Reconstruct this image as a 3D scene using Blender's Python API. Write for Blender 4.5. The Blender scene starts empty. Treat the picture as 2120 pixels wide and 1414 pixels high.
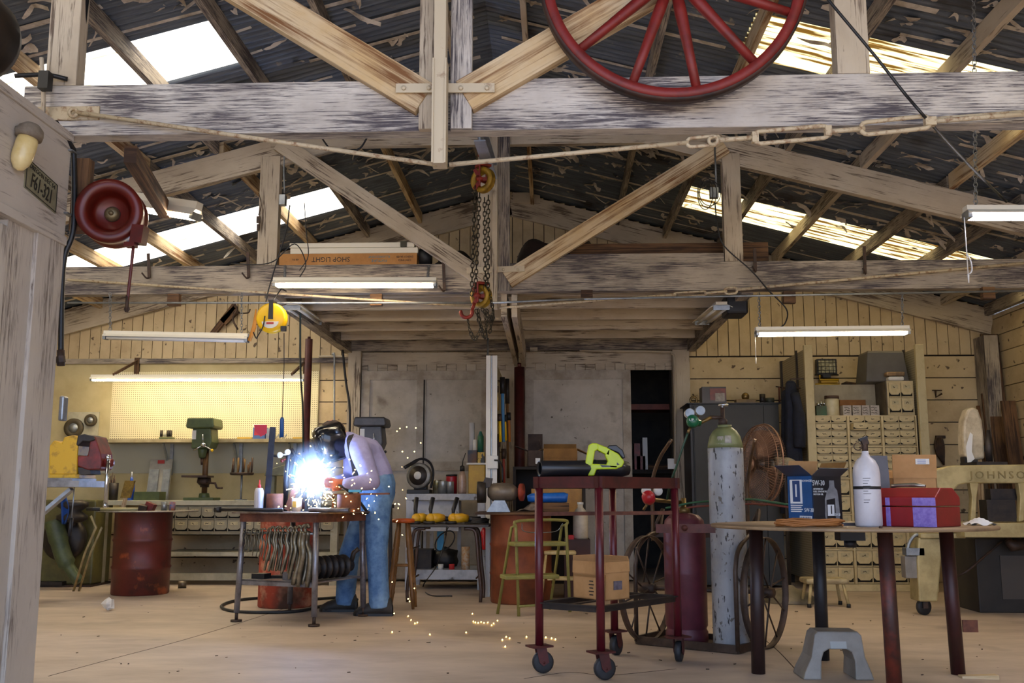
import bpy, bmesh, math, random
from mathutils import Vector, Matrix, Euler
random.seed(7)
S = bpy.context.scene
COL = S.collection
PI = math.pi
# ------------------------------------------------------------------ camera
F = 2061.0; YAW = math.radians(2.1); PIT = math.radians(8.77); EYE = 1.0
cd = bpy.data.cameras.new('camera'); cam = bpy.data.objects.new('camera', cd); COL.objects.link(cam)
cd.sensor_width = 36.0; cd.lens = F / 2120 * 36; cd.clip_start = .05; cd.clip_end = 300
cam.location = (0, 0, EYE); cam.rotation_euler = (PI / 2 + PIT, 0, YAW)
S.camera = cam
# ------------------------------------------------------------------ colour management, world, sun
S.view_settings.view_transform = 'Standard'; S.view_settings.look = 'None'
S.view_settings.gamma = 1; S.view_settings.use_curve_mapping = False
S.view_settings.exposure = 0.82
W = bpy.data.worlds.new('sky'); S.world = W; W.use_nodes = True
bg = W.node_tree.nodes['Background']; bg.inputs[0].default_value = (.55, .7, 1, 1); bg.inputs[1].default_value = 2.0
sl = bpy.data.lights.new('sun', 'SUN'); sl.energy = 9; sl.angle = math.radians(1); sl.color = (1, .93, .82)
so = bpy.data.objects.new('sun', sl); COL.objects.link(so)
so.rotation_euler = Vector((.42, .25, -1)).to_track_quat('-Z', 'Y').to_euler()
S.cycles.max_bounces = 7; S.cycles.diffuse_bounces = 4; S.cycles.glossy_bounces = 3
S.cycles.transmission_bounces = 4; S.cycles.volume_bounces = 0; S.cycles.transparent_max_bounces = 6
S.cycles.sample_clamp_indirect = 4; S.cycles.caustics_reflective = False; S.cycles.caustics_refractive = False
S.cycles.use_denoising = True
TUBE = 34.0      # radiance of the lit fluorescent tubes
SMOKE = 2.5      # density of the welding smoke at its heart
ARC = 24.0      # watts of the welding arc
# ------------------------------------------------------------------ picture-to-place helpers
_cp, _sp, _cy, _sy = math.cos(PIT), math.sin(PIT), math.cos(YAW), math.sin(YAW)
_fw = Vector((-_sy * _cp, _cy * _cp, _sp)); _rt = Vector((_cy, _sy, 0)); _up = _rt.cross(_fw)
EYEP = Vector((0, 0, EYE))
def ray(u, v): return _fw + _rt * ((u - 1060) / F) + _up * ((707 - v) / F)
def at(u, v, Y):                       # the point seen there at distance Y down the shed
    d = ray(u, v); return EYEP + d * (Y / d.y)
def az(u, v, z):                       # ... at height z
    d = ray(u, v); return EYEP + d * ((z - EYE) / d.z)
def fl(u, v): return az(u, v, 0)
def pj(p):                             # back to the picture
    d = Vector(p) - EYEP; w = d.dot(_fw); return 1060 + F * d.dot(_rt) / w, 707 - F * d.dot(_up) / w
def ppm(Y): return F / Y               # pixels per metre there, roughly
# ------------------------------------------------------------------ materials
def lin(h):
    h = h.lstrip('#'); c = [int(h[i:i + 2], 16) / 255 for i in (0, 2, 4)]
    return tuple(x / 12.92 if x <= .04045 else ((x + .055) / 1.055) ** 2.4 for x in c) + (1,)
def mat(name, col, col2=None, sc=6, rough=.6, metal=0, bump=0, st=None, lo=.35, hi=.65, spot=None, uv=False, spot2=None, bsc=None, coat=0):
    m = bpy.data.materials.new(name); m.use_nodes = True; t = m.node_tree; n = t.nodes; l = t.links
    b = n['Principled BSDF']; b.inputs['Roughness'].default_value = rough; b.inputs['Metallic'].default_value = metal
    if coat: b.inputs['Coat Weight'].default_value = coat
    b.inputs['Base Color'].default_value = lin(col)
    if not (col2 or spot or bump): return m
    tc = n.new('ShaderNodeTexCoord'); mp = n.new('ShaderNodeMapping')
    l.new(tc.outputs['UV' if uv else 'Object'], mp.inputs[0])
    if st: mp.inputs['Scale'].default_value = st
    no = n.new('ShaderNodeTexNoise'); no.inputs['Scale'].default_value = sc; no.inputs['Detail'].default_value = 5; no.inputs['Roughness'].default_value = .65
    l.new(mp.outputs[0], no.inputs['Vector'])
    cur = None
    def layer(prev, fac_noise, lo, hi, c):
        r = n.new('ShaderNodeMapRange'); r.inputs[1].default_value = lo; r.inputs[2].default_value = hi
        l.new(fac_noise.outputs[0], r.inputs[0])
        mx = n.new('ShaderNodeMix'); mx.data_type = 'RGBA'; l.new(r.outputs[0], mx.inputs[0])
        if prev is None: mx.inputs[6].default_value = lin(col)
        else: l.new(prev, mx.inputs[6])
        mx.inputs[7].default_value = lin(c)
        return mx.outputs[2]
    if col2: cur = layer(cur, no, lo, hi, col2)
    for sp in (spot, spot2):
        if sp:
            n2 = n.new('ShaderNodeTexNoise'); n2.inputs['Scale'].default_value = sp[1]; n2.inputs['Detail'].default_value = 4
            if len(sp) > 4:
                m2 = n.new('ShaderNodeMapping'); m2.inputs['Scale'].default_value = sp[4]; l.new(tc.outputs['UV' if uv else 'Object'], m2.inputs[0]); l.new(m2.outputs[0], n2.inputs['Vector'])
            else: l.new(tc.outputs['UV' if uv else 'Object'], n2.inputs['Vector'])
            cur = layer(cur, n2, sp[2], sp[2] + sp[3], sp[0])
    if cur is not None: l.new(cur, b.inputs['Base Color'])
    if bump:
        bp = n.new('ShaderNodeBump'); bp.inputs['Strength'].default_value = bump; bp.inputs['Distance'].default_value = .01
        l.new(no.outputs[0], bp.inputs['Height']); l.new(bp.outputs[0], b.inputs['Normal'])
    return m
def wood(name, paint, bare, wear=.5, tone=None, fine=60, along=2.2, soft=.1):
    # painted timber worn back along its grain: streak noise pushed over a threshold by broad patches
    m = mat(name, paint, tone or paint, 1.7, .82, 0, 0, (1, 1.6, 1), .35, .65, uv=True); t = m.node_tree; n = t.nodes; l = t.links; b = n['Principled BSDF']
    tc = [x for x in n if x.bl_idname == 'ShaderNodeTexCoord'][0]; src = b.inputs['Base Color'].links[0].from_socket
    mp = n.new('ShaderNodeMapping'); mp.inputs['Scale'].default_value = (along / 4, fine / 4, 1); l.new(tc.outputs['UV'], mp.inputs[0])
    s1 = n.new('ShaderNodeTexNoise'); s1.inputs['Scale'].default_value = 4; s1.inputs['Detail'].default_value = 6; s1.inputs['Roughness'].default_value = .7; s1.inputs['Distortion'].default_value = .6; l.new(mp.outputs[0], s1.inputs['Vector'])
    m2 = n.new('ShaderNodeMapping'); m2.inputs['Scale'].default_value = (1, 2.6, 1); l.new(tc.outputs['UV'], m2.inputs[0])
    s2 = n.new('ShaderNodeTexNoise'); s2.inputs['Scale'].default_value = 1.8; s2.inputs['Detail'].default_value = 4; l.new(m2.outputs[0], s2.inputs['Vector'])
    a = n.new('ShaderNodeMath'); a.operation = 'MULTIPLY_ADD'; a.inputs[1].default_value = .75; l.new(s2.outputs[0], a.inputs[0]); l.new(s1.outputs[0], a.inputs[2])
    r = n.new('ShaderNodeMapRange'); th = 1.03 - .3 * wear; r.inputs[1].default_value = th - soft / 2; r.inputs[2].default_value = th + soft / 2; l.new(a.outputs[0], r.inputs[0])
    mx = n.new('ShaderNodeMix'); mx.data_type = 'RGBA'; l.new(r.outputs[0], mx.inputs[0]); l.new(src, mx.inputs[6]); mx.inputs[7].default_value = lin(bare); l.new(mx.outputs[2], b.inputs['Base Color'])
    bp = n.new('ShaderNodeBump'); bp.inputs['Strength'].default_value = .3; bp.inputs['Distance'].default_value = .006; l.new(s1.outputs[0], bp.inputs['Height']); l.new(bp.outputs[0], b.inputs['Normal'])
    return m
def emit(name, col, s):
    m = bpy.data.materials.new(name); m.use_nodes = True; n = m.node_tree.nodes; n.remove(n['Principled BSDF'])
    e = n.new('ShaderNodeEmission'); e.inputs[0].default_value = lin(col); e.inputs[1].default_value = s
    m.node_tree.links.new(e.outputs[0], n['Material Output'].inputs[0]); return m
# ------------------------------------------------------------------ mesh helpers
def frame(d, up=(0, 0, 1)):
    x = Vector(d).normalized(); u = Vector(up)
    if abs(x.dot(u)) > .995: u = Vector((0, 1, 0)) if abs(x.y) < .9 else Vector((1, 0, 0))
    y = u.cross(x).normalized(); z = x.cross(y); return x, y, z
class MB:
    def __init__(s): s.v = []; s.f = []; s.uv = []; s.sm = []; s.mi = []; s.m = 0; s.T = None
    def add(s, vs, fs, uvs=None, smooth=False):
        o = len(s.v)
        s.v += [tuple(s.T @ Vector(p)) if s.T else tuple(p) for p in vs]
        for i, f in enumerate(fs):
            s.f.append([o + k for k in f]); s.sm.append(smooth); s.mi.append(s.m)
            s.uv.append(uvs[i] if uvs else [(vs[k][0], vs[k][2]) for k in f])
        return s
    def hexa(s, c, X, Y, Z, taper=1, smooth=False):    # centre, half-axes; grain runs along the longest
        vs = []; X, Y, Z, c = Vector(X), Vector(Y), Vector(Z), Vector(c)
        for k in (-1, 1):
            tt = taper if k > 0 else 1
            for a, b in ((-1, -1), (1, -1), (1, 1), (-1, 1)): vs.append(c + X * a * tt + Y * b * tt + Z * k)
        L = [X.length, Y.length, Z.length]; g = L.index(max(L)); ro = random.random() * 20
        sg = [(-1, -1, -1), (1, -1, -1), (1, 1, -1), (-1, 1, -1), (-1, -1, 1), (1, -1, 1), (1, 1, 1), (-1, 1, 1)]
        fs = [(3, 2, 1, 0), (4, 5, 6, 7), (0, 1, 5, 4), (1, 2, 6, 5), (2, 3, 7, 6), (3, 0, 4, 7)]; uvs = []
        for fi, f in enumerate(fs):
            nax = (2, 2, 1, 0, 1, 0)[fi]; ax = [a for a in (0, 1, 2) if a != nax]
            if g in ax: ax = [g] + [a for a in ax if a != g]
            uvs.append([(sg[k][ax[0]] * L[ax[0]] + ro, sg[k][ax[1]] * L[ax[1]] + ro * .7 + fi * 1.37) for k in f])
        return s.add(vs, fs, uvs, smooth)
    def bx(s, x0, x1, y0, y1, z0, z1, taper=1):
        return s.hexa(((x0 + x1) / 2, (y0 + y1) / 2, (z0 + z1) / 2), (abs(x1 - x0) / 2, 0, 0), (0, abs(y1 - y0) / 2, 0), (0, 0, abs(z1 - z0) / 2), taper)
    def box(s, c, sz, rot=(0, 0, 0), taper=1):
        R = Euler(rot).to_matrix(); return s.hexa(c, R @ Vector((sz[0] / 2, 0, 0)), R @ Vector((0, sz[1] / 2, 0)), R @ Vector((0, 0, sz[2] / 2)), taper)
    def bar(s, p, q, w, h, up=(0, 0, 1)):               # w across, h along up
        p, q = Vector(p), Vector(q); x, y, z = frame(q - p, up)
        return s.hexa((p + q) / 2, x * ((q - p).length / 2), y * (w / 2), z * (h / 2))
    def tube(s, pts, r, n=8, cap=True, closed=False, smooth=True):
        P = [Vector(p) for p in pts]; R = list(r) if isinstance(r, (list, tuple)) else [r] * len(P)
        vs = []; prev = None; N = len(P)
        for i, p in enumerate(P):
            a = P[i - 1] if (i or closed) else p; b = P[(i + 1) % N] if (i < N - 1 or closed) else p
            d = (b - a)
            if d.length < 1e-9: d = Vector((0, 0, 1))
            x, y, z = frame(d)
            if prev is not None:
                y = (prev - x * prev.dot(x))
                y = y.normalized() if y.length > 1e-6 else frame(d)[1]
                z = x.cross(y)
            prev = y
            for k in range(n):
                t = 2 * PI * k / n; vs.append(p + (y * math.cos(t) + z * math.sin(t)) * R[i])
        fs = []; uvs = []
        for i in range(N if closed else N - 1):
            j = (i + 1) % N
            for k in range(n):
                k2 = (k + 1) % n; fs.append((i * n + k, i * n + k2, j * n + k2, j * n + k)); uvs.append([(i * .1, k * .02), (i * .1, k * .02 + .02), (i * .1 + .1, k * .02 + .02), (i * .1 + .1, k * .02)])
        if cap and not closed:
            fs.append(tuple(range(n))[::-1]); uvs.append([(0, 0)] * n); fs.append(tuple((N - 1) * n + k for k in range(n))); uvs.append([(0, 0)] * n)
        return s.add(vs, fs, uvs, smooth)
    def cyl(s, p, q, r, n=16, r2=None, smooth=True):
        p, q = Vector(p), Vector(q)
        return s.tube([p, p, q, q] if False else [p, q], [r, r if r2 is None else r2], n, True, False, smooth)
    def lathe(s, prof, n=24, c=(0, 0, 0), ax=(0, 0, 1), smooth=True, cap=True):   # prof: (radius, height)
        c = Vector(c); z = Vector(ax).normalized(); x = z.orthogonal().normalized(); y = z.cross(x); vs = []
        if z.z > .99: x, y = Vector((1, 0, 0)), Vector((0, 1, 0))
        for r, h in prof:
            for k in range(n):
                t = 2 * PI * k / n; vs.append(c + z * h + (x * math.cos(t) + y * math.sin(t)) * max(r, 1e-4))
        fs = []; uvs = []
        for i in range(len(prof) - 1):
            for k in range(n):
                k2 = (k + 1) % n; fs.append((i * n + k, i * n + k2, (i + 1) * n + k2, (i + 1) * n + k))
                uvs.append([(k / n, prof[i][1]), ((k + 1) / n, prof[i][1]), ((k + 1) / n, prof[i + 1][1]), (k / n, prof[i + 1][1])])
        if cap:
            if prof[0][0] > 1e-3: fs.append(tuple(range(n))[::-1]); uvs.append([(0, 0)] * n)
            if prof[-1][0] > 1e-3: fs.append(tuple((len(prof) - 1) * n + k for k in range(n))); uvs.append([(0, 0)] * n)
        return s.add(vs, fs, uvs, smooth)
    def prism(s, poly, o, X, Y, D, smooth=False):        # polygon (a,b) -> o + X a + Y b, thick along D
        o, X, Y, D = Vector(o), Vector(X), Vector(Y), Vector(D); n = len(poly)
        if X.cross(Y).dot(D) < 0: poly = poly[::-1]
        A = [o + X * a + Y * b for a, b in poly]; vs = A + [p + D for p in A]
        fs = [tuple(range(n))[::-1], tuple(range(n, 2 * n))] + [(i, (i + 1) % n, n + (i + 1) % n, n + i) for i in range(n)]
        uvs = [[poly[k % n] for k in f] for f in fs[:2]] + [[(i * .05, 0), (i * .05 + .05, 0), (i * .05 + .05, .02), (i * .05, .02)] for i in range(n)]
        return s.add(vs, fs, uvs, smooth)
    def ball(s, c, r, n=12, rot=None):
        r = Vector(r) if not isinstance(r, (int, float)) else Vector((r, r, r)); R = Euler(rot).to_matrix() if rot else Matrix.Identity(3); c = Vector(c)
        vs = []; m = max(5, n // 2 + 1); fs = []
        for i in range(m):
            a = PI * i / (m - 1)
            for k in range(n):
                t = 2 * PI * k / n; vs.append(c + R @ Vector((r.x * math.sin(a) * math.cos(t) + 1e-5 * math.cos(t), r.y * math.sin(a) * math.sin(t) + 1e-5 * math.sin(t), -r.z * math.cos(a))))
        for i in range(m - 1):
            for k in range(n):
                k2 = (k + 1) % n; fs.append((i * n + k, i * n + k2, (i + 1) * n + k2, (i + 1) * n + k))
        return s.add(vs, fs, None, True)
    def ring(s, c, R, r, ax=(0, 0, 1), n=24, m=8, squash=1):
        c = Vector(c); z = Vector(ax).normalized(); x = z.orthogonal().normalized(); y = z.cross(x)
        return s.tube([c + (x * math.cos(2 * PI * i / n) + y * math.sin(2 * PI * i / n) * squash) * R for i in range(n)], r, m, closed=True)
    def grid(s, fn, nu, nv, smooth=True):
        vs = [fn(i / nu, j / nv) for j in range(nv + 1) for i in range(nu + 1)]
        fs = [(j * (nu + 1) + i, j * (nu + 1) + i + 1, (j + 1) * (nu + 1) + i + 1, (j + 1) * (nu + 1) + i) for j in range(nv) for i in range(nu)]
        return s.add(vs, fs, [[((k % (nu + 1)) / nu, (k // (nu + 1)) / nv) for k in f] for f in fs], smooth)
def rootloc(o):
    L = Vector((0, 0, 0))
    while o: L = L + o.location; o = o.parent
    return L
def link(name, mb, mats, parent=None, world=True, bevel=0, loc=None, solid=0, sub=0):
    """one mesh object; a top-level one gets its origin at its base, a part keeps its thing's"""
    me = bpy.data.meshes.new(name)
    if loc is None: loc = Vector((0, 0, 0))
    if parent is not None: off = rootloc(parent) if world else Vector((0, 0, 0))
    elif world == 'raw': off = Vector((0, 0, 0))
    else:
        xs, ys, zs = zip(*mb.v); off = Vector(((min(xs) + max(xs)) / 2, (min(ys) + max(ys)) / 2, min(zs))); loc = off
    me.from_pydata([Vector(p) - off for p in mb.v], [], mb.f)
    ul = me.uv_layers.new(name='UVMap'); k = 0
    for i, p in enumerate(me.polygons):
        p.use_smooth = mb.sm[i]; p.material_index = mb.mi[i]
        for j in range(p.loop_total): ul.data[k].uv = mb.uv[i][j]; k += 1
    for m in (mats if isinstance(mats, (list, tuple)) else [mats]): me.materials.append(m)
    o = bpy.data.objects.new(name, me); COL.objects.link(o); o.location = loc
    if parent is not None: o.parent = parent
    if sub:
        md = o.modifiers.new('sub', 'SUBSURF'); md.levels = md.render_levels = sub
    if solid:
        md = o.modifiers.new('solid', 'SOLIDIFY'); md.thickness = solid
    if bevel:
        md = o.modifiers.new('bevel', 'BEVEL'); md.width = bevel; md.segments = 2; md.limit_method = 'ANGLE'; md.angle_limit = .9
    return o
def tag(o, label, cat, group=None):
    o['label'] = label; o['category'] = cat
    if group: o['group'] = group
    return o
def struct(name, mb, m, parent=None, **k):
    o = link(name, mb, m, parent, **k)
    if parent is None: o['kind'] = 'structure'
    return o
def thing(name, label, cat, loc, group=None, rz=0):
    o = bpy.data.objects.new(name, None); COL.objects.link(o); o.location = loc; o.rotation_euler = (0, 0, rz); o.empty_display_size = .05
    return tag(o, label, cat, group)
def solo(name, label, cat, mb, m, group=None, **k): return tag(link(name, mb, m, None, **k), label, cat, group)
def dup(o, loc, label=None, rz=None):
    r = o.copy(); COL.objects.link(r); r.location = loc
    if rz is not None: r.rotation_euler = (0, 0, rz)
    if label: r['label'] = label
    for ch in list(o.children):
        c = ch.copy(); COL.objects.link(c); c.parent = r
        for g in list(ch.children):
            d = g.copy(); COL.objects.link(d); d.parent = c
    return r
def arc(c, R, a0, a1, n, X=(1, 0, 0), Y=(0, 0, 1)):
    c, X, Y = Vector(c), Vector(X), Vector(Y)
    return [c + X * (R * math.cos(a0 + (a1 - a0) * i / n)) + Y * (R * math.sin(a0 + (a1 - a0) * i / n)) for i in range(n + 1)]
def curve(pts, n=6):                   # smooth path through points
    P = [Vector(p) for p in pts]; P = [P[0] * 2 - P[1]] + P + [P[-1] * 2 - P[-2]]; out = []
    for i in range(1, len(P) - 2):
        a, b, c, d = P[i - 1:i + 3]
        for k in range(n):
            t = k / n; out.append(.5 * ((2 * b) + (c - a) * t + (2 * a - 5 * b + 4 * c - d) * t * t + (3 * b - a - 3 * c + d) * t ** 3))
    return out + [P[-2]]
def text(name, s, size, loc, X, N, m, parent, th=.0008, sx=1, shear=0, align='CENTER', sp=1):
    """lettering lying on a face: X = reading direction, N = outward normal"""
    cu = bpy.data.curves.new('t', 'FONT'); cu.body = s; cu.size = size; cu.extrude = th; cu.align_x = align; cu.align_y = 'CENTER'; cu.shear = shear; cu.space_character = sp; cu.resolution_u = 2
    o = bpy.data.objects.new('t', cu); COL.objects.link(o)
    me = bpy.data.meshes.new_from_object(o); bpy.data.objects.remove(o)
    X = Vector(X).normalized(); N = Vector(N).normalized(); Y = N.cross(X)
    M4 = Matrix((X * sx, Y, N)).transposed().to_4x4(); M4.translation = Vector(loc) - rootloc(parent) + N * th * 1.2
    me.transform(M4); me.materials.clear(); me.materials.append(m)
    o = bpy.data.objects.new(name, me); COL.objects.link(o); o.parent = parent; return o
# ================================================================== materials of the building
WH = wood('whitewash', '#c6baa6', '#66584c', .17, '#b0a28e', 60, 2.5)
WHB = wood('whitewash_bare', '#d4cfc8', '#4e4950', .44, '#aaa39c', 130, 5, .16)
WHD = wood('whitewash_worn', '#b3a797', '#4a4345', .46, '#92887b', 110, 4.5, .18)
RAW = wood('raw_timber', '#c9ab7c', '#7a5330', .33, '#d6c6a8', 40, 1.2, .2)
BRN = wood('brown_timber', '#7d5c3c', '#382518', .5, '#5f4229', 40, 1.4, .2)
SID = mat('siding_paint', '#c4b08c', '#a69170', 2.5, .75, 0, .1, (1, 1, 1), .45, .75, ('#5a4a3a', 11, .65, .04), uv=True)
PAN = mat('door_panel', '#bdb5a9', '#a69d91', 5, .75, 0, .05, None, .4, .7, ('#857b70', 3, .62, .1), spot2=('#5f564d', 16, .7, .04))
PLY = mat('beige_sheet', '#bcae84', '#a9996f', 2, .8, 0, 0, None, .4, .7)
STEELW = mat('painted_steel', '#c9bca2', '#7a4a2c', 9, .6, .1, .1, None, .58, .72)
RUSTROD = mat('rusty_rod', '#bfb094', '#80593a', 30, .65, .1, .2, None, .5, .7)
BLK = mat('black', '#17161a', rough=.5)
DKM = mat('dark_metal', '#2c2a2b', '#3f3732', 12, .5, .5)
IRON = mat('iron', '#3b3431', '#5a4436', 14, .6, .6)
GALV = mat('galvanised', '#9fa3a6', '#80858a', 12, .4, .7)
CHROME = mat('chrome', '#c9ccd0', rough=.18, metal=1)
WHT = mat('white', '#d9d8d4', rough=.5)
TUBEM = emit('tube_light', '#ffe8c6', TUBE); TUBEY = emit('tube_warm', '#ffe6b4', TUBE * 1.3); TUBEC = emit('tube_cool', '#fdf4ff', TUBE)
LAMPW = mat('lamp_housing', '#e2dccb', rough=.45)
# ================================================================== floor
fm = mat('concrete', '#c6b3a0', '#a89684', 1.3, .62, 0, .06, (1, 2.2, 1), .35, .7, ('#84756a', .9, .6, .14), spot2=('#5d4a3a', 9, .72, .03))
g = MB(); g.grid(lambda a, b: (-13 + 26 * a, -14 + 30 * b, 0), 8, 8, False)
floor = struct('floor', g, fm, world='raw')
cr = MB(); CRM = mat('crack', '#4a3c30', rough=.9)
for pts in ([(100, 1400), (240, 1362), (380, 1325), (505, 1287), (640, 1243)], [(1535, 1290), (1600, 1338), (1660, 1400)], [(1085, 1405), (1180, 1392), (1260, 1398), (1400, 1385)]):
    P = curve([fl(*p) for p in pts], 5)
    for a, b in zip(P, P[1:]): cr.bar(a + Vector((0, 0, .0006)), b + Vector((0, 0, .0006)), .007, .001)
struct('crack', cr, CRM, floor)
# ================================================================== walls
XL, XR, YB, XC = -6.2, 5.32, 12.0, -.47
Z0, SL = 4.78, .265                              # ridge height, roof slope
def zr(x): return Z0 - SL * abs(x - XC)
# rear wall: horizontal boards below, upright boards in the gable; open at the doorway
DX0, DX1 = at(1306, 900, YB).x, at(1390, 900, YB).x
ZD = at(1300, 752, YB).z; ZH = at(1600, 737, YB).z
w = MB(); zb = 0; w.m = 1
w.prism([(XL, 0), (DX0, 0), (DX0, ZD), (DX1, ZD), (DX1, 0), (XR, 0), (XR, zr(XR)), (XC, zr(XC)), (XL, zr(XL))], (0, YB + .03, 0), (1, 0, 0), (0, 0, 1), (0, .09, 0))
w.m = 0
for i in range(10):
    z1 = min(ZH, zb + .259)
    for a, b in ((XL, DX0 - .1), (DX1 + .08, XR)):
        if z1 > zb + .02: w.bx(a, b, YB, YB + .035, zb + .006, z1)
    zb += .265
x = XL
while x < XR:
    zt = min(zr(x), zr(x + .128)) - .01
    if zt > ZH + .02: w.bx(x + .004, x + .126 + random.uniform(-.001, .002), YB, YB + .033, ZH + .006, zt)
    x += .131
wall_back = struct('wall_back', w, [SID, mat('gap_dark', '#2b231b', rough=.9)], world='raw')
trm = MB()                                        # rake boards and plate of the gable
for sg in (-1, 1):
    xe = XL if sg < 0 else XR
    trm.bar((XC, YB - .03, zr(XC) - .2), (xe, YB - .03, zr(xe) - .2), .05, .3)
struct('trim_1', trm, WH, world='raw')
trm = MB(); trm.bx(XL, at(745, 740, YB).x, YB - .05, YB - .002, ZH - .06, ZH + .0)
struct('trim_2', trm, WHD, world='raw')
w = MB(); zb = 0
while zb < zr(XR) - .1:
    w.bx(XR, XR + .04, -1, YB, zb + .006, min(zb + .2, zr(XR) - .12)); zb += .205
w.bx(XR + .03, XR + .1, -1, YB, 0, zr(XR) - .12)
struct('wall_right', w, SID, world='raw')
w = MB(); w.bx(XL - .1, XL, -1, YB + .1, 0, zr(XL) - .1); struct('wall_left', w, PLY, world='raw')
# room behind the doorway (dark store)
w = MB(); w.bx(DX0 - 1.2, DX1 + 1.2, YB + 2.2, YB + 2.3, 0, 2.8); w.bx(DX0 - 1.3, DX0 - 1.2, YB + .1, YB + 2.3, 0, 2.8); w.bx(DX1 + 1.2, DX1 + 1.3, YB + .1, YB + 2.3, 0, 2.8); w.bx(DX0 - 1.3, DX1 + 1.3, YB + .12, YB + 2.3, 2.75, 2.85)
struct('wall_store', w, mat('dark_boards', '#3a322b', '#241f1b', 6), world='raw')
# ================================================================== roof: corrugated sheet along the slope, clear sheets, purlins, peeling paper
def corr(y0, y1, sg, o0=0, o1=9):
    mb = MB(); xe = max(XL - .3, XC - o1) if sg < 0 else min(XR + .3, XC + o1); xi = XC + sg * o0; n = int((y1 - y0) / .0125); vs = []; fs = []
    for i in range(n + 1):
        y = y0 + (y1 - y0) * i / n; h = .014 * math.sin(2 * PI * y / .075)
        vs += [(xi, y, zr(xi) + h), (xe, y, zr(xe) + h)]
    for i in range(n): fs.append((2 * i, 2 * i + 2, 2 * i + 3, 2 * i + 1))
    mb.add(vs, fs, [[(vs[k][1], vs[k][0]) for k in f] for f in fs], True); return mb
ROOF = mat('roof_sheet', '#525b68', '#757d88', 5, .5, .3, 0, (.6, 14, 1), .45, .75, ('#332e2c', 1.6, .58, .14), spot2=('#8d877c', 7, .68, .05))
def clear_sheet(name, c, dirt, thr, wd):
    m = bpy.data.materials.new(name); m.use_nodes = True; t = m.node_tree; n = t.nodes; l = t.links; n.remove(n['Principled BSDF'])
    tr = n.new('ShaderNodeBsdfTranslucent'); tc = n.new('ShaderNodeTexCoord'); mp = n.new('ShaderNodeMapping'); no = n.new('ShaderNodeTexNoise'); r = n.new('ShaderNodeMapRange'); mx = n.new('ShaderNodeMix'); mx.data_type = 'RGBA'
    mp.inputs['Scale'].default_value = (1.2, 26, 1); no.inputs['Scale'].default_value = 1.6; no.inputs['Detail'].default_value = 5; r.inputs[1].default_value = thr; r.inputs[2].default_value = thr + wd
    l.new(tc.outputs['Object'], mp.inputs[0]); l.new(mp.outputs[0], no.inputs['Vector']); l.new(no.outputs[0], r.inputs[0]); l.new(r.outputs[0], mx.inputs[0])
    mx.inputs[6].default_value = lin(c); mx.inputs[7].default_value = lin(dirt); l.new(mx.outputs[2], tr.inputs[0]); l.new(tr.outputs[0], n['Material Output'].inputs[0]); return m
CLR = {-1: clear_sheet('clear_sheet', '#fff3dc', '#c9a468', .6, .1), 1: clear_sheet('clear_sheet_yellowed', '#d2bd84', '#4a3210', .485, .09)}
SKY = [(2.6, 3.3), (6.45, 7.15), (10.25, 11.02)]
edges = [-1.2]
for a, b in SKY: edges += [a, b]
edges.append(YB + .3)
roof = None; nw = 0
for sg in (-1, 1):
    for i in range(len(edges) - 1):
        mb = corr(edges[i], edges[i + 1], sg)
        if i % 2 == 0:
            if roof is None: roof = struct('ceiling', mb, ROOF, world='raw')
            else: struct('roof_sheet', mb, ROOF, roof)
        else:
            nw += 1; o0 = 1.8 if sg < 0 else 1.93; struct('roof_sheet', corr(edges[i], edges[i + 1], sg, 0, o0), ROOF, roof); mb = corr(edges[i], edges[i + 1], sg, o0 - .02)
            struct('window_%d' % nw, mb, CLR[sg], world='raw')
offs = {-1: [.28, 1.13, 1.78, 2.43, 3.08, 3.73, 4.4, 5.05, 5.6], 1: [.28, 1.3, 1.93, 2.56, 3.2, 3.93, 4.55, 5.2, 5.7]}
for sg in (-1, 1):
    for o in offs[sg]:
        xx = XC + sg * o; z = zr(xx) - .02
        for y0, y1 in ((-1, 4.62), (4.66, 8.36), (8.4, 11.95)):
            mb = MB(); dz = random.uniform(-.012, .012); dx = random.uniform(-.03, .03)
            mb.hexa((xx + dx / 2, (y0 + y1) / 2, z - .065), (.021, 0, sg * -.004), (dx / 2, (y1 - y0) / 2, dz / 2), (0, 0, .065))
            struct('purlin', mb, random.choice([WH, WHD, WHD, RAW]), roof)
PAP = mat('peeling_paper', '#d3ccc2', '#968a7a', 7, .9, 0, 0, None, .4, .65)
mb = MB(); y = -.9
while y < 11.9:                                  # lath strips along the slope, broken
    for sg in (-1, 1):
        xe = 5.6
        o = .1; xe = 1.8 if any(a - .08 < y < b + .08 for a, b in SKY) else 5.6
        while o < xe:
            L = random.uniform(.3, 1.6)
            if random.random() < .72:
                xa, xb = XC + sg * o, XC + sg * min(o + L, xe); mb.bar((xa, y, zr(xa) - .014), (xb, y + random.uniform(-.02, .02), zr(xb) - .014), random.uniform(.025, .06), .004)
            o += L + random.uniform(.05, .4)
    y += .36
struct('lath_strips', mb, PAP, roof)['kind'] = 'structure'
mb = MB()
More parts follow.
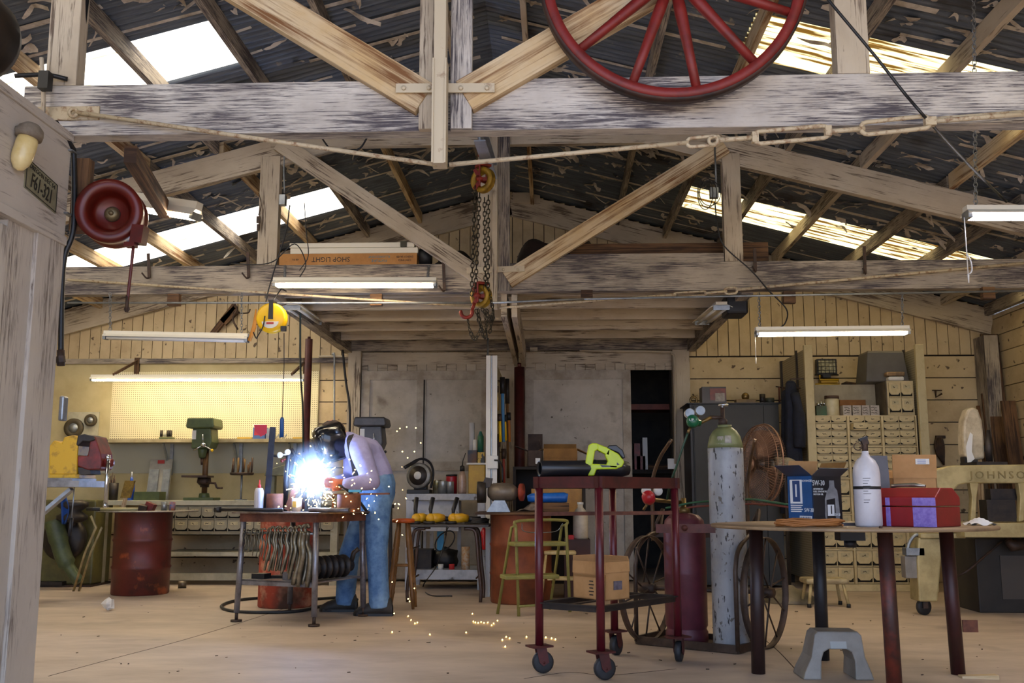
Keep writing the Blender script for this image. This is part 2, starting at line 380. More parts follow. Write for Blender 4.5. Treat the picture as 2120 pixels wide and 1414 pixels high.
for k in range(1800):
    sg = random.choice((-1, 1)); o = random.uniform(.15, 5.4); y = random.choice([random.uniform(0, 11.8), random.gauss(8.9, .8), random.gauss(5.6, .6), random.gauss(10, .9)])
    if not -1 < y < 11.85: continue
    if any(a - .05 < y < b + .05 for a, b in SKY) and o > 1.75 and random.random() < .95: continue
    xx = XC + sg * o; z = zr(xx) - .012; L = random.uniform(.04, .12) + .22 * random.random() ** 4; wd = random.uniform(.015, .05) + .05 * random.random() ** 3; a = random.choice((0, PI)) + random.gauss(0, .5)
    D = Vector((math.cos(a), math.sin(a), -SL * sg * math.cos(a))); Q = Vector((-math.sin(a), math.cos(a), 0)); cu = random.uniform(.0, .5); ro = random.uniform(-1.2, 1.2); N = 6; vs = []; fs = []
    for i in range(N + 1):
        t = i / N; e = (.35 + .65 * math.sin(PI * (.12 + .8 * t))) * wd * random.uniform(.6, 1.3); dz = -(cu * t * t * L) - .012 * math.sin(5 * t + k); c = Vector((xx, y, z)) + D * (L * t) + Vector((0, 0, dz)) + Q * (.02 * math.sin(4 * t + k)); w2 = Q * math.cos(ro * t) + Vector((0, 0, -abs(math.sin(ro * t))))
        vs += [c - w2 * e * random.uniform(.2, .7), c + w2 * e * random.uniform(.4, 1)]
    fs = [(2 * i, 2 * i + 1, 2 * i + 3, 2 * i + 2) for i in range(N)]; mb.add(vs, fs, None, True)
o = struct('peeling_paper', mb, PAP, roof); o['kind'] = 'stuff'
# ================================================================== trusses
def bolt(mb, p, n, r=.014): mb.cyl(Vector(p), Vector(p) + Vector(n) * .012, r, 10)
YF, YS = 4.65, 8.35
fr = thing('roof_truss', 'nearest whitewashed roof truss, spanning the top of the view with the red wheel before it', 'roof truss', (XC, YF, 2.76), 'roof trusses')
ztop = 3.03; zbot = 2.765
m = MB(); m.bx(-2.62, XR, YF, YF + .1, zbot, ztop); link('tie_beam', m, WHB, fr, bevel=.006)
for sg in (-1, 1):
    xe = XL if sg < 0 else XR
    m = MB(); m.bar((XC, YF + .06, zr(XC) - .25), (xe, YF + .06, zr(xe) - .25), .1, .22); link('rafter', m, WH, fr)
def post(u0, u1, Y, z0, parent, mt, name='post', t=.09):
    xa, xb = at(u0, 200, Y).x, at(u1, 200, Y).x; xm = (xa + xb) / 2; m = MB(); m.bx(xa, xb, Y, Y + t, z0, zr(xm) - .3); return link(name, m, mt, parent, bevel=.004)
post(91, 155, YF, ztop, fr, WH); post(1737, 1805, YF, ztop, fr, WH)
post(867, 905, YF - .045, zbot - .006, fr, WH, 'king_post', .045); post(932, 977, YF - .045, zbot - .006, fr, WHB, 'king_post', .045)
def slant(a, b, w, Y, t, mt, parent, name='brace'):
    p, q = at(a[0], a[1], Y), at(b[0], b[1], Y); m = MB(); m.bar(p, q, t, w, (0, 0, 1)); return link(name, m, mt, parent, bevel=.004)
slant((395, -85), (880, 208), .17, YF - .02, .07, RAW, fr); slant((1480, -95), (962, 203), .17, YF - .02, .07, RAW, fr)
m = MB(); xs = at(917, 200, YF).x; m.bx(xs - .028, xs + .028, YF - .16, YF - .07, at(917, 343, YF - .12).z, zr(XC) - .4)
m.bx(xs - .034, xs - .026, YF - .17, YF - .07, at(917, 343, YF - .12).z, at(917, 150, YF).z); m.bx(xs + .026, xs + .034, YF - .17, YF - .07, at(917, 343, YF - .12).z, at(917, 150, YF).z)
link('strut', m, STEELW, fr)
p, q = at(820, 183, YF - .07), at(1024, 182, YF - .07); m = MB(); m.bar(p, q, .01, .046)
for u in (836, 888, 954, 1008): bolt(m, at(u, 183, YF - .074), (0, -1, 0), .011)
link('strap', m, STEELW, fr)
m = MB(); a = at(160, 233, YF - .03); b = at(905, 341, YF - .12); m.cyl(a, b, .011, 10); m.bx(-2.6, a.x + .1, YF - .012, YF, a.z - .03, a.z + .04); m.ring(a + Vector((-.02, 0, 0)), .02, .009, (0, 1, 0), 14, 6)
link('tie_rod', m, RUSTROD, fr)
def linkring(mb, p, q, hw, r):         # an open loop between two points
    p, q = Vector(p), Vector(q); d = (q - p).normalized(); s = Vector((0, 0, 1)) - d * d.z; s.normalize(); L = (q - p).length / 2 - hw; c = (p + q) / 2; pts = []
    for sg in (1, -1):
        for i in range(7):
            t = -PI / 2 + PI * i / 6; pts.append(c + d * (sg * (L + hw * math.cos(t))) + s * (sg * hw * math.sin(t)))
    mb.tube(pts, r, 8, closed=True)
m = MB(); Yr = YF - .12; m.cyl(at(930, 341, Yr), at(1425, 295, Yr), .011, 10); linkring(m, at(1422, 296, Yr), at(1486, 290, Yr), .022, .009)
link('tie_rod', m, RUSTROD, fr)
m = MB(); linkring(m, at(1468, 294, Yr - .02), at(1490, 287, Yr + .02), .016, .008); m.cyl(at(1488, 290, Yr), at(1562, 285, Yr), .012, 10); linkring(m, at(1560, 286, Yr), at(1716, 272, Yr), .03, .011); m.cyl(at(1712, 273, Yr), at(1790, 266, Yr), .012, 10)
for u, v in ((1563, 285), (1714, 272)): m.box(at(u, v, Yr), (.03, .03, .05))
link('turnbuckle', m, RUSTROD, fr)
m = MB(); linkring(m, at(1782, 267, Yr), at(1925, 252, Yr), .03, .011); m.box(at(1925, 252, Yr), (.05, .035, .04)); m.cyl(at(1920, 252, Yr), at(2160, 233, Yr), .012, 10); m.cyl(at(1920, 248, Yr + .03), at(2160, 229, Yr + .03), .011, 10)
link('tie_rod', m, RUSTROD, fr)

sr = thing('roof_truss', 'middle roof truss with collar beam and fresh timber brace, carrying the boxed tube fixtures', 'roof truss', (XC, YS, 2.73), 'roof trusses')
z2b, z2t = at(1028, 604, YS).z, at(1028, 545, YS).z
m = MB(); m.bx(XL, XR, YS, YS + .1, z2b, z2t); link('tie_beam', m, WHD, sr, bevel=.006)
for sg in (-1, 1):
    xe = XL if sg < 0 else XR
    m = MB(); m.bar((XC, YS + .05, zr(XC) - .27), (xe, YS + .05, zr(xe) - .27), .07, .24); link('rafter', m, WH, sr)
post(545, 585, YS, z2t, sr, WH); post(1490, 1527, YS, z2t, sr, WH)
def kp(u0, u1, mt, dy):
    xa, xb = at(u0, 450, YS).x, at(u1, 450, YS).x; m = MB(); m.bx(xa, xb, YS - .05 - dy, YS - dy, z2b - .005, zr(XC) - .3); link('king_post', m, mt, sr, bevel=.003)
kp(990, 1021, WH, 0); kp(1027, 1056, WHD, 0)
zc = at(1000, 285, YS).z; m = MB(); m.bx(at(560, 285, YS).x, at(1495, 285, YS).x, YS + .01, YS + .08, zc - .06, zc + .05); link('collar_beam', m, WH, sr, bevel=.004)
slant((578, 296), (1000, 578), .15, YS - .03, .06, WH, sr); slant((1500, 302), (1050, 580), .15, YS - .03, .06, RAW, sr)
m = MB(); xs = at(1026, 400, YS).x; m.bx(xs - .022, xs + .022, YS - .13, YS - .055, at(1026, 640, YS - .1).z, zc); link('strut', m, WH, sr)
p, q = at(966, 560, YS - .07), at(1086, 556, YS - .07); m = MB(); m.bar(p, q, .012, .05)
for u in (980, 1010, 1042, 1072): bolt(m, at(u, 558, YS - .076), (0, -1, 0), .012)
link('strap', m, STEELW, sr)
m = MB(); m.cyl(at(140, 579, YS - .05), at(1016, 637, YS - .09), .011, 8); link('tie_rod', m, RUSTROD, sr)
m = MB(); Yq = YS - .09; m.cyl(at(1034, 637, Yq), at(1400, 610, Yq), .011, 8); linkring(m, at(1395, 611, Yq), at(1462, 607, Yq), .018, .008); m.cyl(at(1458, 607, Yq), at(1505, 603, Yq), .011, 8); linkring(m, at(1500, 603, Yq), at(1526, 601, Yq), .026, .01); m.cyl(at(1524, 600, Yq), at(2160, 541, Yq + .02), .012, 8); link('tie_rod', m, RUSTROD, sr)
# gas pipe / sprinkler line under the trusses
m = MB(); m.cyl(at(140, 627, 8.2), at(985, 627, 8.2), .009, 8); m.cyl(at(1012, 627, 8.2), at(1210, 619, 8.2), .009, 8); m.cyl(at(1208, 619, 8.2), at(2130, 602, 8.2), .009, 8)
solo('pipe_run', 'thin grey pipe running level under the middle truss', 'pipe', m, GALV)
m = MB()
for u, v in ((358, 620), (778, 620), (1215, 612), (1635, 615), (2048, 606)):
    m = MB(); p = at(u, v, 8.28); m.box(p + Vector((0, .03, 0)), (.1, .06, .1)); link('hanger_block', m, BRN, sr)
# ================================================================== loft between middle truss and rear wall
LX0, LX1 = at(722, 718, 11.9).x, at(1430, 720, 11.9).x
lf = thing('storage_loft', 'open-joisted storage loft over the rear doors, seen from below', 'loft', ((LX0 + LX1) / 2, 10.2, 2.7))
zl = z2b + .0
for xx in (LX0, LX1):
    m = MB(); m.bx(xx - .05, xx + .05, YS + .1, 11.9, zl - .02, zl + .22); link('side_beam', m, WHD, lf)
for i, yy in enumerate((8.72, 9.35, 9.98, 10.6, 11.2)):
    m = MB(); m.bx(LX0 + .05, LX1 - .05, yy, yy + .05, zl + .04, zl + .23); link('joist', m, WH, lf)
m = MB(); m.bx(LX0 - .05, LX1 + .05, 11.82, 11.95, zl - .0, zl + .2); link('header_beam', m, WHD, lf)
for xa, xb in ((LX0, LX1),):
    m = MB(); yy = YS + .1
    while yy < 11.9:
        m.bx(LX0 - .05, LX1 + .05, yy, min(yy + .2, 11.9), zl + .232, zl + .255); yy += .205
    link('decking', m, WH, lf)
p, q = at(1052, 640, YS + .15), at(1082, 742, 11.75); m = MB()
m.bx(p.x - .06, p.x - .01, YS + .12, 11.8, zl - .2, zl + .03); m.bx(p.x + .03, p.x + .08, YS + .12, 11.8, zl - .2, zl + .03); link('centre_beam', m, WH, lf)
CX = p.x + .01
RED = mat('oxide_red', '#5e241f', '#3c1714', 5, .55, .2)
m = MB(); m.cyl((CX, 11.5, 0), (CX, 11.5, zl - .25), .06, 14); m.cyl((CX, 11.5, zl - .25), (CX, 11.5, zl - .2), .022, 10)
solo('pipe_column', 'dark red steel pipe column standing under the loft centre beam', 'column', m, RED)
pc = at(640, 700, 10.6); m = MB(); m.cyl((pc.x, 10.6, 0), (pc.x, 10.6, at(640, 702, 10.6).z), .04, 14); m.cyl((pc.x, 10.6, at(640, 702, 10.6).z), (pc.x, 10.6, zl - .02), .018, 10)
solo('pipe_column', 'maroon steel pipe column rising behind the welder', 'column', m, RED)
# ================================================================== rear doors, header and posts
dm = MB(); u0, u1 = 748, 1012
x0, x1 = at(740, 900, YB).x, at(1312, 900, YB).x
zt = at(900, 770, YB).z
h = MB(); h.bx(x0, DX1 + .1, YB - .05, YB, at(900, 742, YB).z - .08, zl - .005); struct('trim_3', h, WH, world='raw')
h = MB(); xx = x0
while xx < DX1:
    h.bx(xx, xx + .115, YB - .045, YB, at(900, 757, YB).z - .07, at(900, 757, YB).z + .03); xx += .12
struct('trim_4', h, WH, world='raw')
for k, (ua, ub) in enumerate(((750, 1015), (1088, 1306))):
    xa, xb = at(ua, 900, YB).x, at(ub, 900, YB).x; Yd = YB - .1
    m = MB(); m.bx(xa, xb, Yd, Yd + .04, .03, zt); d = struct('door_%d' % (k + 1), m, PAN, world='raw')
    m = MB(); m.bx(xa, xb, Yd - .02, Yd, zt - .11, zt); m.bx(xa, xb, Yd - .02, Yd, .03, .2)
    if k == 0: sm_ = MB(); us_ = at(876, 900, Yd).x; sm_.bx(us_, us_ + .018, Yd - .024, Yd - .001, .05, zt - .11); struct('door_seam', sm_, mat('seam_dark', '#2e2823', rough=.9), d)
    zmid = at(900, 966, Yd).z; m.bx(xa, xb, Yd - .02, Yd, zmid - .05, zmid + .06)
    ws = [xa, xb - .1] + ([at(862, 900, Yd).x] if k == 0 else [])
    for q in ws: m.bx(q, q + (.1 if q != at(862, 900, Yd).x else .11), Yd - .021, Yd, .03, zt)
    struct('door_frame', m, mat('door_rail', '#b7ae a1'.replace(' ', ''), '#93887a', 5, .75) if k == 0 else bpy.data.materials['door_rail'], d)
m = MB(); xa, xb = at(1012, 900, YB).x, at(1090, 900, YB).x; m.bx(xa, xb, YB - .09, YB - .06, 0, zt); struct('trim_5', m, WH, world='raw')
for k, (ua, ub) in enumerate(((722, 748), (1393, 1428))):
    m = MB(); m.bx(at(ua, 900, YB).x, at(ub, 900, YB).x, YB - .15, YB, 0, zl); struct('trim_%d' % (6 + k), m, WH, world='raw')
# plain sheet behind the long bench, corner post on the right
m = MB(); m.bx(XL, at(662, 800, YB).x, YB - .03, YB - .002, .55, at(400, 742, YB).z); struct('trim_8', m, PLY, world='raw')
m = MB(); xq = at(2058, 900, 11.8).x; m.bx(xq - .08, xq + .08, 11.7, 11.99, 0, 2.85); struct('trim_9', m, WHD, world='raw')
# ================================================================== partition at the left with its post and header
PX = at(145, 400, YF).x
pw = MB(); PW = wood('partition_paint', '#cbc2b6', '#6d6058', .06, '#bdb4aa', 60, 4, .2)
hz0, hz1 = at(145, 505, YF).z, at(150, 288, YF).z
pw.bx(PX - .14, PX, 1.2, YF - .02, hz0, hz1); pw.bx(PX - .16, PX + .012, 1.2, YF - .02, hz1 - .03, hz1 + .015); pw.bx(PX - .16, PX + .012, 1.2, YF - .02, hz0 - .015, hz0 + .03)
struct('wall_partition', pw, PW, world='raw', bevel=.004)
pm = MB(); pm.bx(PX - .12, PX, 4.38, YF - .02, 0, hz0); struct('trim_10', pm, PW, world='raw', bevel=.003)
pm = MB(); pm.bx(PX - .1, PX - .02, 4.16, 4.38, 0, hz0 - .015); struct('trim_11', pm, PW, world='raw')
pm = MB(); pm.bx(PX - .13, PX - .01, 4.0, 4.15, 0, hz0 - .05); struct('trim_12', pm, PW, world='raw', bevel=.003)
pm = MB(); pm.bx(PX - .13, PX - .01, 2.4, 4.0, hz0 - .14, hz0 - .05); pm.bar((PX - .07, 4.02, hz0 - .42), (PX - .07, 3.72, hz0 - .12), .115, .1); struct('trim_13', pm, PW, world='raw')
pm = MB(); pm.bx(PX - .09, PX - .05, 2.4, 4.05, 0, hz0 - .1); struct('door_3', pm, mat('grey_door', '#7d8284', '#5f6466', 4, .7), world='raw')
# ================================================================== lamps
def chain(mb, p, q, L=.034, w=.011, r=.0028, n=8):
    p, q = Vector(p), Vector(q); d = q - p; T = d.length; d.normalize(); k = max(1, int(T / (L * .72)))
    x, y, z = frame(d)
    for i in range(k):
        c = p + d * (T * (i + .5) / k); a = y if i % 2 else z
        mb.tube([c + d * (L / 2 - .0) * math.sin(2 * PI * j / n) + a * w * math.cos(2 * PI * j / n) for j in range(n)], r, 4, closed=True)
def tube_lamp(label, a, b, lit, chains=(), hh=.05, two=True, wide=.13, pull=None, cat='ceiling light', grp='fluorescent lights'):
    a, b = Vector(a), Vector(b); c = (a + b) / 2; t = thing('fluorescent_light', label, cat, c, grp)
    d = (b - a).normalized(); s = d.cross(Vector((0, 0, 1))).normalized(); u = s.cross(d)
    m = MB(); L = (b - a).length
    prof = [(-wide / 2, .002), (-wide / 4, hh * .5), (-wide / 4, hh), (wide / 4, hh), (wide / 4, hh * .5), (wide / 2, .002), (wide / 2 - .004, -.002), (wide / 4 - .004, hh * .45), (-wide / 4 + .004, hh * .45), (-wide / 2 + .004, -.002)]
    m.prism(prof, a, s, u, d * L); link('housing', m, LAMPW, t)
    for k in ((-1, 1) if two else (0,)):
        m = MB(); o = s * (k * wide * .22) - u * .012; m.cyl(a + d * .03 + o, b - d * .03 + o, .0125, 10); link('tube', m, lit or WHT, t)
    for e in (a, b):
        m = MB(); m.hexa(e + d * (.012 if e is a else -.012) - u * .003, d * .012, s * (wide * .36), u * .022); link('end_socket', m, GALV, t)
    for p, q in chains:
        m = MB(); chain(m, p, q); link('hanging_chain', m, GALV, t)
    if pull:
        m = MB(); p = Vector(pull[0]); m.cyl(p, p - Vector((0, 0, pull[1])), .003, 5); m.cyl(p - Vector((0, 0, pull[1])), p - Vector((0, 0, pull[1] + .05)), .006, 6, .003)
        if len(pull) > 2: m.tube(curve([p - Vector((0, 0, pull[1] - pull[2])), p + Vector((.02, 0, -pull[1] + pull[2] * .6)), p + Vector((.022, 0, -pull[1] + .02)), p + Vector((.006, 0, -pull[1] - .0))], 4), .004, 5)
        link('pull_cord', m, WHT, t)
    return t
Y = 7.9; tube_lamp('bright tube light hung across the left half of the middle truss beam', at(567, 588, Y), at(904, 588, Y), TUBEM, [(at(590, 580, Y), at(590, 550, 8.345)), (at(885, 580, Y), at(888, 550, 8.345))])
m = MB(); p = at(583, 640, Y)
Y = 8.33; tube_lamp('unlit white tube light on chains in front of the rear left gable', at(216, 697, Y), at(514, 703, Y), None, [(at(228, 690, Y), at(228, 607, Y)), (at(500, 694, Y), at(500, 607, Y))], wide=.1)
Y = 11.35; tube_lamp('long warm tube light over the pegboard bench', at(190, 785, Y), at(632, 785, Y), TUBEY, (), two=False, wide=.14)
lamp3 = bpy.data.objects['fluorescent_light.002']
for u in (238, 606):
    p = at(u, 776, Y); m = MB(); m.bar(p + Vector((0, -.04, .0)), Vector((p.x, YB - .03, at(u, 748, YB).z)), .02, .03); m.bx(p.x - .03, p.x + .03, YB - .06, YB - .03, at(u, 775, YB).z, at(u, 742, YB).z); link('wall_arm', m, BRN, lamp3)
Y = 8.36; tube_lamp('bright tube light hung by two chains on the right, above the bin cabinet', at(1564, 690, Y), at(1881, 687, Y), TUBEM, [(at(1573, 681, Y), at(1571, 607, Y)), (at(1868, 679, Y), at(1868, 605, Y))], pull=(at(1563, 692, Y), .2))
Y = 5.6; tube_lamp('bright tube light at the right edge with a beaded pull chain', at(1998, 445, Y), at(2480, 445, Y), TUBEC, [(at(2020, 430, Y), Vector((at(2040, 300, Y).x, Y, zr(at(2040, 300, Y).x) - .03))), (at(2420, 430, Y), Vector((at(2420, 300, Y).x, Y, zr(at(2420, 300, Y).x) - .03)))], pull=(at(1996, 450, Y - .02), .33, .12))
t = tube_lamp('short lit tube light behind the red hose reel', at(215, 418, 5.9), at(408, 448, 5.7), TUBEM, (), hh=.085, wide=.12)
m = MB(); p_, q_ = at(272, 285, 4.78), at(345, 385, 5.8); q_.z = p_.z = 2.712; m.bar(p_, q_, .062, .09); solo('hanging_board', 'short bare timber running back from the nearest beam to the lamp behind the red reel', 'board', m, BRN)
tube_lamp('unlit twin tube trough fixed under the left side of the loft', at(605, 636, 8.75), at(652, 668, 10.05), None, wide=.2, grp='unlit troughs under the loft')
tube_lamp('unlit twin tube trough fixed under the right side of the loft', at(1494, 636, 8.75), at(1453, 668, 10.05), None, wide=.2, grp='unlit troughs under the loft')
# ================================================================== wagon wheel
WR = mat('wheel_red', '#7a1d1a', '#511412', 9, .5, 0, .1, None, .45, .75, ('#a85b4c', 22, .72, .04))
Yw = 4.5; c = at(1393, -52, Yw); R = .645
wh = thing('wagon_wheel', 'large red spoked wagon wheel hung before the nearest truss beam', 'wheel', (c.x, Yw, c.z - R))
m = MB(); m.lathe([(R - .012, -.032), (R, -.032), (R, .032), (R - .012, .032), (R - .012, -.032)], 72, c, (0, 1, 0), cap=False); link('tyre', m, mat('wheel_tyre', '#4a322a', '#2c2220', 10, .6, .4), wh)
m = MB(); m.lathe([(R - .062, -.022), (R - .05, -.03), (R - .012, -.03), (R - .012, .03), (R - .05, .03), (R - .062, .022), (R - .062, -.022)], 72, c, (0, 1, 0), cap=False); link('felloe', m, WR, wh)
for k in range(12):
    a = math.radians(-90 + 9.6 + 30 * k); d = Vector((math.cos(a), 0, math.sin(a))); m = MB(); m.tube([c + d * .09, c + d * .2, c + d * .4, c + d * (R - .055)], [.027, .03, .024, .022], 10); link('spoke', m, WR, wh)
m = MB(); m.lathe([(.05, -.12), (.07, -.1), (.075, -.05), (.1, -.03), (.1, .03), (.075, .05), (.06, .1)], 20, c, (0, -1, 0)); link('hub', m, WR, wh)
# ================================================================== left foreground
m = MB(); r = .2; p = Vector((PX - .14, 4.02, hz1 + .015 + r)); m.lathe([(0, -.3), (.1, -.28), (r * .9, -.22), (r, -.12), (r, -.02), (r * .9, .03)], 28, p, (0, 1, 0))
solo('air_tank', 'dark round metal tank lying on top of the left partition header', 'tank', m, mat('tank_dark', '#2b2a28', '#463a30', 5, .45, .6))
c = Vector((PX + .035, 4.15, at(20, 300, 4.15).z)); t = thing('jar_light', 'yellow glass jar light with grey cap on the left header', 'wall light', c)
m = MB(); top = Vector((PX + .06, 4.13, at(22, 285, 4.15).z)); d = Vector((-.18, -.1, -1)).normalized()
m.lathe([(.04, 0), (.046, .03), (.046, .1), (.04, .13), (.022, .16), (0, .168)], 20, top, d); link('glass_jar', m, mat('amber_glass', '#e2d09c', '#d3b978', 8, .25), t)
m = MB(); m.lathe([(.056, .012), (.058, -.01), (.052, -.035), (.03, -.055), (0, -.06)], 20, top, d); m.cyl(top - d * .03, Vector((PX, 4.13, top.z + .03)), .016, 10); link('cap', m, mat('lamp_cap', '#8d8272', '#6f6254', 20, .7), t)
# licence plate on the header face
zc = at(70, 385, 4.37).z; y0, y1 = 4.225, 4.515; hp = .142
pl = thing('licence_plate', 'old black on grey licence plate screwed to the left header', 'licence plate', (PX, 4.37, zc - hp / 2))
dzp = -.02
m = MB(); m.hexa((PX + .003, 4.37, zc), (.0025, 0, 0), (0, .146, dzp), (0, 0, hp / 2)); link('plate', m, mat('plate_grey', '#a5a388', '#86826c', 12, .5, .3), pl)
PK = mat('plate_black', '#26221e', rough=.6)
XD = Vector((0, .146, dzp)).normalized()
m = MB(); B = [Vector((PX + .007, 4.37, zc)) + XD * (a * .142) + Vector((0, 0, b * (hp / 2 - .005))) for a, b in ((-1, -1), (1, -1), (1, 1), (-1, 1))]; m.tube(B, .0025, 4, closed=True); link('rim', m, PK, pl)
text('lettering', 'OREGON DEC 54', .031, Vector((PX + .006, 4.37, zc + .044)), XD, (1, 0, 0), PK, pl, sx=1.0)
text('lettering', 'F61-321', .098, Vector((PX + .006, 4.37, zc - .018)), XD, (1, 0, 0), PK, pl, sx=.62, th=.0015)
HOSE = mat('rubber_hose', '#151518', rough=.45)
m = MB(); P = curve([(PX - .02, 4.5, hz1 + .03), at(146, 300, 4.62), at(153, 330, 4.65), at(152, 470, 4.65), at(134, 530, 4.65), at(128, 600, 4.65), at(126, 735, 4.65)], 8); m.tube(P, .0135, 10)
h = solo('air_hose', 'thick black rubber hose hanging down the left door post', 'hose', m, HOSE)
m = MB(); a, b = at(126, 725, 4.65), at(126, 757, 4.65); m.cyl(a, b, .018, 10); m.cyl(a + Vector((0, 0, -.03)), b + Vector((0, 0, .015)), .021, 6, smooth=False); link('coupling', m, IRON, h)
for v in (314, 437, 487, 520): pass
for z in (at(150, 310, 4.6).z, at(150, 440, 4.6).z): m = MB(); m.bx(PX - .005, PX + .02, 4.6, 4.66, z - .004, z + .004); link('strap', m, GALV, h)
# conduit and junction on the left of the truss beam
m = MB(); a = at(95, 150, 4.6); m.tube(curve([at(86, 120, 4.6), at(90, 200, 4.6), at(88, 268, 4.6)], 6), .011, 8); solo('conduit', 'white painted conduit clipped over the left end of the nearest truss', 'conduit', m, WH)
m = MB(); m.tube(curve([at(30, 157, 4.55), at(70, 155, 4.58), at(100, 155, 4.6), at(140, 164, 4.64)], 6), .012, 8); m.box(at(94, 168, 4.56), (.05, .05, .09)); solo('cable', 'black cable with grey clamp over the left end of the nearest truss', 'cable', m, HOSE)
m = MB(); xx = at(165, 200, 4.6).x; m.tube([(at(178, 0, 4.7).x, 4.7, 3.5), at(180, 0, 4.7), at(160, 165, 4.75)], .012, 8); solo('conduit', 'thin dark conduit beside the top left truss post', 'conduit', m, HOSE)
# hose reel
REEL = mat('reel_red', '#64190f', '#4a120c', 8, .35, .1, 0, None, .4, .7)
c = at(230, 441, 4.72); n = Vector((.22, -1, -.05)).normalized(); R = .158
hr = thing('hose_reel', 'round red hose reel bracketed beside the left header', 'hose reel', c - Vector((0, 0, R)))
m = MB(); m.lathe([(.0, -.03), (.075, -.03), (.09, -.01), (.1, .045), (.112, .065), (R - .02, .065), (R, .06), (R, .0), (R - .012, -.01), (R - .01, -.09), (R, -.1), (R, -.12), (.05, -.13)], 40, c, n); link('drum', m, REEL, hr)
m = MB(); m.lathe([(.012, .0), (.025, .0), (.036, -.015), (.04, -.03)], 18, c, n); m.lathe([(.012, -.02), (.012, .01)], 12, c, n); link('spindle', m, mat('brass_dull', '#8a7a55', '#5a4c38', 20, .45, .6), hr)
m = MB(); m.bar(c - n * .1 + Vector((-.02, 0, 0)), c - n * .12 + Vector((-.2, 0, .03)), .03, .1); m.bx(PX - .01, PX + .07, 4.68, 4.74, c.z - .1, at(180, 330, 4.7).z); link('bracket', m, BRN, hr)
m = MB(); g = at(280, 497, 4.66); m.box(g + Vector((.01, .02, .03)), (.06, .07, .09), (0, .1, 0)); m.box(g + Vector((-.02, 0, -.025)), (.05, .05, .022)); link('hose_guide', m, REEL, hr)
m = MB(); P = curve([at(276, 512, 4.66), at(271, 560, 4.66), at(264, 622, 4.66)], 6); m.tube(P, .008, 8); link('hose', m, mat('hose_red', '#5b231c', rough=.5), hr)
m = MB(); a, b = at(264, 612, 4.66), at(262, 646, 4.66); m.cyl(a, b, .009, 8); m.ring(b + Vector((0, 0, .015)), .011, .004, (0, 1, 0), 12, 5); link('coupler', m, IRON, hr)
m = MB(); m.box(at(131, 846, 4.7) , (.025, .05, .12)); o = solo('switch_box', 'steel switch box on the edge of the left door post', 'switch', m, GALV, bevel=.008)
# ================================================================== chain hoist on its trolley beam
ib = at(1000, 290, 7.4); m = MB(); x0 = at(1003, 330, 7.9).x; zb = at(1000, 290, 7.35).z
q0, q1 = at(993, 296, 7.3), at(1019, 366, 8.24); zb = (q0.z + q1.z) / 2
a, b = Vector((q0.x, 7.3, zb)), Vector((q1.x, 8.26, zb))
for w_, h_, o in ((.09, .012, 0), (.012, .12, .06), (.09, .012, .12)): m.bar(a + Vector((0, 0, o)), b + Vector((0, 0, o)), w_, h_)
solo('trolley_beam', 'short painted steel I-beam under the collar beam, carrying the chain hoist', 'beam', m, mat('bluish_steel', '#a9b3c4', '#8d96a8', 5, .4, .2))
HR = mat('hoist_red', '#9c2f1c', '#6b2013', 14, .5, .2); HY = mat('hoist_yellow', '#b9932a', '#7d5f1c', 14, .5, .2); CHM = mat('chain_steel', '#4d473a', '#2f2a22', 20, .5, .7)
Yh = 7.75; hc = at(1000, 373, Yh); ht = thing('chain_hoist', 'red and yellow chain hoist hanging beside the middle king post', 'hoist', at(995, 700, Yh))
def hoist_body(c, r, nm):
    m = MB(); n = Vector((-.55, -.85, 0)).normalized(); m.lathe([(r * .5, -.02), (r, -.028), (r, -.016), (r * .9, 0), (r, .016), (r, .028), (r * .8, .03), (r * .55, .02), (r * .5, -.02)], 28, c, n, cap=False); link(nm + '_wheel', m, HY, ht)
    m = MB(); m.bar(c + n * .045 + Vector((0, 0, r * 1.15)), c + n * .045 - Vector((0, 0, r * .6)), .012, .05); m.bar(c - n * .045 + Vector((0, 0, r * 1.15)), c - n * .045 - Vector((0, 0, r * .6)), .012, .05)
    m.box(c + Vector((0, 0, r * 1.12)), (.1, .1, .02), (0, 0, .55)); m.cyl(c - n * .06, c + n * .075, .022, 10)
    for k in range(3): a = k * 2.1; m.bar(c + n * .03, c + n * .035 + Vector((math.cos(a) * r * .9, 0, math.sin(a) * r * .9)), .02, .03)
    link(nm + '_frame', m, HR, ht)
hoist_body(hc, .105, 'upper'); lc = at(996, 614, Yh); hoist_body(lc, .09, 'lower')
m = MB(); m.tube([hc + Vector((0, 0, .12)), hc + Vector((0, 0, .17))], .02, 8); m.tube(arc(hc + Vector((0, 0, .2)), .035, -PI / 2, PI, 10), .011, 8); m.bar(hc + Vector((-.01, 0, .2)), Vector((hc.x - .01, Yh, zb)), .02, .03); link('top_hook', m, HR, ht)
for (ua, va, ub, vb) in ((984, 385, 976, 612), (993, 400, 984, 605), (1003, 410, 1005, 600), (1011, 405, 1010, 605)):
    m = MB(); chain(m, at(ua, va, Yh - .05), at(ub, vb, Yh - .05), .05, .013, .0042); link('chain', m, CHM, ht)
for pts in ([(985, 640), (998, 690), (1004, 700)], [(1002, 640), (1006, 672), (1008, 700)], [(1012, 600), (1020, 640), (1014, 690)], [(1007, 640), (1014, 665), (1018, 655)], [(990, 640), (993, 665), (1002, 690)], [(968, 660), (974, 688), (984, 702), (996, 680)], [(998, 640), (1010, 655), (1005, 690)], [(1016, 620), (1022, 650), (1018, 665)]):
    m = MB(); P = curve([at(u, v, Yh - random.uniform(.02, .1)) for u, v in pts], 3)
    for p, q in zip(P, P[1:]): chain(m, p, q, .042, .013, .0042, 7)
    link('chain', m, CHM, ht)
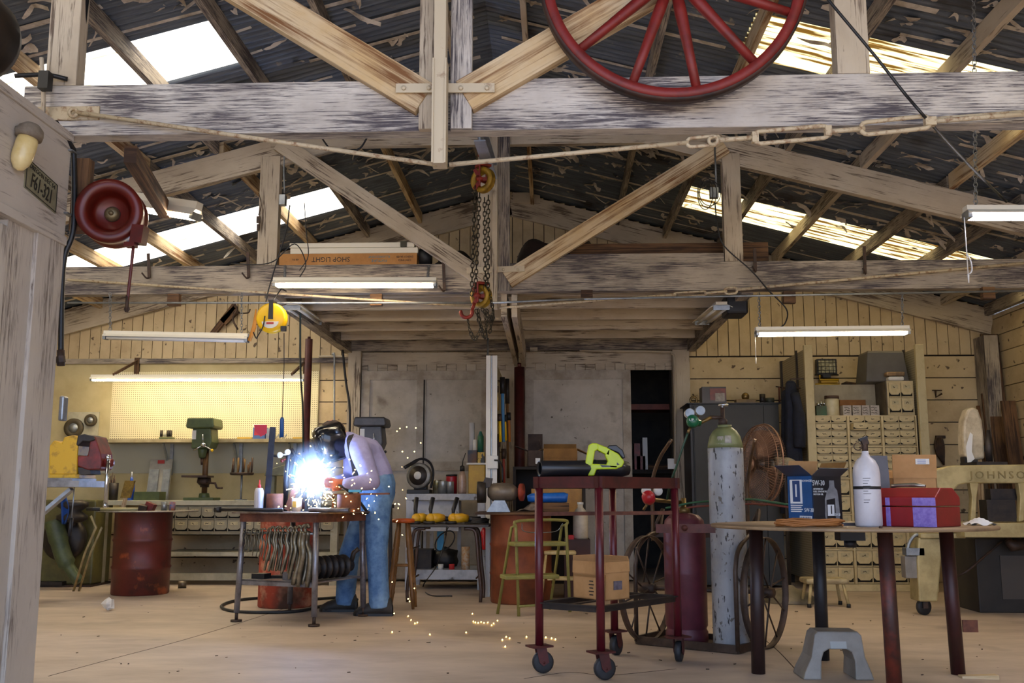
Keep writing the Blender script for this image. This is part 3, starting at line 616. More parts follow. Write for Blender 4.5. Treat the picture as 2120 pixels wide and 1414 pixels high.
m = MB(); k = at(966, 646, Yh - .06); m.tube(arc(k, .045, PI * .9, PI * 2.15, 12) , [.008] + [.015] * 11 + [.012], 8); m.tube([k + Vector((.045, 0, .02)), at(982, 628, Yh - .05)], .014, 8); link('load_hook', m, HR, ht)
m = MB(); m.cyl(at(1009, 696, Yh), at(1009, 1020, 11.0), .004, 6)
# ================================================================== cord reel, hung tool and clip, sockets
YEL = mat('bright_yellow', '#f0bf12', rough=.4)
Yc = 7.95; c = at(563, 659, Yc); n = Vector((0, -1, 0)); cr = thing('cord_reel', 'yellow round extension cord reel hung under the middle truss beam', 'cord reel', c - Vector((0, 0, .125)))
m = MB(); m.lathe([(0, .045), (.105, .045), (.122, .03), (.125, 0), (.122, -.04), (0, -.045)], 36, c, n); link('case', m, YEL, cr)
m = MB(); m.prism([(-.02, 0), (.02, 0), (.016, .15), (-.016, .15)], c + Vector((.003, -.056, -.015)), (1, 0, 0), (0, 0, 1), (0, .008, 0)); m.bx(c.x - .02, c.x + .025, Yc - .056, Yc + .05, c.z + .13, c.z + .142); m.tube([c + Vector((0, 0, .14)), Vector((c.x, 8.2, z2b + .01)), Vector((c.x, YS + .02, z2b + .02))], .006, 6); link('bracket', m, BLK, cr)
m = MB(); m.prism([(-.07, .0)] + [(.07 * math.cos(PI + PI * i / 10), .055 * math.sin(PI + PI * i / 10)) for i in range(1, 10)] + [(.07, 0)], c + Vector((0, -.05, -.035)), (1, 0, 0), (0, 0, 1), (0, .004, 0)); link('sticker', m, WHT, cr)
m = MB(); m.box(c + Vector((0, -.051, -.048)), (.06, .003, .016)); link('sticker_mark', m, mat('sticker_red', '#b0322a'), cr)
m = MB(); m.box(c + Vector((.105, -.02, -.09)), (.04, .04, .04)); link('cord_stop', m, BLK, cr); m = MB(); m.tube(curve([c + Vector((-.045, -.05, .01)), c + Vector((-.055, -.06, -.08)), c + Vector((-.1, -.05, -.16)), at(530, 700, Yc), c + Vector((-.14, -.03, -.12))], 6), .005, 6); link('cord_plug', m, HOSE, cr)
m = MB(); P = [at(588, 690, Yc), at(588, 760, 8.6), at(584, 866, 9.3)]; m.tube(P, .0035, 6); h = solo('hanging_tool', 'blue handled tool hanging on a long black cord before the pegboard', 'tool', m, HOSE)
m = MB(); a, b = at(584, 864, 9.3), at(583, 905, 9.3); m.tube([a, a - Vector((0, 0, .02)), b], [.012, .02, .021], 10); link('handle', m, mat('tool_blue', '#22508a', rough=.5), h)
m = MB(); m.tube(curve([Vector((at(620, 675, 9.0).x, 9.0, zl + .05)), at(622, 760, 9.4), at(627, 850, 9.8), at(628, 935, 10)], 5), .009, 8); solo('hanging_hose', 'dark green hose hanging straight down before the maroon column', 'hose', m, mat('hose_green', '#1d2a22', rough=.5))
m = MB(); m.tube(curve([at(709, 722, 11.6), at(716, 790, 11.6), at(724, 850, 11.6), at(722, 960, 11.6)], 6), .014, 8); solo('hanging_hose', 'thick black hose hanging down beside the left rear door', 'hose', m, HOSE)
m = MB(); m.tube(curve([at(688, 735, 11.9), at(692, 735, 11.9), at(692, 800, 11.9), at(692, 900, 11.9)], 4), .012, 8); solo('conduit', 'grey conduit running down the siding between pegboard and rear door', 'conduit', m, GALV)
m = MB(); m.tube(curve([at(660, 738, 11.93), at(715, 738, 11.93), at(728, 742, 11.93), at(732, 760, 11.93), at(732, 920, 11.93)], 4), .012, 8); solo('conduit', 'white conduit bending down beside the left rear door frame', 'conduit', m, WH)
m = MB(); p = [at(1200, 726, 11.8), at(1370, 728, 11.8), at(1391, 733, 11.8), at(1397, 760, 11.8), at(1398, 960, 11.8)]; m.tube(curve(p, 4), .012, 8); m.box(at(1105, 724, 11.8), (.09, .05, .05)); solo('conduit', 'white conduit bending down beside the dark doorway', 'conduit', m, WH)
m = MB(); m.box(at(586, 415, 8.3), (.05, .07, .09)); m.tube(curve([at(592, 290, 8.3), at(588, 340, 8.3), at(589, 400, 8.3)], 4), .007, 6); solo('switch_box', 'small grey electrical box on the left post of the middle truss', 'electrical box', m, GALV)
for lab, pts, r in (('black cord draped from the left post box down to the cord reel', [(600, 425), (592, 480), (572, 545), (556, 600), (545, 650), (535, 672)], .006), ('thin black cord looping between the boxed fixtures and the left post', [(478, 545), (530, 548), (568, 540), (610, 505), (633, 545), (620, 575)], .005), ('black cord hanging above the boxed fixtures', [(630, 420), (634, 480), (638, 530), (620, 560)], .004)):
    m = MB(); m.tube(curve([at(u, v, 8.22) for u, v in pts], 6), r, 6); solo('power_cord', lab, 'cord', m, HOSE)
m = MB(); p = at(535, 455, 8.3); m.box(p, (.03, .02, .06)); m.box(p - Vector((0, 0, .07)), (.02, .02, .06)); m.tube(curve([at(536, 400, 8.3), at(541, 425, 8.3), at(535, 445, 8.3)], 4), .004, 6); solo('hanging_clip', 'small dark clip dangling left of the middle truss post', 'clip', m, IRON)
m = MB(); m.box(at(1478, 400, 8.28), (.07, .06, .09)); m.tube([at(1480, 305, 8.28), at(1483, 390, 8.28)], .008, 6); s = solo('socket_box', 'electrical socket box with coiled black cord on the right middle post', 'electrical box', m, GALV)
m = MB()
for k in range(3): m.tube([at(1460 + k * 5 + (16 + 3 * k) * math.cos(2 * PI * i / 20), 400 + (34 - 4 * k) * math.sin(2 * PI * i / 20), 8.2 - .01 * k) for i in range(20)], .004, 5, closed=True)
m.tube(curve([at(1480, 420, 8.22), at(1486, 470, 8.2), at(1500, 510, 8.2), at(1555, 560, 8.2), at(1590, 600, 8.25), at(1628, 640, 8.3), at(1626, 668, 8.36), at(1612, 680, 8.36)], 8), .006, 6); link('cord', m, HOSE, s)
m = MB(); m.tube(curve([at(1690, -30, 4.55), at(1740, 30, 4.53), at(1815, 120, 4.53), at(1870, 190, 4.53), at(1920, 248, 4.53), at(1985, 320, 5.0), at(2060, 395, 5.5), at(2084, 418, 5.6)], 8), .0075, 8); solo('power_cord', 'long black cord slanting down across the right end of the nearest beam', 'cord', m, HOSE)
m = MB(); m.tube(curve([at(662, 280, 8.2), at(690, 312, 8.2), at(740, 310, 8.2), at(762, 282, 8.2)], 6), .008, 6); solo('looped_cord', 'black cord hanging in a loop under the collar beam', 'cord', m, HOSE)
# hooks on the middle beam
for lab, u, v0, v1 in (('iron hook at the far left of the middle beam', 307, 525, 575), ('iron hook on the middle beam left of the cord reel', 513, 522, 575), ('iron bracket hook at the right end of the lit tube on the middle beam', 918, 540, 602), ('iron hook on the right part of the middle beam, nearest the black cord', 1562, 515, 562), ('iron hook on the right part of the middle beam, above the chain-hung light', 1789, 510, 566)):
    m = MB(); a, b = at(u, v0, 8.32), at(u + 2, v1, 8.32); m.bar(a, b, .025, .012, (0, 1, 0)); m.tube(curve([b, b + Vector((-.01, -.04, -.01)), b + Vector((-.04, -.07, .03))], 4), .007, 6); solo('iron_hook', lab, 'hook', m, IRON, 'hooks on the middle beam')
# stuff stored on the middle beam
Yb = 8.4
def strip(u0, u1, v0, v1, name, lab, cat, mt, dy=.14, Y0=8.36, **k):
    a, b = at(u0, v1, Y0), at(u1, v0, Y0); m = MB(); m.bx(a.x, b.x, Y0, Y0 + dy, a.z, b.z); return solo(name, lab, cat, m, mt, **k)
CBX = mat('carton_orange', '#bf8a4e', '#a97640', 6, .75)
bz = z2t
a, b = at(578, 541, 8.36), at(863, 520, 8.36)
m = MB(); m.bx(a.x, b.x, 8.36, 8.5, bz + .001, bz + .1); bxo = solo('fixture_carton', 'long orange-brown carton with upside-down printing lying on the middle beam', 'box', m, CBX)
INK = mat('ink_black', '#2a2320'); INB = mat('ink_blue', '#4a7f8c')
def flip(s, size, u, m, sx=1.2, dz=0): text('lettering', s, size, (at(u, 530, 8.36).x, 8.36, bz + .05 + dz), (-1, 0, 0), (0, -1, 0), m, bxo, sx=sx)
flip('SHOP LIGHT', .06, 685, INK, 1.0); flip('ENERGY SAVER', .024, 838, INK, .9, .018); flip('CERTIFIED', .024, 838, INK, 1, -.012); flip('FLUORESCENT', .026, 785, INB, 1.1, .02); flip('FIXTURE', .03, 785, INB, 1.2, -.014); flip('48 IN', .024, 612, INK, 1)
m = MB(); m.bx(at(602, 500, 8.38).x, at(866, 500, 8.38).x, 8.37, 8.49, bz + .102, bz + .155); solo('stored_fixture', 'white lamp fixture lying on the printed carton', 'lamp fixture', m, LAMPW, bevel=.006)
m = MB(); m.bx(at(600, 500, 8.38).x, at(858, 500, 8.38).x, 8.37, 8.49, bz + .157, bz + .2); s = solo('stored_fixture', 'topmost white lamp fixture of the pile on the middle beam', 'lamp fixture', m, LAMPW, bevel=.006)
m = MB(); m.bx(at(829, 500, 8.36).x, at(842, 500, 8.36).x, 8.36, 8.495, bz + .157, bz + .206); link('strap', m, mat('strap_olive', '#3c3a28'), s)
m = MB(); xx = at(868, 500, 8.36).x; m.lathe([(.03, -.05), (.08, -.05), (.08, .05), (.03, .05)], 20, (xx + .045, 8.46, bz + .082), (1, 0, 0)); solo('dark_roll', 'black roll standing at the right end of the boxed fixtures', 'roll', m, BLK)
LEA = mat('old_hide', '#33231c', '#1d1512', 4, .8, 0, .3)
m = MB()
def heap(u0, u1, vt, Y0, dy, mt, name, lab, cat, seed, zb=None):
    rnd = random.Random(seed); x0, x1 = at(u0, 500, Y0).x, at(u1, 500, Y0).x; zb = zb or (z2t + .005); zt = at(u0, vt, Y0).z; ph = [rnd.uniform(0, 6) for _ in range(4)]
    def fn(a, b):
        e = math.sin(PI * min(1, max(0, a))) ** .45 * math.sin(PI * min(1, max(0, b))) ** .4
        return Vector((x0 + (x1 - x0) * a, Y0 + dy * b, zb + (zt - zb) * e * (.8 + .2 * math.sin(7 * a + ph[0]) + .1 * math.sin(13 * b + ph[1] + 5 * a))))
    m = MB(); m.grid(fn, 24, 10); return solo(name, lab, cat, m, mt, solid=.01)
lz = zl + .26
heap(1062, 1250, 440, 8.85, .9, LEA, 'dark_tarpaulin', 'dark crumpled tarpaulin heaped on the loft right of the king post', 'tarpaulin', 3, lz)
heap(868, 1000, 500, 8.85, .9, LEA, 'brown_tarpaulin', 'low brown tarpaulin heap on the loft left of the king post', 'tarpaulin', 5, lz)
for lab, u0, u1, v0, v1, mt, y0 in (('dark charred timber lying on the loft edge right of the king post', 1180, 1590, 505, 529, BRN, 8.66), ('pale plank lying along the middle beam top right of the king post', 1148, 1498, 526, 538, WHD, 8.36)):
    x0, x1 = at(u0, 500, y0).x, at(u1, 500, y0).x; z = z2t if y0 < 8.4 else lz; m = MB(); m.bx(x0, x1, y0, y0 + .09, z + .001, max(at(1200, v0, y0).z, z + .03)); solo('stored_timber', lab, 'timber', m, mt, 'timbers stored above the middle beam')
m = MB(); p = at(1522, 637, 8.9); m.bx(p.x - .1, p.x + .09, 8.75, 9.05, p.z - .08, p.z + .1); m.bx(p.x - .02, p.x + .02, 8.88, 8.92, p.z + .1, zl + .22); solo('black_speaker', 'black box hung under the right edge of the loft', 'speaker', m, BLK, bevel=.03)
# wooden hames hung on the rear gable
m = MB(); m.bar(at(432, 703, 11.965), at(487, 632, 11.965), .05, .07); m.bar(at(462, 668, 11.965), at(490, 640, 11.965), .05, .1); hm = solo('wooden_yoke', 'old brown wooden yoke with iron hooks hung on the rear left gable', 'yoke', m, BRN)
m = MB(); m.tube(curve([at(484, 625, 11.9), at(490, 640, 11.72), at(482, 660, 11.72), at(492, 682, 11.72)], 5), .012, 6); m.tube(curve([at(484, 648, 11.88), at(512, 648, 11.72), at(518, 640, 11.72)], 4), .009, 6); link('iron_fitting', m, IRON, hm)
m = MB(); p = at(520, 690, 8.3); m.tube([at(516, 706, 8.3), at(526, 678, 8.3), at(530, 640, 8.3)], [.016, .02, .006], 8); solo('hanging_tool', 'orange handled tool hanging at the left of the yellow cord reel', 'tool', m, mat('tool_orange', '#b5792a', rough=.5))
# ================================================================== long bench with pegboards, rear left
def pegmat(name, c, hole, step=.0254):
    m = bpy.data.materials.new(name); m.use_nodes = True; t = m.node_tree; n = t.nodes; l = t.links; b = n['Principled BSDF']; b.inputs['Roughness'].default_value = .6
    tc = n.new('ShaderNodeTexCoord'); v = [n.new('ShaderNodeVectorMath') for _ in range(5)]
    for q, o in zip(v, ('SCALE', 'FRACTION', 'SUBTRACT', 'MULTIPLY', 'LENGTH')): q.operation = o
    v[0].inputs['Scale'].default_value = 1 / step; v[2].inputs[1].default_value = (.5, .5, .5); v[3].inputs[1].default_value = (1, 0, 1) if name[-1] != 'y' else (0, 1, 1)
    l.new(tc.outputs['Object'], v[0].inputs[0]); l.new(v[0].outputs[0], v[1].inputs[0]); l.new(v[1].outputs[0], v[2].inputs[0]); l.new(v[2].outputs[0], v[3].inputs[0]); l.new(v[3].outputs[0], v[4].inputs[0])
    c2 = n.new('ShaderNodeMath'); c2.operation = 'LESS_THAN'; c2.inputs[1].default_value = .2; l.new(v[4].outputs['Value'], c2.inputs[0])
    mx = n.new('ShaderNodeMix'); mx.data_type = 'RGBA'; l.new(c2.outputs[0], mx.inputs[0]); mx.inputs[6].default_value = lin(c); mx.inputs[7].default_value = lin(hole); l.new(mx.outputs[2], b.inputs['Base Color']); return m
PEG = pegmat('pegboard', '#dcd3ae', '#6b6142'); PEGY = pegmat('pegboard_y', '#a79d84', '#4f4838')
BNC = mat('bench_paint', '#b9b49c', '#97917b', 5, .6, 0, 0, None, .4, .7); CREAM = mat('bin_cream', '#d0be90', '#b29f72', 7, .55, 0, 0, None, .45, .75, ('#6b5a3a', 9, .7, .05)); BDK = mat('bin_gap_shade', '#1d1810', rough=.9); GRYB = mat('bin_grey', '#a59c82', '#8b826b', 7, .6, 0, 0, None, .4, .7)
YP = YB - .045
m = MB(); a, b = at(226, 910, YP), at(660, 768, YP); m.bx(a.x, b.x, YP, YB - .031, a.z, b.z); solo('pegboard', 'large cream pegboard above the bench shelf, lit by the warm tube', 'pegboard', m, PEG)
zs = at(400, 912, 11.65).z; m = MB(); m.bx(at(205, 912, 11.65).x, at(640, 912, 11.65).x, 11.65, YP, zs - .02, zs + .02); sh = solo('wall_shelf', 'long wall shelf running under the cream pegboard', 'shelf', m, mat('shelf_board', '#b5a988', '#8f8266', 4, .65))
for u in (357, 500, 612):
    m = MB(); xx = at(u, 930, YP).x; m.bx(xx - .02, xx + .02, YP - .03, YP - .005, zs - .4, zs - .021); m.bar((xx - .015, YP - .02, zs - .33), (xx - .015, 11.7, zs - .03), .02, .03); link('bracket', m, GALV, sh)
m = MB(); a, b = at(205, 1000, YP), at(662, 922, YP); m.bx(a.x, b.x, YP, YB - .031, at(300, 980, YP).z, zs - .021); solo('pegboard', 'lower grey pegboard between shelf and bench', 'pegboard', m, pegmat('pegboard_grey', '#a5a290', '#4d4a40'))
YBF = 11.3; zB = at(400, 1036, YBF).z; xb0, xb1 = at(200, 1040, YBF).x, at(700, 1040, YBF).x
wb = thing('workbench', 'long pale workbench with bins under it along the rear left wall', 'workbench', ((xb0 + xb1) / 2, 11.6, 0))
m = MB(); m.bx(xb0, xb1, YBF, YB - .05, zB - .055, zB); link('top', m, BNC, wb, bevel=.004)
zl2 = at(420, 1146, YBF).z; m = MB(); m.bx(at(330, 1146, YBF).x, xb1, YBF + .02, YB - .1, zl2 - .03, zl2 + .015); link('lower_shelf', m, BNC, wb)
m = MB(); m.bx(at(330, 1185, YBF).x, xb1, YBF + .06, YBF + .1, .05, .13); link('toe_board', m, BNC, wb)
for xx in (xb0 + .05, at(322, 1100, YBF).x, xb1 - .05):
    m = MB(); m.bx(xx - .04, xx + .04, YBF + .05, YBF + .13, 0, zB - .056); link('leg', m, BNC, wb)
def drawer_mesh(w, h, seed, mats, small=False, deep=.18):
    r = random.Random(seed); m = MB(); k = .3 if small else .22
    m.prism([(0, h), (w, h), (w, k * h + .16 * h), (w * .8, .19 * h), (w * .2, .19 * h), (0, k * h + .16 * h)], (0, -.014, 0), (1, 0, 0), (0, 0, 1), (0, .012, 0))
    m.bx(0, w, -.02, .0, 0, .07 * h)
    m.bx(.003, w - .003, 0, deep, .05 * h, h * .98)
    m.m = 1; m.bx(.001, w - .001, -.0012, -.0004, .01, h - .002)  # dark sheet behind the front, recess shade put into its colour
    m.m = 2; x0 = w * r.uniform(.3, .42); z0 = h * (.6 if small else .72)
    P = [(x0 + i * w * .05, -.016, z0 + r.uniform(-1, 1) * h * (.09 if small else .06)) for i in range(r.randint(4, 6))]
    m.tube(P, .003, 4, smooth=False)
    if not small:
        m.m = 3; m.bx(w * .2, w * .8, -.0155, -.014, h * .6, h * .86)
    return m
def bins(parent, x0, y, z0, w, h, cols, rows, mats, small, seed, out=(), skip=(), gx=.01, gz=.01):
    protos = []
    for v in range(3):
        mb = drawer_mesh(w - gx, h - gz, seed + v, mats, small); me = bpy.data.meshes.new('drawer'); me.from_pydata(mb.v, [], mb.f)
        for i, p in enumerate(me.polygons): p.material_index = mb.mi[i]
        for q in mats: me.materials.append(q)
        protos.append(me)
    for r in range(rows):
        for c in range(cols):
            if (c, r) in skip: continue
            o = bpy.data.objects.new('drawer', protos[(c * 2 + r + seed) % 3]); COL.objects.link(o); o.parent = parent
            o.location = Vector((x0 + c * w + gx / 2, y - (.13 if (c, r) in out else random.choice((0, .004, .012)) if small else .002), z0 + r * h + gz / 2)) - rootloc(parent)
INKM = mat('marker', '#2c2620', rough=.8); TAG = mat('bin_tag', '#c9bd97', '#b0a27c', 20, .7)
cx0, cx1 = at(332, 1070, YBF).x, at(690, 1070, YBF).x; cz0, cz1 = at(420, 1103, YBF).z, zB - .06
uc = thing('bin_unit', 'grey bin drawers slung under the long bench', 'drawer unit', ((cx0 + cx1) / 2, YBF + .2, cz0), 'bin drawer units')
m = MB(); m.bx(cx0 - .01, cx1 + .01, YBF + .06, YBF + .36, cz0 - .02, cz1); link('body', m, GRYB, uc)
bins(uc, cx0, YBF + .055, cz0, (cx1 - cx0) / 13, (cz1 - cz0 - .01) / 2, 13, 2, [GRYB, BDK, INKM, TAG], False, 3)
# drill press on the bench
def drill_press(label, c, s, green, knob, tall=.72, flip=1):
    t = thing('drill_press', label, 'drill press', c); c = Vector(c); k = tall
    m = MB(); m.bx(c.x - .19 * s, c.x + .19 * s, c.y - .12 * s, c.y + .16 * s, c.z, c.z + .035 * s); m.lathe([(.07 * s, .03 * s), (.06 * s, .09 * s)], 16, c + Vector((0, .1 * s, 0))); link('base', m, green, t, bevel=.008)
    m = MB(); m.cyl(c + Vector((0, .1 * s, .03)), c + Vector((0, .1 * s, k * .8)), .035 * s, 14); link('column', m, mat('column_brown', '#6b4c2c', '#4a3a2a', 10, .5, .5), t)
    m = MB(); zt = c.z + .3 * k; m.bx(c.x - .2 * s, c.x + .12 * s, c.y - .18 * s, c.y + .08 * s, zt, zt + .022); m.lathe([(.05 * s, -.1 * s), (.09 * s, -.06 * s), (.08 * s, 0)], 14, (c.x, c.y + .07, zt)); m.lathe([(.055 * s, -.12 * s), (.055 * s, .02)], 14, (c.x, c.y + .1 * s, zt)); m.cyl((c.x + .06 * s, c.y, zt - .06 * s), (c.x + .18 * s, c.y - .02, zt - .07 * s), .012, 8); m.bar((c.x + .17 * s, c.y - .02, zt - .06 * s), (c.x + .2 * s, c.y - .02, zt - .13 * s), .02, .02); m.cyl((c.x + .2 * s, c.y - .02, zt - .13 * s), (c.x + .27 * s, c.y - .02, zt - .13 * s), .011, 8); link('table', m, IRON, t)
    zh = c.z + k * .68; m = MB(); m.prism([(-.12 * s, .0), (.11 * s, 0), (.14 * s, .08 * s), (.12 * s, .26 * s), (-.11 * s, .26 * s)], (c.x, c.y - .12 * s, zh), (1, 0, 0), (0, 0, 1), (0, .28 * s, 0)); m.lathe([(.035 * s, -.12 * s), (.05 * s, -.06 * s), (.06 * s, .0)], 14, (c.x, c.y - .04 * s, zh)); link('head', m, green, t, bevel=.015)
    m = MB(); m.prism([(-.17, 0), (.17, 0), (.18, .03), (.165, .1), (-.165, .1), (-.18, .03)] if s == 1 else [(-.17 * s, 0), (.17 * s, 0), (.18 * s, .03), (.165 * s, .12), (-.165 * s, .12), (-.18 * s, .03)], (c.x, c.y - .18 * s, zh + .25 * s), (1, 0, 0), (0, 0, 1), (0, .36 * s, 0)); link('belt_cover', m, green, t, bevel=.015)
    m = MB(); m.lathe([(.012, -.2 * s), (.02, -.12 * s)], 10, (c.x, c.y - .04 * s, zh)); link('chuck', m, IRON, t)
    h = Vector((c.x + .06 * s * flip, c.y - .14 * s, zh + .04 * s)); m = MB(); m.lathe([(.03, 0), (.025, .06)], 12, h, (0, -1, 0))
    for a in (.3, 2.4, 4.5): m.cyl(h + Vector((0, -.05, 0)), h + Vector((math.cos(a - .8) * .13 * s, -.07, math.sin(a - .8) * .13 * s)), .006, 6)
    link('feed_lever', m, CHROME, t)
    m = MB(); a = -.5; m.ball(h + Vector((math.cos(a) * .14 * s, -.07, math.sin(a) * .14 * s)), .017, 10); link('knob', m, knob, t)
    m = MB(); m.box((c.x - .085 * s, c.y - .125 * s, zh + .17 * s), (.05 * s, .004, .11 * s)); link('plate', m, WHT, t); return t
GRN = mat('machine_green', '#4d5a33', '#3f4a2c', 10, .45)
p = at(417, 1025, 11.44); drill_press('green bench drill press on the long bench', (p.x, 11.44, zB), .92, GRN, YEL, (at(417, 880, 11.44).z - zB))
# small things on shelf and bench
def boxpx(name, lab, cat, u0, u1, v0, zb, Y, dy, mt, group=None, bevel=0, taper=1):
    a, b = at(u0, v0, Y), at(u1, v0, Y); m = MB(); m.hexa(((a.x + b.x) / 2, Y + dy / 2, (zb + a.z) / 2), ((b.x - a.x) / 2, 0, 0), (0, dy / 2, 0), (0, 0, (a.z - zb) / 2), taper); return solo(name, lab, cat, m, mt, group, bevel=bevel)
def lathepx(name, lab, cat, u, v0, zb, Y, prof, mt, group=None, n=20):   # prof in (radius m, fraction of height)
    a = at(u, v0, Y); H = a.z - zb; m = MB(); m.lathe([(r, f * H) for r, f in prof], n, (a.x, Y, zb)); return solo(name, lab, cat, m, mt, group)
zt = zs + .021
o = boxpx('tin_box', 'dark green tin box with upright tubes on the wall shelf', 'box', 329, 356, 905, zt, 11.72, .1, GRN)
for u in (334, 341, 348, 353):
    m = MB(); p = at(u, 891, 11.76); m.cyl((p.x, 11.77, zt + .03), (p.x, 11.77, p.z), .018, 10); link('tube', m, mat('tube_pale', '#c9c6b0') if u == 341 else DKM, o)
o = boxpx('carton', 'blue, white and red carton standing on the wall shelf', 'box', 524, 549, 885, zt, 11.7, .14, mat('carton_blue', '#3d5f9c'))
m = MB(); a = at(536, 893, 11.695); m.box((a.x + .01, 11.698, a.z), (.13, .004, .09)); link('red_panel', m, mat('carton_red', '#b0303a'), o)
m = MB(); m.box((a.x - .0, 11.697, a.z + .07), (.15, .004, .03)); link('white_band', m, WHT, o)
boxpx('tin', 'plain grey tin beside the blue and red carton on the shelf', 'tin', 551, 567, 887, zt, 11.72, .1, GALV)
boxpx('folding_rule', 'yellow folding rule lying on the left of the shelf carton', 'ruler', 491, 521, 905, zt, 11.7, .04, mat('rule_yellow', '#c9a02e'), 'yellow rules on the shelf')
boxpx('folding_rule', 'yellow folding rule at the right end of the wall shelf', 'ruler', 606, 626, 905, zt, 11.7, .04, bpy.data.materials['rule_yellow'], 'yellow rules on the shelf')
m = MB(); m.tube(curve([Vector((at(572 + 4 * i, 900, 11.75).x, 11.74 + .03 * (i % 2), zt + .012 + .04 * (i % 2))) for i in range(6)], 4), .008, 6); solo('wire_coil', 'loose coil of pale wire on the wall shelf', 'wire', m, GALV)
lathepx('bit_cup', 'cup of drill bits at the left of the long bench', 'cup', 236, 1000, zB, 11.5, [(.05, 0), (.055, 1), (.045, 1), (.04, .1)], DKM)
m = MB()
for i in range(9): p = at(232 + i, 985, 11.5); m = MB(); m.cyl((p.x + random.uniform(-.02, .02), 11.5 + random.uniform(-.03, .03), zB + .02), (p.x + random.uniform(-.04, .04), 11.5, p.z + random.uniform(-.05, .04)), .006, 6); link('drill_bit', m, IRON, bpy.data.objects['bit_cup'])
o = lathepx('blue_bottle', 'blue spray bottle with white nozzle on the long bench', 'bottle', 273, 988, zB, 11.45, [(.04, 0), (.04, .7), (.018, .88), (.015, 1)], mat('bottle_blue', '#274fb0', rough=.3))
m = MB(); p = at(273, 984, 11.45); m.cyl((p.x, 11.45, at(273, 988, 11.45).z), (p.x, 11.45, p.z + .04), .009, 8); link('nozzle', m, WHT, o)
st = thing('display_stand', 'grey panel stand with a red mark leaning on the lower pegboard', 'stand', (at(327, 1018, 11.7).x, 11.75, zB))
m = MB(); a, b = at(302, 1018, 11.75), at(352, 950, 11.75); m.hexa(((a.x + b.x) / 2, 11.8, (zB + b.z) / 2), ((b.x - a.x) / 2, 0, 0), (0, .008, 0), (0, .05, (b.z - zB) / 2)); link('panel', m, mat('panel_grey', '#a7a295', '#8e897d', 6, .5), st)
m = MB(); p = at(331, 956, 11.78); m.box((p.x, 11.82, p.z), (.08, .01, .04)); link('red_mark', m, mat('mark_red', '#a8302c'), st)
for ua, ub in ((303, 325), (332, 349)):
    m = MB(); a, b = at(ua, 1016, 11.72), at(ub, 973, 11.72); m.hexa(((a.x + b.x) / 2, 11.755, (zB + b.z) / 2 + .01), ((b.x - a.x) / 2, 0, 0), (0, .004, 0), (0, .03, (b.z - zB) / 2)); link('steel_plate', m, GALV, st)
boxpx('parts_tray', 'dark green tray on the long bench left of the drill press', 'tray', 277, 330, 1018, zB, 11.4, .2, GRN)
m = MB(); p = at(499, 1022, 11.45); rk = thing('tool_rack', 'round rotary rack of small tools on a steel stem', 'tool rack', (p.x, 11.45, zB))
zr_ = at(499, 982, 11.45).z; m = MB(); m.cyl((p.x, 11.45, zB), (p.x, 11.45, zr_), .012, 8); m.lathe([(.07, 0), (.07, .012)], 14, (p.x, 11.45, zB)); link('stem', m, GALV, rk)
m = MB(); m.lathe([(.12, -.01), (.135, .0), (.135, .02), (.05, .02)], 20, (p.x, 11.45, zr_)); link('turntable', m, IRON, rk)
for i in range(11):
    a = 2 * PI * i / 11; m = MB(); q = Vector((p.x + .11 * math.cos(a), 11.45 + .11 * math.sin(a), zr_)); m.cyl(q, q + Vector((random.uniform(-.02, .02), 0, random.uniform(.1, .2))), .011, 6); link('small_tool', m, random.choice([BRN, IRON, mat('tool_tan', '#8a6a3a')]), rk)
m = MB(); p = at(610, 965, 11.4); m.prism([(-.35, 0), (.3, 0), (.28, .1), (.1, .17), (-.15, .12), (-.33, .06)], (p.x, 11.4, at(600, 985, 11.4).z), (1, 0, 0), (0, 0, 1), (0, .16, 0)); m.bx(p.x - .3, p.x - .24, 11.45, 11.55, zB, at(600, 985, 11.4).z + .01); m.bx(p.x + .2, p.x + .26, 11.45, 11.55, zB, at(600, 985, 11.4).z + .01); solo('bench_machine', 'low grey green bench machine behind the welding table', 'machine', m, mat('machine_grey', '#77785f', '#5d5f50', 8, .5), bevel=.01)
# wall discs left of the pegboard
m = MB(); a, b = at(138, 915, YP), at(206, 853, YP); m.bx(a.x, b.x, YP - .01, YB - .031, a.z, b.z); solo('mount_board', 'small pale board holding two dark discs left of the pegboard', 'board', m, BNC)
for lab, u, v, R in (('larger dark ring disc hung left of the pegboard', 153, 886, .115), ('smaller dark disc hung left of the pegboard', 188, 870, .073)):
    m = MB(); c = at(u, v, YP - .03); m.lathe([(R * .35, -.019), (R * .5, .02), (R, .025), (R, -.019)], 28, c, (0, -1, 0)); o = solo('pulley_disc', lab, 'disc', m, mat('disc_dark', '#463c28'), 'dark discs on the wall'); m = MB(); m.lathe([(0, .028), (R * .5, .022), (R * .5, -.015)], 20, c, (0, -1, 0)); link('centre_plate', m, GALV, o)
# ================================================================== left corner: machine, bracket bench, vise, drum
Yv = 5.6
zv = at(150, 990, Yv).z
xa, xe = at(95, 1000, Yv).x, at(184, 1000, Yv).x
tb = thing('vise_stand', 'grey steel plate stand behind the left door post, carrying the vise', 'stand', ((xa + xe) / 2 - .2, Yv, 0))
m = MB(); m.bx(xa - .5, xe, Yv - .12, Yv + .25, zv - .05, zv - .015); m.bx(xa - .5, xe - .05, Yv - .1, Yv + .2, zv - .015, zv); link('plate', m, mat('plate_steel', '#8f8c8a', '#67625f', 9, .45, .5), tb)
m = MB(); m.bar((xe - .12, Yv + .05, zv - .06), (xe - .4, Yv + .05, zv - .3), .05, .02); link('gusset', m, GALV, tb)
m = MB(); m.bx(xa - .5, xa - .38, Yv, Yv + .12, 0, zv - .05); m.bx(xa - .62, xa - .26, Yv - .12, Yv + .24, 0, .02); link('post', m, IRON, tb)
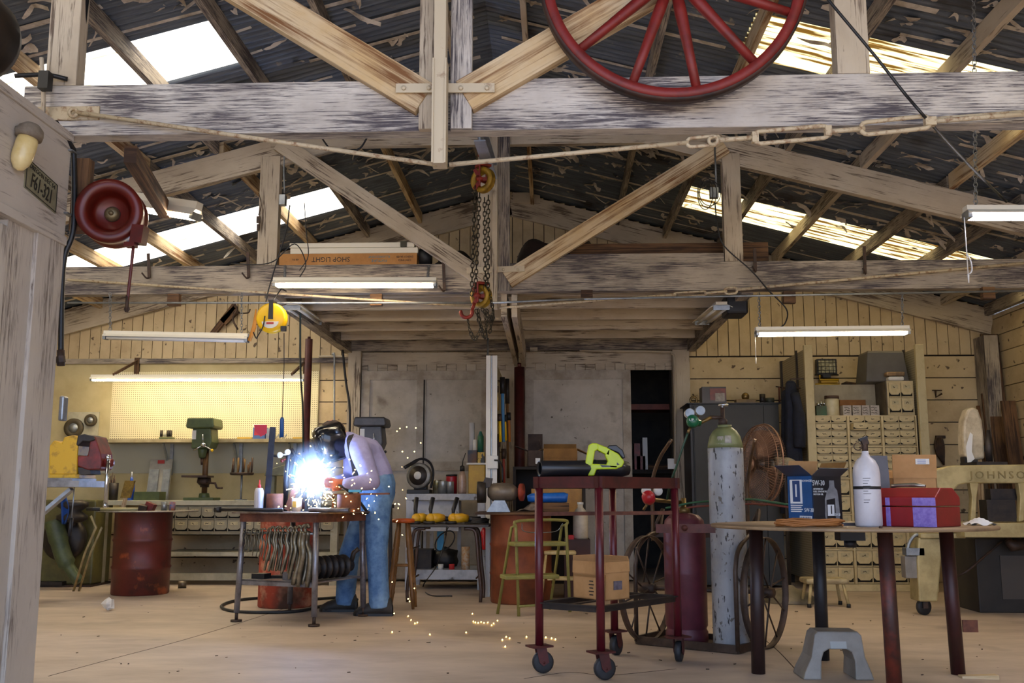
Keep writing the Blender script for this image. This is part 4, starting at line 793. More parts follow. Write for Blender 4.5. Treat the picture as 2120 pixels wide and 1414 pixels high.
VY = mat('vise_yellow', '#d3a51d', '#7b5a1e', 14, .5, .1, .1, None, .52, .72); VR = mat('vise_red', '#7d201b', '#4c1814', 12, .45, .1)
vi = thing('bench_vise', 'yellow and red bench vise on the plate behind the left door post', 'vise', ((xa + xe) / 2, Yv, zv))
def vpx(pts): return [(at(u, v, Yv).x, at(u, v, Yv).z) for u, v in pts]
m = MB(); m.prism(vpx([(112, 984), (112, 925), (122, 912), (138, 918), (143, 906), (160, 902), (172, 905), (172, 920), (170, 945), (169, 984)]), (0, Yv - .06, 0), (1, 0, 0), (0, 0, 1), (0, .17, 0)); link('fixed_body', m, VY, vi, bevel=.008)
m = MB(); m.prism(vpx([(169, 944), (190, 944), (196, 905), (205, 904), (217, 940), (219, 960), (216, 973), (190, 974), (169, 966)]), (0, Yv - .055, 0), (1, 0, 0), (0, 0, 1), (0, .16, 0)); link('moving_jaw', m, VR, vi, bevel=.008)
m = MB(); m.prism(vpx([(168, 922), (172, 902), (185, 900), (203, 904), (207, 912), (196, 916), (182, 915), (172, 925)]), (0, Yv - .065, 0), (1, 0, 0), (0, 0, 1), (0, .18, 0)); link('jaw_top', m, DKM, vi, bevel=.006)
m = MB(); m.prism(vpx([(170, 968), (194, 970), (196, 982), (172, 984)]), (0, Yv - .05, 0), (1, 0, 0), (0, 0, 1), (0, .13, 0)); link('slide', m, DKM, vi)
m = MB(); c = at(224, 958, Yv); m.lathe([(.018, -.03), (.024, -.02), (.024, .02), (.018, .03)], 14, c, (1, 0, 0)); m.cyl(at(205, 958, Yv), at(222, 958, Yv), .014, 10); link('screw', m, VR, vi)
m = MB(); m.cyl(at(224, 948, Yv - .03), at(218, 1046, Yv - .03), .011, 10); m.ball(at(224, 947, Yv - .03), .016, 10); m.ball(at(218, 1046, Yv - .03), .015, 10); link('handle_bar', m, CHROME, vi)
m = MB(); m.bx(at(115, 990, Yv).x, at(176, 990, Yv).x, Yv - .07, Yv + .13, zv, zv + .02); link('base', m, VY, vi)
m = MB(); m.tube([at(154, 1006, Yv - .02), at(148, 1075, Yv - .02)], .003, 5); o = solo('hanging_scriber', 'thin rod with black grip hanging from the vise plate', 'tool', m, GALV); m = MB(); m.cyl(at(148, 1072, Yv - .02), at(144, 1110, Yv - .02), .011, 8); link('grip', m, BLK, o)
# red drum with a round plate
def drum(name, label, c, r, h, mt, n=36):
    m = MB(); p = [(r * .97, 0), (r, .012), (r, h * .33 - .02), (r + .012, h * .33), (r, h * .33 + .02), (r, h * .66 - .02), (r + .012, h * .66), (r, h * .66 + .02), (r, h - .012), (r + .008, h), (r - .01, h + .002), (r - .02, h - .015), (0, h - .015)]
    m.lathe(p, n, c); return solo(name, label, 'drum', m, mt)
DR = mat('drum_red', '#662620', '#4c211b', 4, .4, .2, .05, None, .35, .7, ('#2d2120', 3, .56, .15), spot2=('#a5532e', 5, .62, .1))
p = fl(265, 1235); c1 = Vector((p.x, p.y + .29, 0)); zd = at(270, 1060, c1.y).z
dr1 = drum('steel_drum', 'dark red steel drum standing before the long bench', c1, .285, zd, DR)
m = MB(); m.lathe([(0, 0), (.5, 0), (.505, .006), (.5, .012), (0, .012)], 48, c1 + Vector((.04, 0, zd + .003))); solo('round_plate', 'round steel plate lying on the dark red drum', 'plate', m, mat('plate_top', '#97918b', '#6d6660', 8, .4, .6))
zp = zd + .0155; Yd = c1.y - .2
m = MB(); m.cyl(at(208, 1050, Yd) * 1, at(292, 1050, Yd), .016, 8); o = solo('pry_bar', 'cream bar with a black grip lying on the drum plate', 'bar', m, mat('bar_cream', '#b5a878')); 
for q in (o,): q.location.z = zp
m = MB(); a = at(180, 1052, Yd).x; b = at(208, 1052, Yd).x; m.cyl((a, Yd, zp + .018), (b, Yd, zp + .018), .02, 10); link('grip', m, BLK, o)
m = MB(); m.box((at(307, 1048, Yd).x, Yd + .05, zp + .04), (.09, .08, .08), (0, .4, 0)); solo('red_block', 'small red block at the right of the drum plate', 'block', m, VR)
m = MB(); a = at(296, 1052, Yd); m.box((a.x, Yd, zp + .03), (.08, .06, .06), (.3, .2, .2)); solo('dark_fitting', 'dark steel fitting on the drum plate beside the red block', 'fitting', m, IRON)
# brush standing behind the drum plate
m = MB(); q = at(262, 1012, c1.y + .1); br = thing('paint_brush', 'wide yellowed brush standing bristles up on the drum plate', 'brush', (q.x, c1.y + .1, zp)); 
m = MB(); m.bar((q.x - .03, c1.y + .1, zp), (q.x - .005, c1.y + .1, at(260, 1030, c1.y + .1).z), .02, .04); link('handle', m, RAW, br)
m = MB(); m.hexa(((q.x + .015), c1.y + .1, at(264, 1013, c1.y + .1).z), (.05, 0, .0), (0, .02, 0), (.02, 0, .09)); link('bristles', m, mat('bristle', '#9a7a30', '#6d5520', 30, .8), br)
# colourful tins beside the bench bins
for lab, u, mt in (('pale tin on the drum plate in front of the grey bins', 338, GALV), ('blue and orange patterned tin on the drum plate', 355, mat('tin_mixed', '#3a74a8', '#d0752c', 25, .4))):
    m = MB(); a = at(u, 1040, c1.y); m.cyl((a.x, c1.y + .03, zp), (a.x, c1.y + .03, at(u, 1040, c1.y).z + .005), .03, 14); solo('small_tin', lab, 'tin', m, mt)
# olive machine in the corner
OLV = mat('olive_paint', '#6a6435', '#4f4a2a', 6, .5)
Yo = 11.0; xq0, xq1 = at(98, 1120, Yo).x, at(190, 1120, Yo).x
mc = thing('olive_machine', 'olive green floor machine with a black flywheel in the left corner', 'machine', ((xq0 + xq1) / 2, Yo + .3, 0))
m = MB(); m.bx(xq0 - .3, xq1 - .02, Yo + .1, Yo + .55, .02, at(140, 1035, Yo).z); link('housing', m, OLV, mc, bevel=.02)
m = MB(); c = at(135, 1115, Yo); m.lathe([(.02, .09), (.2, .09), (.24, .05), (.24, -.02), (.1, -.09)], 28, c, (0, -1, 0)); link('flywheel', m, DKM, mc)
m = MB(); m.lathe([(.1, 0), (.16, .03), (.16, .07), (.09, .12), (.16, .17), (.16, .21), (.1, .24)], 20, at(150, 1062, Yo - .2) - Vector((0, 0, .1))); m.cyl(at(150, 1062, Yo - .2) - Vector((0, 0, .1)), at(150, 1062, Yo + .12) - Vector((0, 0, .1)), .05, 10); link('pulley', m, DKM, mc)
m = MB(); m.bx(xq0 - .3, xq1, Yo + .05, Yo + .6, 0, .021); link('base', m, IRON, mc)
m = MB(); m.tube(curve([at(112, 1078, 10.78), at(120, 1112, 10.78), at(131, 1150, 10.78), at(148, 1182, 10.78), at(164, 1206, 10.78)], 6), [.1] * 8 + [.09] * 8 + [.06] * 9, 12); solo('duct_hose', 'green tapering duct bending down to the floor at the left', 'duct', m, mat('duct_green', '#55613c', '#3c4530', 8, .5))
m = MB(); m.grid(lambda a, b: at(126 + 14 * b * math.sin(PI * (a * .8 + .15)) + 3 * a, 1027 + 58 * a, 10.62) + Vector((0, .06 * math.sin(PI * b), 0)), 10, 6); solo('blue_rag', 'blue rag hung over the green duct at the left', 'rag', m, mat('rag_blue', '#1f4f9c', '#173a78', 12, .8), solid=.008)
lg = thing('folded_stand', 'cream folding legs of a dark work stand by the drum', 'stand', fl(160, 1222))
m = MB(); P = [at(188, 1068, 10.1), at(199, 1092, 10.1), at(176, 1145, 10.25), fl(152, 1224)]; m.tube(P, .013, 8); P2 = [p + Vector((.05, .02, 0)) for p in P]; link('leg', m, mat('stand_cream', '#b3a375', '#7d6d48', 8, .5), lg)
m = MB(); m.tube([P2[1], P2[2], Vector((P2[3].x, P2[3].y, 0))], .012, 8); link('leg', m, bpy.data.materials['stand_cream'], lg)
m = MB(); a, b = fl(98, 1228), fl(150, 1212); m.bx(a.x - .5, b.x, b.y - .25, b.y + .12, .02, .06); link('foot_plate', m, DKM, lg)
# crumpled paper and can on the floor
def crumple(name, lab, cat, c, r, mt, seed, n=8):
    rnd = random.Random(seed); m = MB(); m.ball((0, 0, 0), r, n); m.v = [tuple(Vector(p) * rnd.uniform(.75, 1.2)) for p in m.v]; z = min(p[2] for p in m.v); m.v = [(p[0] + c[0], p[1] + c[1], p[2] - z + c[2]) for p in m.v]; m.sm = [False] * len(m.sm); return solo(name, lab, cat, m, mt)
PAPR = mat('paper_white', '#dcdad6', rough=.8)
p = fl(224, 1264); crumple('crumpled_paper', 'crumpled white paper lying on the floor before the drum', 'paper', p, (.065, .05, .05), PAPR, 5)
p = fl(375, 1218); m = MB(); m.cyl(p + Vector((-.035, 0, .04)), p + Vector((.045, .03, .04)), .04, 18); solo('tin_can', 'dull tin can lying on its side on the floor by the bench', 'can', m, mat('can_dull', '#85796a', '#5f564a', 10, .4, .7))
# ================================================================== welding table
TL = [fl(500, 1287), fl(662, 1297), fl(737, 1275), fl(592, 1268)]
tc = sum(TL, Vector()) / 4; ex = (TL[1] - TL[0]).normalized(); ey = Vector((-ex.y, ex.x, 0)); hx, hy = .37, .355; TH = .865
def tp(a, b, z): return tc + ex * a + ey * b + Vector((0, 0, z))
PIPEG = mat('pipe_grey', '#8a8a92', '#54484a', 7, .35, .6, 0, None, .4, .7); PLATE = mat('plate_scorched', '#857a76', '#5b463c', 9, .4, .5, .1)
RST = mat('rust', '#7a4a36', '#4f2f26', 9, .75, .2, .2)
wt = thing('welding_table', 'steel welding table with pipe legs in front of the welder', 'table', tc)
m = MB(); m.hexa(tp(0, 0, TH - .006), ex * (hx + .05), ey * (hy + .05), (0, 0, .006)); link('top', m, PLATE, wt)
m = MB()
for a, b in (((-hx, -hy), (hx, -hy)), ((hx, -hy), (hx, hy)), ((hx, hy), (-hx, hy)), ((-hx, hy), (-hx, -hy))): m.bar(tp(*a, TH - .045), tp(*b, TH - .045), .012, .065)
link('apron', m, RST, wt)
for a, b in ((-1, -1), (1, -1), (1, 1), (-1, 1)):
    m = MB(); m.tube([tp(a * (hx - .02), b * (hy - .02), TH - .02), tp(a * hx, b * hy, .07)], .024, 12); lg = link('leg', m, PIPEG, wt)
    m = MB(); m.cyl(tp(a * hx, b * hy, .016), tp(a * hx, b * hy, .08), .014, 10); m.cyl(tp(a * hx, b * hy, 0), tp(a * hx, b * hy, .016), .045, 16); link('foot', m, IRON, lg)
ZS = .33; m = MB(); m.hexa(tp(0, 0, ZS - .006), ex * (hx - .01), ey * (hy - .01), (0, 0, .006)); m.hexa(tp(0, -hy + .02, ZS - .02), ex * (hx - .01), ey * .01, (0, 0, .022)); link('lower_shelf', m, PIPEG, wt)
m = MB(); m.cyl(tp(-hx + .02, -hy + .02, .7), tp(hx - .02, -hy + .02, .7), .01, 8); link('hanging_rail', m, GALV, wt)
# locking pliers on the rail
PLI = mat('plier_steel', '#8e8674', '#5d5446', 14, .35, .7)
def pliers(c, s, rz, lab):
    t = thing('locking_pliers', lab, 'pliers', c, 'locking pliers on the welding table rail', rz)
    for sg in (-1, 1):
        m = MB(); m.tube(curve([(0, sg * .012, .012), (-.012, sg * .014, -.05), (.012 + .01 * sg, sg * .016, -.11), (.0 + .02 * sg, sg * .018, -.2), (-.02 + .025 * sg, sg * .014, -.29)], 4), [.012 * s] * 8 + [.011 * s] * 8 + [.009 * s], 7); m.v = [(p[0] * s, p[1] * s, p[2] * s) for p in m.v]; link('handle', m, PLI, t, world=False)
    m = MB(); m.tube(curve([(.0, 0, -.0), (-.01, 0, .03), (.015, 0, .05), (.03, 0, .035)], 4), .01, 6); m.v = [(p[0] * s, p[1] * s, p[2] * s) for p in m.v]; link('jaw', m, PLI, t, world=False); return t
pk = None
pls = [(-.33, .5), (-.29, .55), (-.25, .5), (-.2, .62), (-.165, .66), (-.13, .7), (-.09, .75), (-.05, 1.0), (-.015, 1.02), (.02, 1.0), (.06, .98), (.12, 1.08), (.16, 1.05), (.2, 1.2), (.24, 1.35), (.28, 1.4)]
for i, (a, s) in enumerate(pls):
    pliers(tp(a, -hy + .0 - .012 * (i % 2), .7 + .0), s, -.4 + 1.3 * (i % 3 - 1) * .25, 'locking pliers hanging on the rail under the welding table')
# things on the table
def on(u, b, dz=0):                    # on the table top, b across from its middle line
    lo, hi = -.9, .9
    for _ in range(30):
        a = (lo + hi) / 2
        if pj(tp(a, b, TH))[0] < u: lo = a
        else: hi = a
    return tp(a, b, TH + dz)
q = on(535, -.2); sc = thing('spray_can', 'white spray can with a red tip on the left of the welding table', 'can', q)
m = MB(); m.lathe([(.036, 0), (.038, .005), (.038, .16), (.03, .19), (.016, .195)], 18, q); link('body', m, mat('can_white', '#cfccd2', '#a9a6b0', 30, .4, 0, 0, (1, 1, .2)), sc)
m = MB(); m.lathe([(.014, .19), (.014, .215), (.006, .225), (.004, .26)], 12, q); link('tip', m, mat('tip_red', '#b83030'), sc)
q = on(551, -.1); m = MB(); zt = at(556, 884, q.y).z; m.bar((q.x, q.y, TH + .002), (q.x + .03, q.y, zt), .05, .006, (0, 1, 0)); m.bar((q.x - .022, q.y + .02, TH), (q.x + .008, q.y + .02, zt), .006, .045, (0, 1, 0)); sa = solo('steel_angle', 'tall dark steel angle standing upright on the welding table', 'steel bar', m, mat('steel_blue', '#2f3440', '#232129', 8, .4, .6))
m = MB(); p = at(540, 892, q.y - .01); m.prism([(-.06, .05), (.05, .05), (.05, -.02), (.0, -.05), (-.05, .0)], p, (1, 0, 0), (0, 0, 1), (0, .004, 0)); link('red_flag', m, mat('flag_red', '#a8283a', rough=.7), sa)
def ringpx(lab, u, v, vt, w, mt):
    q = on(u, -.1); r = w / 2 / ppm(q.y); zt = at(u, vt, q.y).z; m = MB(); m.lathe([(r, 0), (r, zt - TH), (r - .012, zt - TH), (r - .012, .0), (r, 0)], 26, (q.x, q.y, TH + .001), cap=False); return solo('pipe_offcut', lab, 'pipe', m, mt, 'pipe offcuts on the welding table')
ringpx('rusty pipe offcut beside the spray can', 568, 1052, 1022, 34, RST); ringpx('rusty pipe offcut at the right of the welding table', 722, 1058, 1024, 48, RST)
q = on(614, -.05); m = MB(); m.lathe([(.04, 0), (.042, .11), (.037, .11), (.035, .01)], 18, q); o = solo('mug', 'white mug with a yellow mark on the welding table', 'mug', m, mat('mug_white', '#d8d4d6')); m = MB(); m.box(q + Vector((-.01, -.042, .06)), (.03, .006, .05)); link('mark', m, mat('mark_yellow', '#c9a34a'), o)
q = on(590, .12); cs = thing('clamp_stand', 'dark clamp stand with a white gauge and red knob on the welding table', 'stand', q)
m = MB(); m.tube([q, at(592, 1000, q.y), at(597, 945, q.y), at(602, 930, q.y)], [.02, .024, .022, .02], 10); m.tube([at(603, 930, q.y), at(612, 945, q.y), at(606, 990, q.y)], .018, 8); link('body', m, mat('clamp_dark', '#23222c', rough=.35), cs)
for u, v in ((580, 942), (596, 936)):
    m = MB(); c = at(u, v, q.y - .04); m.lathe([(.024, .0), (.026, .012), (.02, .016), (0, .016)], 16, c, (0, -1, 0)); m.cyl(c, at(598, 940, q.y), .008, 6); link('gauge', m, WHT, cs)
m = MB(); m.ball(at(584, 954, q.y - .03), .016, 10); m.cyl(at(584, 954, q.y - .03), at(596, 948, q.y), .007, 6); link('knob', m, VR, cs)
m = MB(); m.tube(curve([at(562, 943, q.y), at(575, 944, q.y), at(590, 942, q.y), at(620, 946, q.y), at(636, 975, q.y), at(634, 1020, q.y), at(640, 1048, q.y)], 5), .012, 8); link('arm', m, BLK, cs)
m = MB(); m.bar(on(594, .02, .01), at(618, 996, on(594, .02).y), .05, .012, (0, 1, 0)); solo('rusty_flat', 'rusty flat bar propped up at a slant on the welding table', 'steel bar', m, RST)
m = MB(); a, b = on(456, -.3, .016), on(585, -.27, .016); m.cyl(a, b, .016, 10); m.cyl(a - (b - a).normalized() * .05, a, .024, 10); o = solo('long_hammer', 'long black handled bar sticking out over the left edge of the welding table', 'bar', m, BLK)
m = MB(); a, b = on(640, -.25, .018), on(722, -.3, .018); m.cyl(a, b, .018, 12); solo('steel_tube', 'short steel tube lying at the front of the welding table', 'tube', m, PIPEG)
WK = on(645, .0); ya = WK.y; AP = at(648, 998, ya)
wp = thing('workpiece', 'dark steel workpiece lit blue under the welding arc', 'steel piece', WK)
m = MB(); m.bx(WK.x - .12, WK.x + .1, WK.y - .02, WK.y + .1, TH, TH + .02); link('base_plate', m, mat('steel_blue2', '#3c4654', '#2a2d36', 9, .35, .7), wp)
m = MB(); m.hexa((AP.x + .01, WK.y + .05, (TH + .02 + AP.z) / 2), (.06, 0, 0), (0, .012, 0), (.01, 0, (AP.z - TH - .04) / 2)); m.hexa((AP.x - .05, WK.y + .05, (TH + AP.z) / 2 - .01), (.008, 0, 0), (0, .07, 0), (0, 0, (AP.z - TH - .06) / 2)); link('upright_plate', m, bpy.data.materials['steel_blue2'], wp)
m = MB(); yb = ya + .0; a, b = at(690, 1024, yb - .12), at(806, 1022, yb - .12); m.bar(a, b, .06, .014); m.bar(a, Vector((a.x, a.y, TH)), .014, .03, (0, 1, 0)); m.bar(at(745, 1023, yb - .12), Vector((at(745, 1023, yb - .12).x, yb - .12, TH)), .014, .03, (0, 1, 0)); solo('steel_flat', 'long brown steel flat sticking out to the right of the welding table', 'steel bar', m, RST)
m = MB(); p = at(735, 1020, yb - .12); m.box(p + Vector((0, 0, .014)), (.1, .04, .02)); solo('blue_block', 'small light blue block on the brown steel flat', 'block', m, mat('light_blue', '#4aa6d8'))
# drum, hose, shelf things below
q = fl(571, 1263); zt = at(571, 1068, q.y + .25).z
drum('steel_drum', 'peeling red and rust drum standing behind the welding table', Vector((q.x, q.y + .31, 0)), .245, zt, mat('drum_peeling', '#a5432f', '#c98f74', 5, .6, .1, .1, None, .5, .62, ('#4c3227', 2.2, .52, .12)))
HS = mat('floor_hose', '#202022', rough=.5); q = fl(575, 1256)
m = MB(); P = [fl(462 + 110 * (1 - math.cos(a)), 1256 - 14 * math.sin(a)) + Vector((0, 0, .014)) for a in [PI * i / 8 for i in range(0, 9)]]; P2 = [fl(462, 1262), fl(480, 1268), fl(540, 1271), fl(620, 1268), fl(690, 1252), fl(740, 1244)]
m.tube(curve([p + Vector((0, 0, .014)) for p in ([fl(700, 1240), fl(640, 1243), fl(560, 1240), fl(490, 1246), fl(458, 1258)] + P2[1:])], 8), .013, 8); solo('floor_hose', 'black hose looped on the floor around the welding table', 'hose', m, HS)
cp = thing('finned_cylinder', 'black finned cylinder lying on the right of the lower welding table shelf', 'machine part', tp(.28, 0, ZS))
a, b = tp(.2, -.3, ZS + .095), tp(.32, .22, ZS + .095); d = (b - a).normalized(); m = MB(); m.cyl(a, b, .05, 14); link('barrel', m, BLK, cp)
for i in range(7): c = a + (b - a) * ((i + .7) / 8); m = MB(); m.cyl(c - d * .008, c + d * .008, .092, 20); link('fin', m, DKM, cp)
m = MB(); m.tube([b, b + Vector((.02, .03, .1)), b + Vector((.06, .03, .13))], .02, 8); link('spout', m, DKM, cp)
for lab, a, b, sz, mt in (('black steel block at the left of the lower welding shelf', -.26, -.2, (.12, .1, .04), BLK), ('dark steel strip lying on the lower welding shelf', -.1, -.1, (.24, .06, .02), DKM), ('grey clamp lying in the middle of the lower welding shelf', .05, -.2, (.14, .08, .06), PIPEG)):
    m = MB(); m.box(tp(a, b, ZS + sz[2] / 2), sz, (0, 0, -.3)); solo('scrap_piece', lab, 'scrap', m, mt)
# ================================================================== stool
q = fl(828, 1262); q = Vector((q.x, q.y + .12, 0)); zs2 = at(824, 1073, q.y).z
OR = mat('stool_orange', '#c2581c', '#a84814', 6, .4); TRN = mat('turned_wood', '#8f6536', '#6b4824', 12, .5, 0, 0, (1, 1, .4))
st = thing('bar_stool', 'tall turned wooden stool with an orange seat, behind the welder', 'stool', q)
m = MB(); m.lathe([(.07, 0), (.1, .004), (.105, .02), (.1, .036), (.05, .042)], 28, q + Vector((0, 0, zs2 - .042))); link('seat', m, OR, st)
for k in range(4):
    a = PI / 4 + k * PI / 2; t0 = q + Vector((.055 * math.cos(a), .055 * math.sin(a), zs2 - .04)); b0 = q + Vector((.16 * math.cos(a), .13 * math.sin(a), 0)); m = MB()
    fr_ = [0, .1, .28, .3, .32, .45, .47, .6, .62, .64, .8, .83, .86, 1]; rr = [.016, .02, .022, .017, .022, .022, .018, .022, .018, .022, .018, .022, .018, .012]
    m.tube([t0.lerp(b0, f) for f in fr_], rr, 10); link('leg', m, TRN, st)
for f, kk in ((.5, (0, 2)), (.72, (1, 3)), (.62, (1, 3))):
    for k in kk:
        def lp(k): a = PI / 4 + k * PI / 2; return (q + Vector((.055 * math.cos(a), .055 * math.sin(a), zs2 - .04))).lerp(q + Vector((.16 * math.cos(a), .13 * math.sin(a), 0)), f)
        m = MB(); m.cyl(lp(k), lp((k + 1) % 4), .009, 8); link('rung', m, TRN, st)
# ================================================================== the welder
def skin(name, J, E, mt, parent, root, vox=.012, sm=6, flat=()):
    """one closed surface grown over the joints"""
    m = MB()
    for a, b in E:
        (p, r), (q, t) = J[a], J[b]; n = 6; m.tube([p.lerp(q, i / n) for i in range(n + 1)], [r + (t - r) * i / n for i in range(n + 1)], 12)
    for k, (p, r) in J.items():
        if k not in flat: m.ball(p, r, 12)
    o = link(name, m, mt, parent)
    md = o.modifiers.new('remesh', 'REMESH'); md.mode = 'VOXEL'; md.voxel_size = vox; md.use_smooth_shade = True
    md = o.modifiers.new('smooth', 'SMOOTH'); md.factor = .5; md.iterations = sm
    return o
SKN = mat('skin', '#c48f74', rough=.5); SHIRT = mat('shirt_lilac', '#9a98c2', '#8482ad', 9, .8, 0, .25, None, .4, .7); JEAN = mat('denim', '#5f86b4', '#3f6494', 14, .8, 0, .25, None, .4, .65, ('#87a9c9', 3, .55, .2)); SHOE = mat('shoe_black', '#1d1b1d', '#2d2926', 10, .6)
pf = fl(783, 1272); pf2 = fl(708, 1262)
we = thing('person', 'person in lilac shirt, suspenders, jeans and black welding helmet leaning over the welding table', 'person', (at(780, 1100, 8.68).x, 8.68, 0))
Yn, Yf = 8.56, 8.86
P = {'pel': at(782, 1022, 8.7), 'wai': at(779, 984, 8.7), 'che': at(757, 944, 8.7), 'nec': at(722, 914, 8.7), 'hed': at(694, 900, 8.7), 'top': at(686, 886, 8.7),
     'hn': at(781, 1045, 8.61), 'kn': at(780, 1140, Yn - .02), 'an': at(786, 1250, Yn), 'tn': at(752, 1268, Yn - .02), 'hf': at(765, 1048, 8.8), 'kf': at(722, 1150, Yf - .02), 'af': at(714, 1244, Yf), 'tf': at(682, 1259, Yf - .02),
     'sn': at(742, 926, 8.5), 'en': at(771, 998, 8.44), 'wn': at(712, 1003, 8.3), 'sf': at(734, 926, 8.9), 'ef': at(726, 992, 8.92), 'wf': at(688, 1000, 8.62)}
B = {k: (v, r) for (k, v), r in zip(P.items(), (.1, .1, .11, .06, .085, .075, .08, .058, .042, .03, .08, .058, .042, .03, .06, .042, .03, .06, .042, .03))}
EB = [('pel', 'wai'), ('wai', 'che'), ('che', 'nec'), ('nec', 'hed'), ('hed', 'top'), ('pel', 'hn'), ('hn', 'kn'), ('kn', 'an'), ('an', 'tn'), ('pel', 'hf'), ('hf', 'kf'), ('kf', 'af'), ('af', 'tf'), ('che', 'sn'), ('sn', 'en'), ('en', 'wn'), ('che', 'sf'), ('sf', 'ef'), ('ef', 'wf')]
# hands: palm and five fingers grow out of the wrists
def hand(pre, w, fwd, side, upv, curl):
    fwd, side, upv = Vector(fwd).normalized(), Vector(side).normalized(), Vector(upv).normalized(); w = Vector(w)
    B[pre + 'p'] = (w + fwd * .06, .03); EB.append((pre == 'n' and 'wn' or 'wf', pre + 'p'))
    for i, (s_, L) in enumerate(((-.03, .062), (-.01, .075), (.01, .078), (.03, .066))):
        a = w + fwd * .09 + side * s_; b = a + fwd * L * .45 - upv * curl * .3; c = b + fwd * L * .2 - upv * curl
        for j, (p_, r_) in enumerate(((a, .012), (b, .0105), (c, .009))): B['%sf%d%d' % (pre, i, j)] = (p_, r_)
        EB.extend([(pre + 'p', '%sf%d0' % (pre, i)), ('%sf%d0' % (pre, i), '%sf%d1' % (pre, i)), ('%sf%d1' % (pre, i), '%sf%d2' % (pre, i))])
    a = w + fwd * .045 - side * .04; b = a + fwd * .035 - side * .015 - upv * .02
    B[pre + 't0'] = (a, .013); B[pre + 't1'] = (b, .01); EB.extend([(pre + 'p', pre + 't0'), (pre + 't0', pre + 't1')])
hd = (AP + Vector((.09, 0, 0)) - P['wn']).normalized(); hand('n', P['wn'], hd, (0, -.3, 1), (.2, 1, 0), .035)
hd2 = (AP + Vector((.06, .05, 0)) - P['wf']).normalized(); hand('f', P['wf'], hd2, (0, .3, 1), (0, -1, 0), .03)
skin('body', B, EB, SKN, we, 'pel', .0065, 2)
GLV = mat('glove_orange', '#a5562c', '#7d3d1e', 12, .8)
for pre, w in (('n', 'wn'), ('f', 'wf')):
    ks = [k for k in B if k[0] == pre and k[1:2] in ('p', 'f', 't')] ; G = {w: (P[w] + (P['en' if pre == 'n' else 'ef'] - P[w]) * .12, .042)}
    for k in ks:
        if k in ('nec',): continue
        if len(k) >= 2 and (k == pre + 'p' or k[1] == 't' and len(k) == 3 or k[1] == 'f' and len(k) == 4): G[k] = (B[k][0], B[k][1] * 1.25 + .002)
    skin('glove', G, [e for e in EB if e[0] in G and e[1] in G], GLV, we, w, .006, 1)
C2 = lambda **k: {a: (P[a], r) for a, r in k.items()}
shj = C2(pel=.15, wai=.15, che=.165, nec=.09, sn=.095, en=.07, wn=.052, sf=.095, ef=.07, wf=.052)
shj['pel'] = (P['pel'].lerp(P['wai'], .55), .15); shj['mn'] = (P['sn'].lerp(P['en'], .5), .088); shj['mf'] = (P['sf'].lerp(P['ef'], .5), .088); shj['an2'] = (P['en'].lerp(P['wn'], .55), .066)
shj['wn'] = (P['wn'].lerp(P['en'], .06), .05)
skin('shirt', shj, [('pel', 'wai'), ('wai', 'che'), ('che', 'nec'), ('che', 'sn'), ('sn', 'mn'), ('mn', 'en'), ('en', 'an2'), ('an2', 'wn'), ('che', 'sf'), ('sf', 'mf'), ('mf', 'ef'), ('ef', 'wf')], SHIRT, we, 'wai')
jj = C2(pel=.155, hn=.125, kn=.092, hf=.125, kf=.092); jj['wai'] = (P['wai'].lerp(P['pel'], .45), .165); jj['an'] = (P['an'] - Vector((0, 0, .03)), .09); jj['af'] = (P['af'] - Vector((0, 0, .03)), .085); jj['bn'] = (P['kn'].lerp(P['an'], .5), .088); jj['bf'] = (P['kf'].lerp(P['af'], .5), .09); jj['cn'] = (P['hn'].lerp(P['kn'], .5), .108); jj['cf'] = (P['hf'].lerp(P['kf'], .5), .106)
skin('jeans', jj, [('wai', 'pel'), ('pel', 'hn'), ('hn', 'cn'), ('cn', 'kn'), ('kn', 'bn'), ('bn', 'an'), ('pel', 'hf'), ('hf', 'cf'), ('cf', 'kf'), ('kf', 'bf'), ('bf', 'af')], JEAN, we, 'pel', .011, 3, ('an', 'af'))
for an, yy in (((785, 1250), Yn), ((713, 1243), Yf)):
    h = at(*an, yy); m = MB(); zf = .0; prof = [(.1, .0), (.105, .02), (.1, .05), (.07, .1), (.03, .12), (-.05, .075), (-.14, .05), (-.19, .03), (-.195, .0)]
    def fn(a, b, h=h):
        t = a * (len(prof) - 1); i = min(int(t), len(prof) - 2); 
        return Vector((0, 0, 0))
    rows = []
    for x, zt_, wd in ((.115, .08, .035), (.1, .13, .05), (.04, .15, .056), (-.03, .13, .056), (-.09, .095, .06), (-.15, .075, .058), (-.195, .05, .045), (-.212, .03, .018)):
        rows.append([Vector((h.x + x, h.y + wd * math.cos(t), max(0, zt_ * (.5 + .62 * math.sin(t)) if math.sin(t) > -.2 else 0))) for t in [2 * PI * k / 14 for k in range(14)]])
    vs = [p for r in rows for p in r]; n = 14; fs = [(i * n + k, i * n + (k + 1) % n, (i + 1) * n + (k + 1) % n, (i + 1) * n + k) for i in range(len(rows) - 1) for k in range(n)] + [tuple(range(n)), tuple((len(rows) - 1) * n + k for k in range(n))]
    m.add(vs, fs, None, True); sh_ = link('shoe', m, SHOE, we)
    m = MB(); m.prism([(.12, -.05), (.12, .05), (-.1, .06), (-.18, .05), (-.218, .0), (-.18, -.05), (-.1, -.06)], (h.x, h.y, 0), (1, 0, 0), (0, 1, 0), (0, 0, .022)); link('sole', m, BLK, sh_)
m = MB(); P2 = [at(727, 901, 8.58), at(723, 912, 8.46), at(727, 935, 8.45), at(733, 965, 8.5), at(738, 990, 8.53), at(748, 1006, 8.53)]
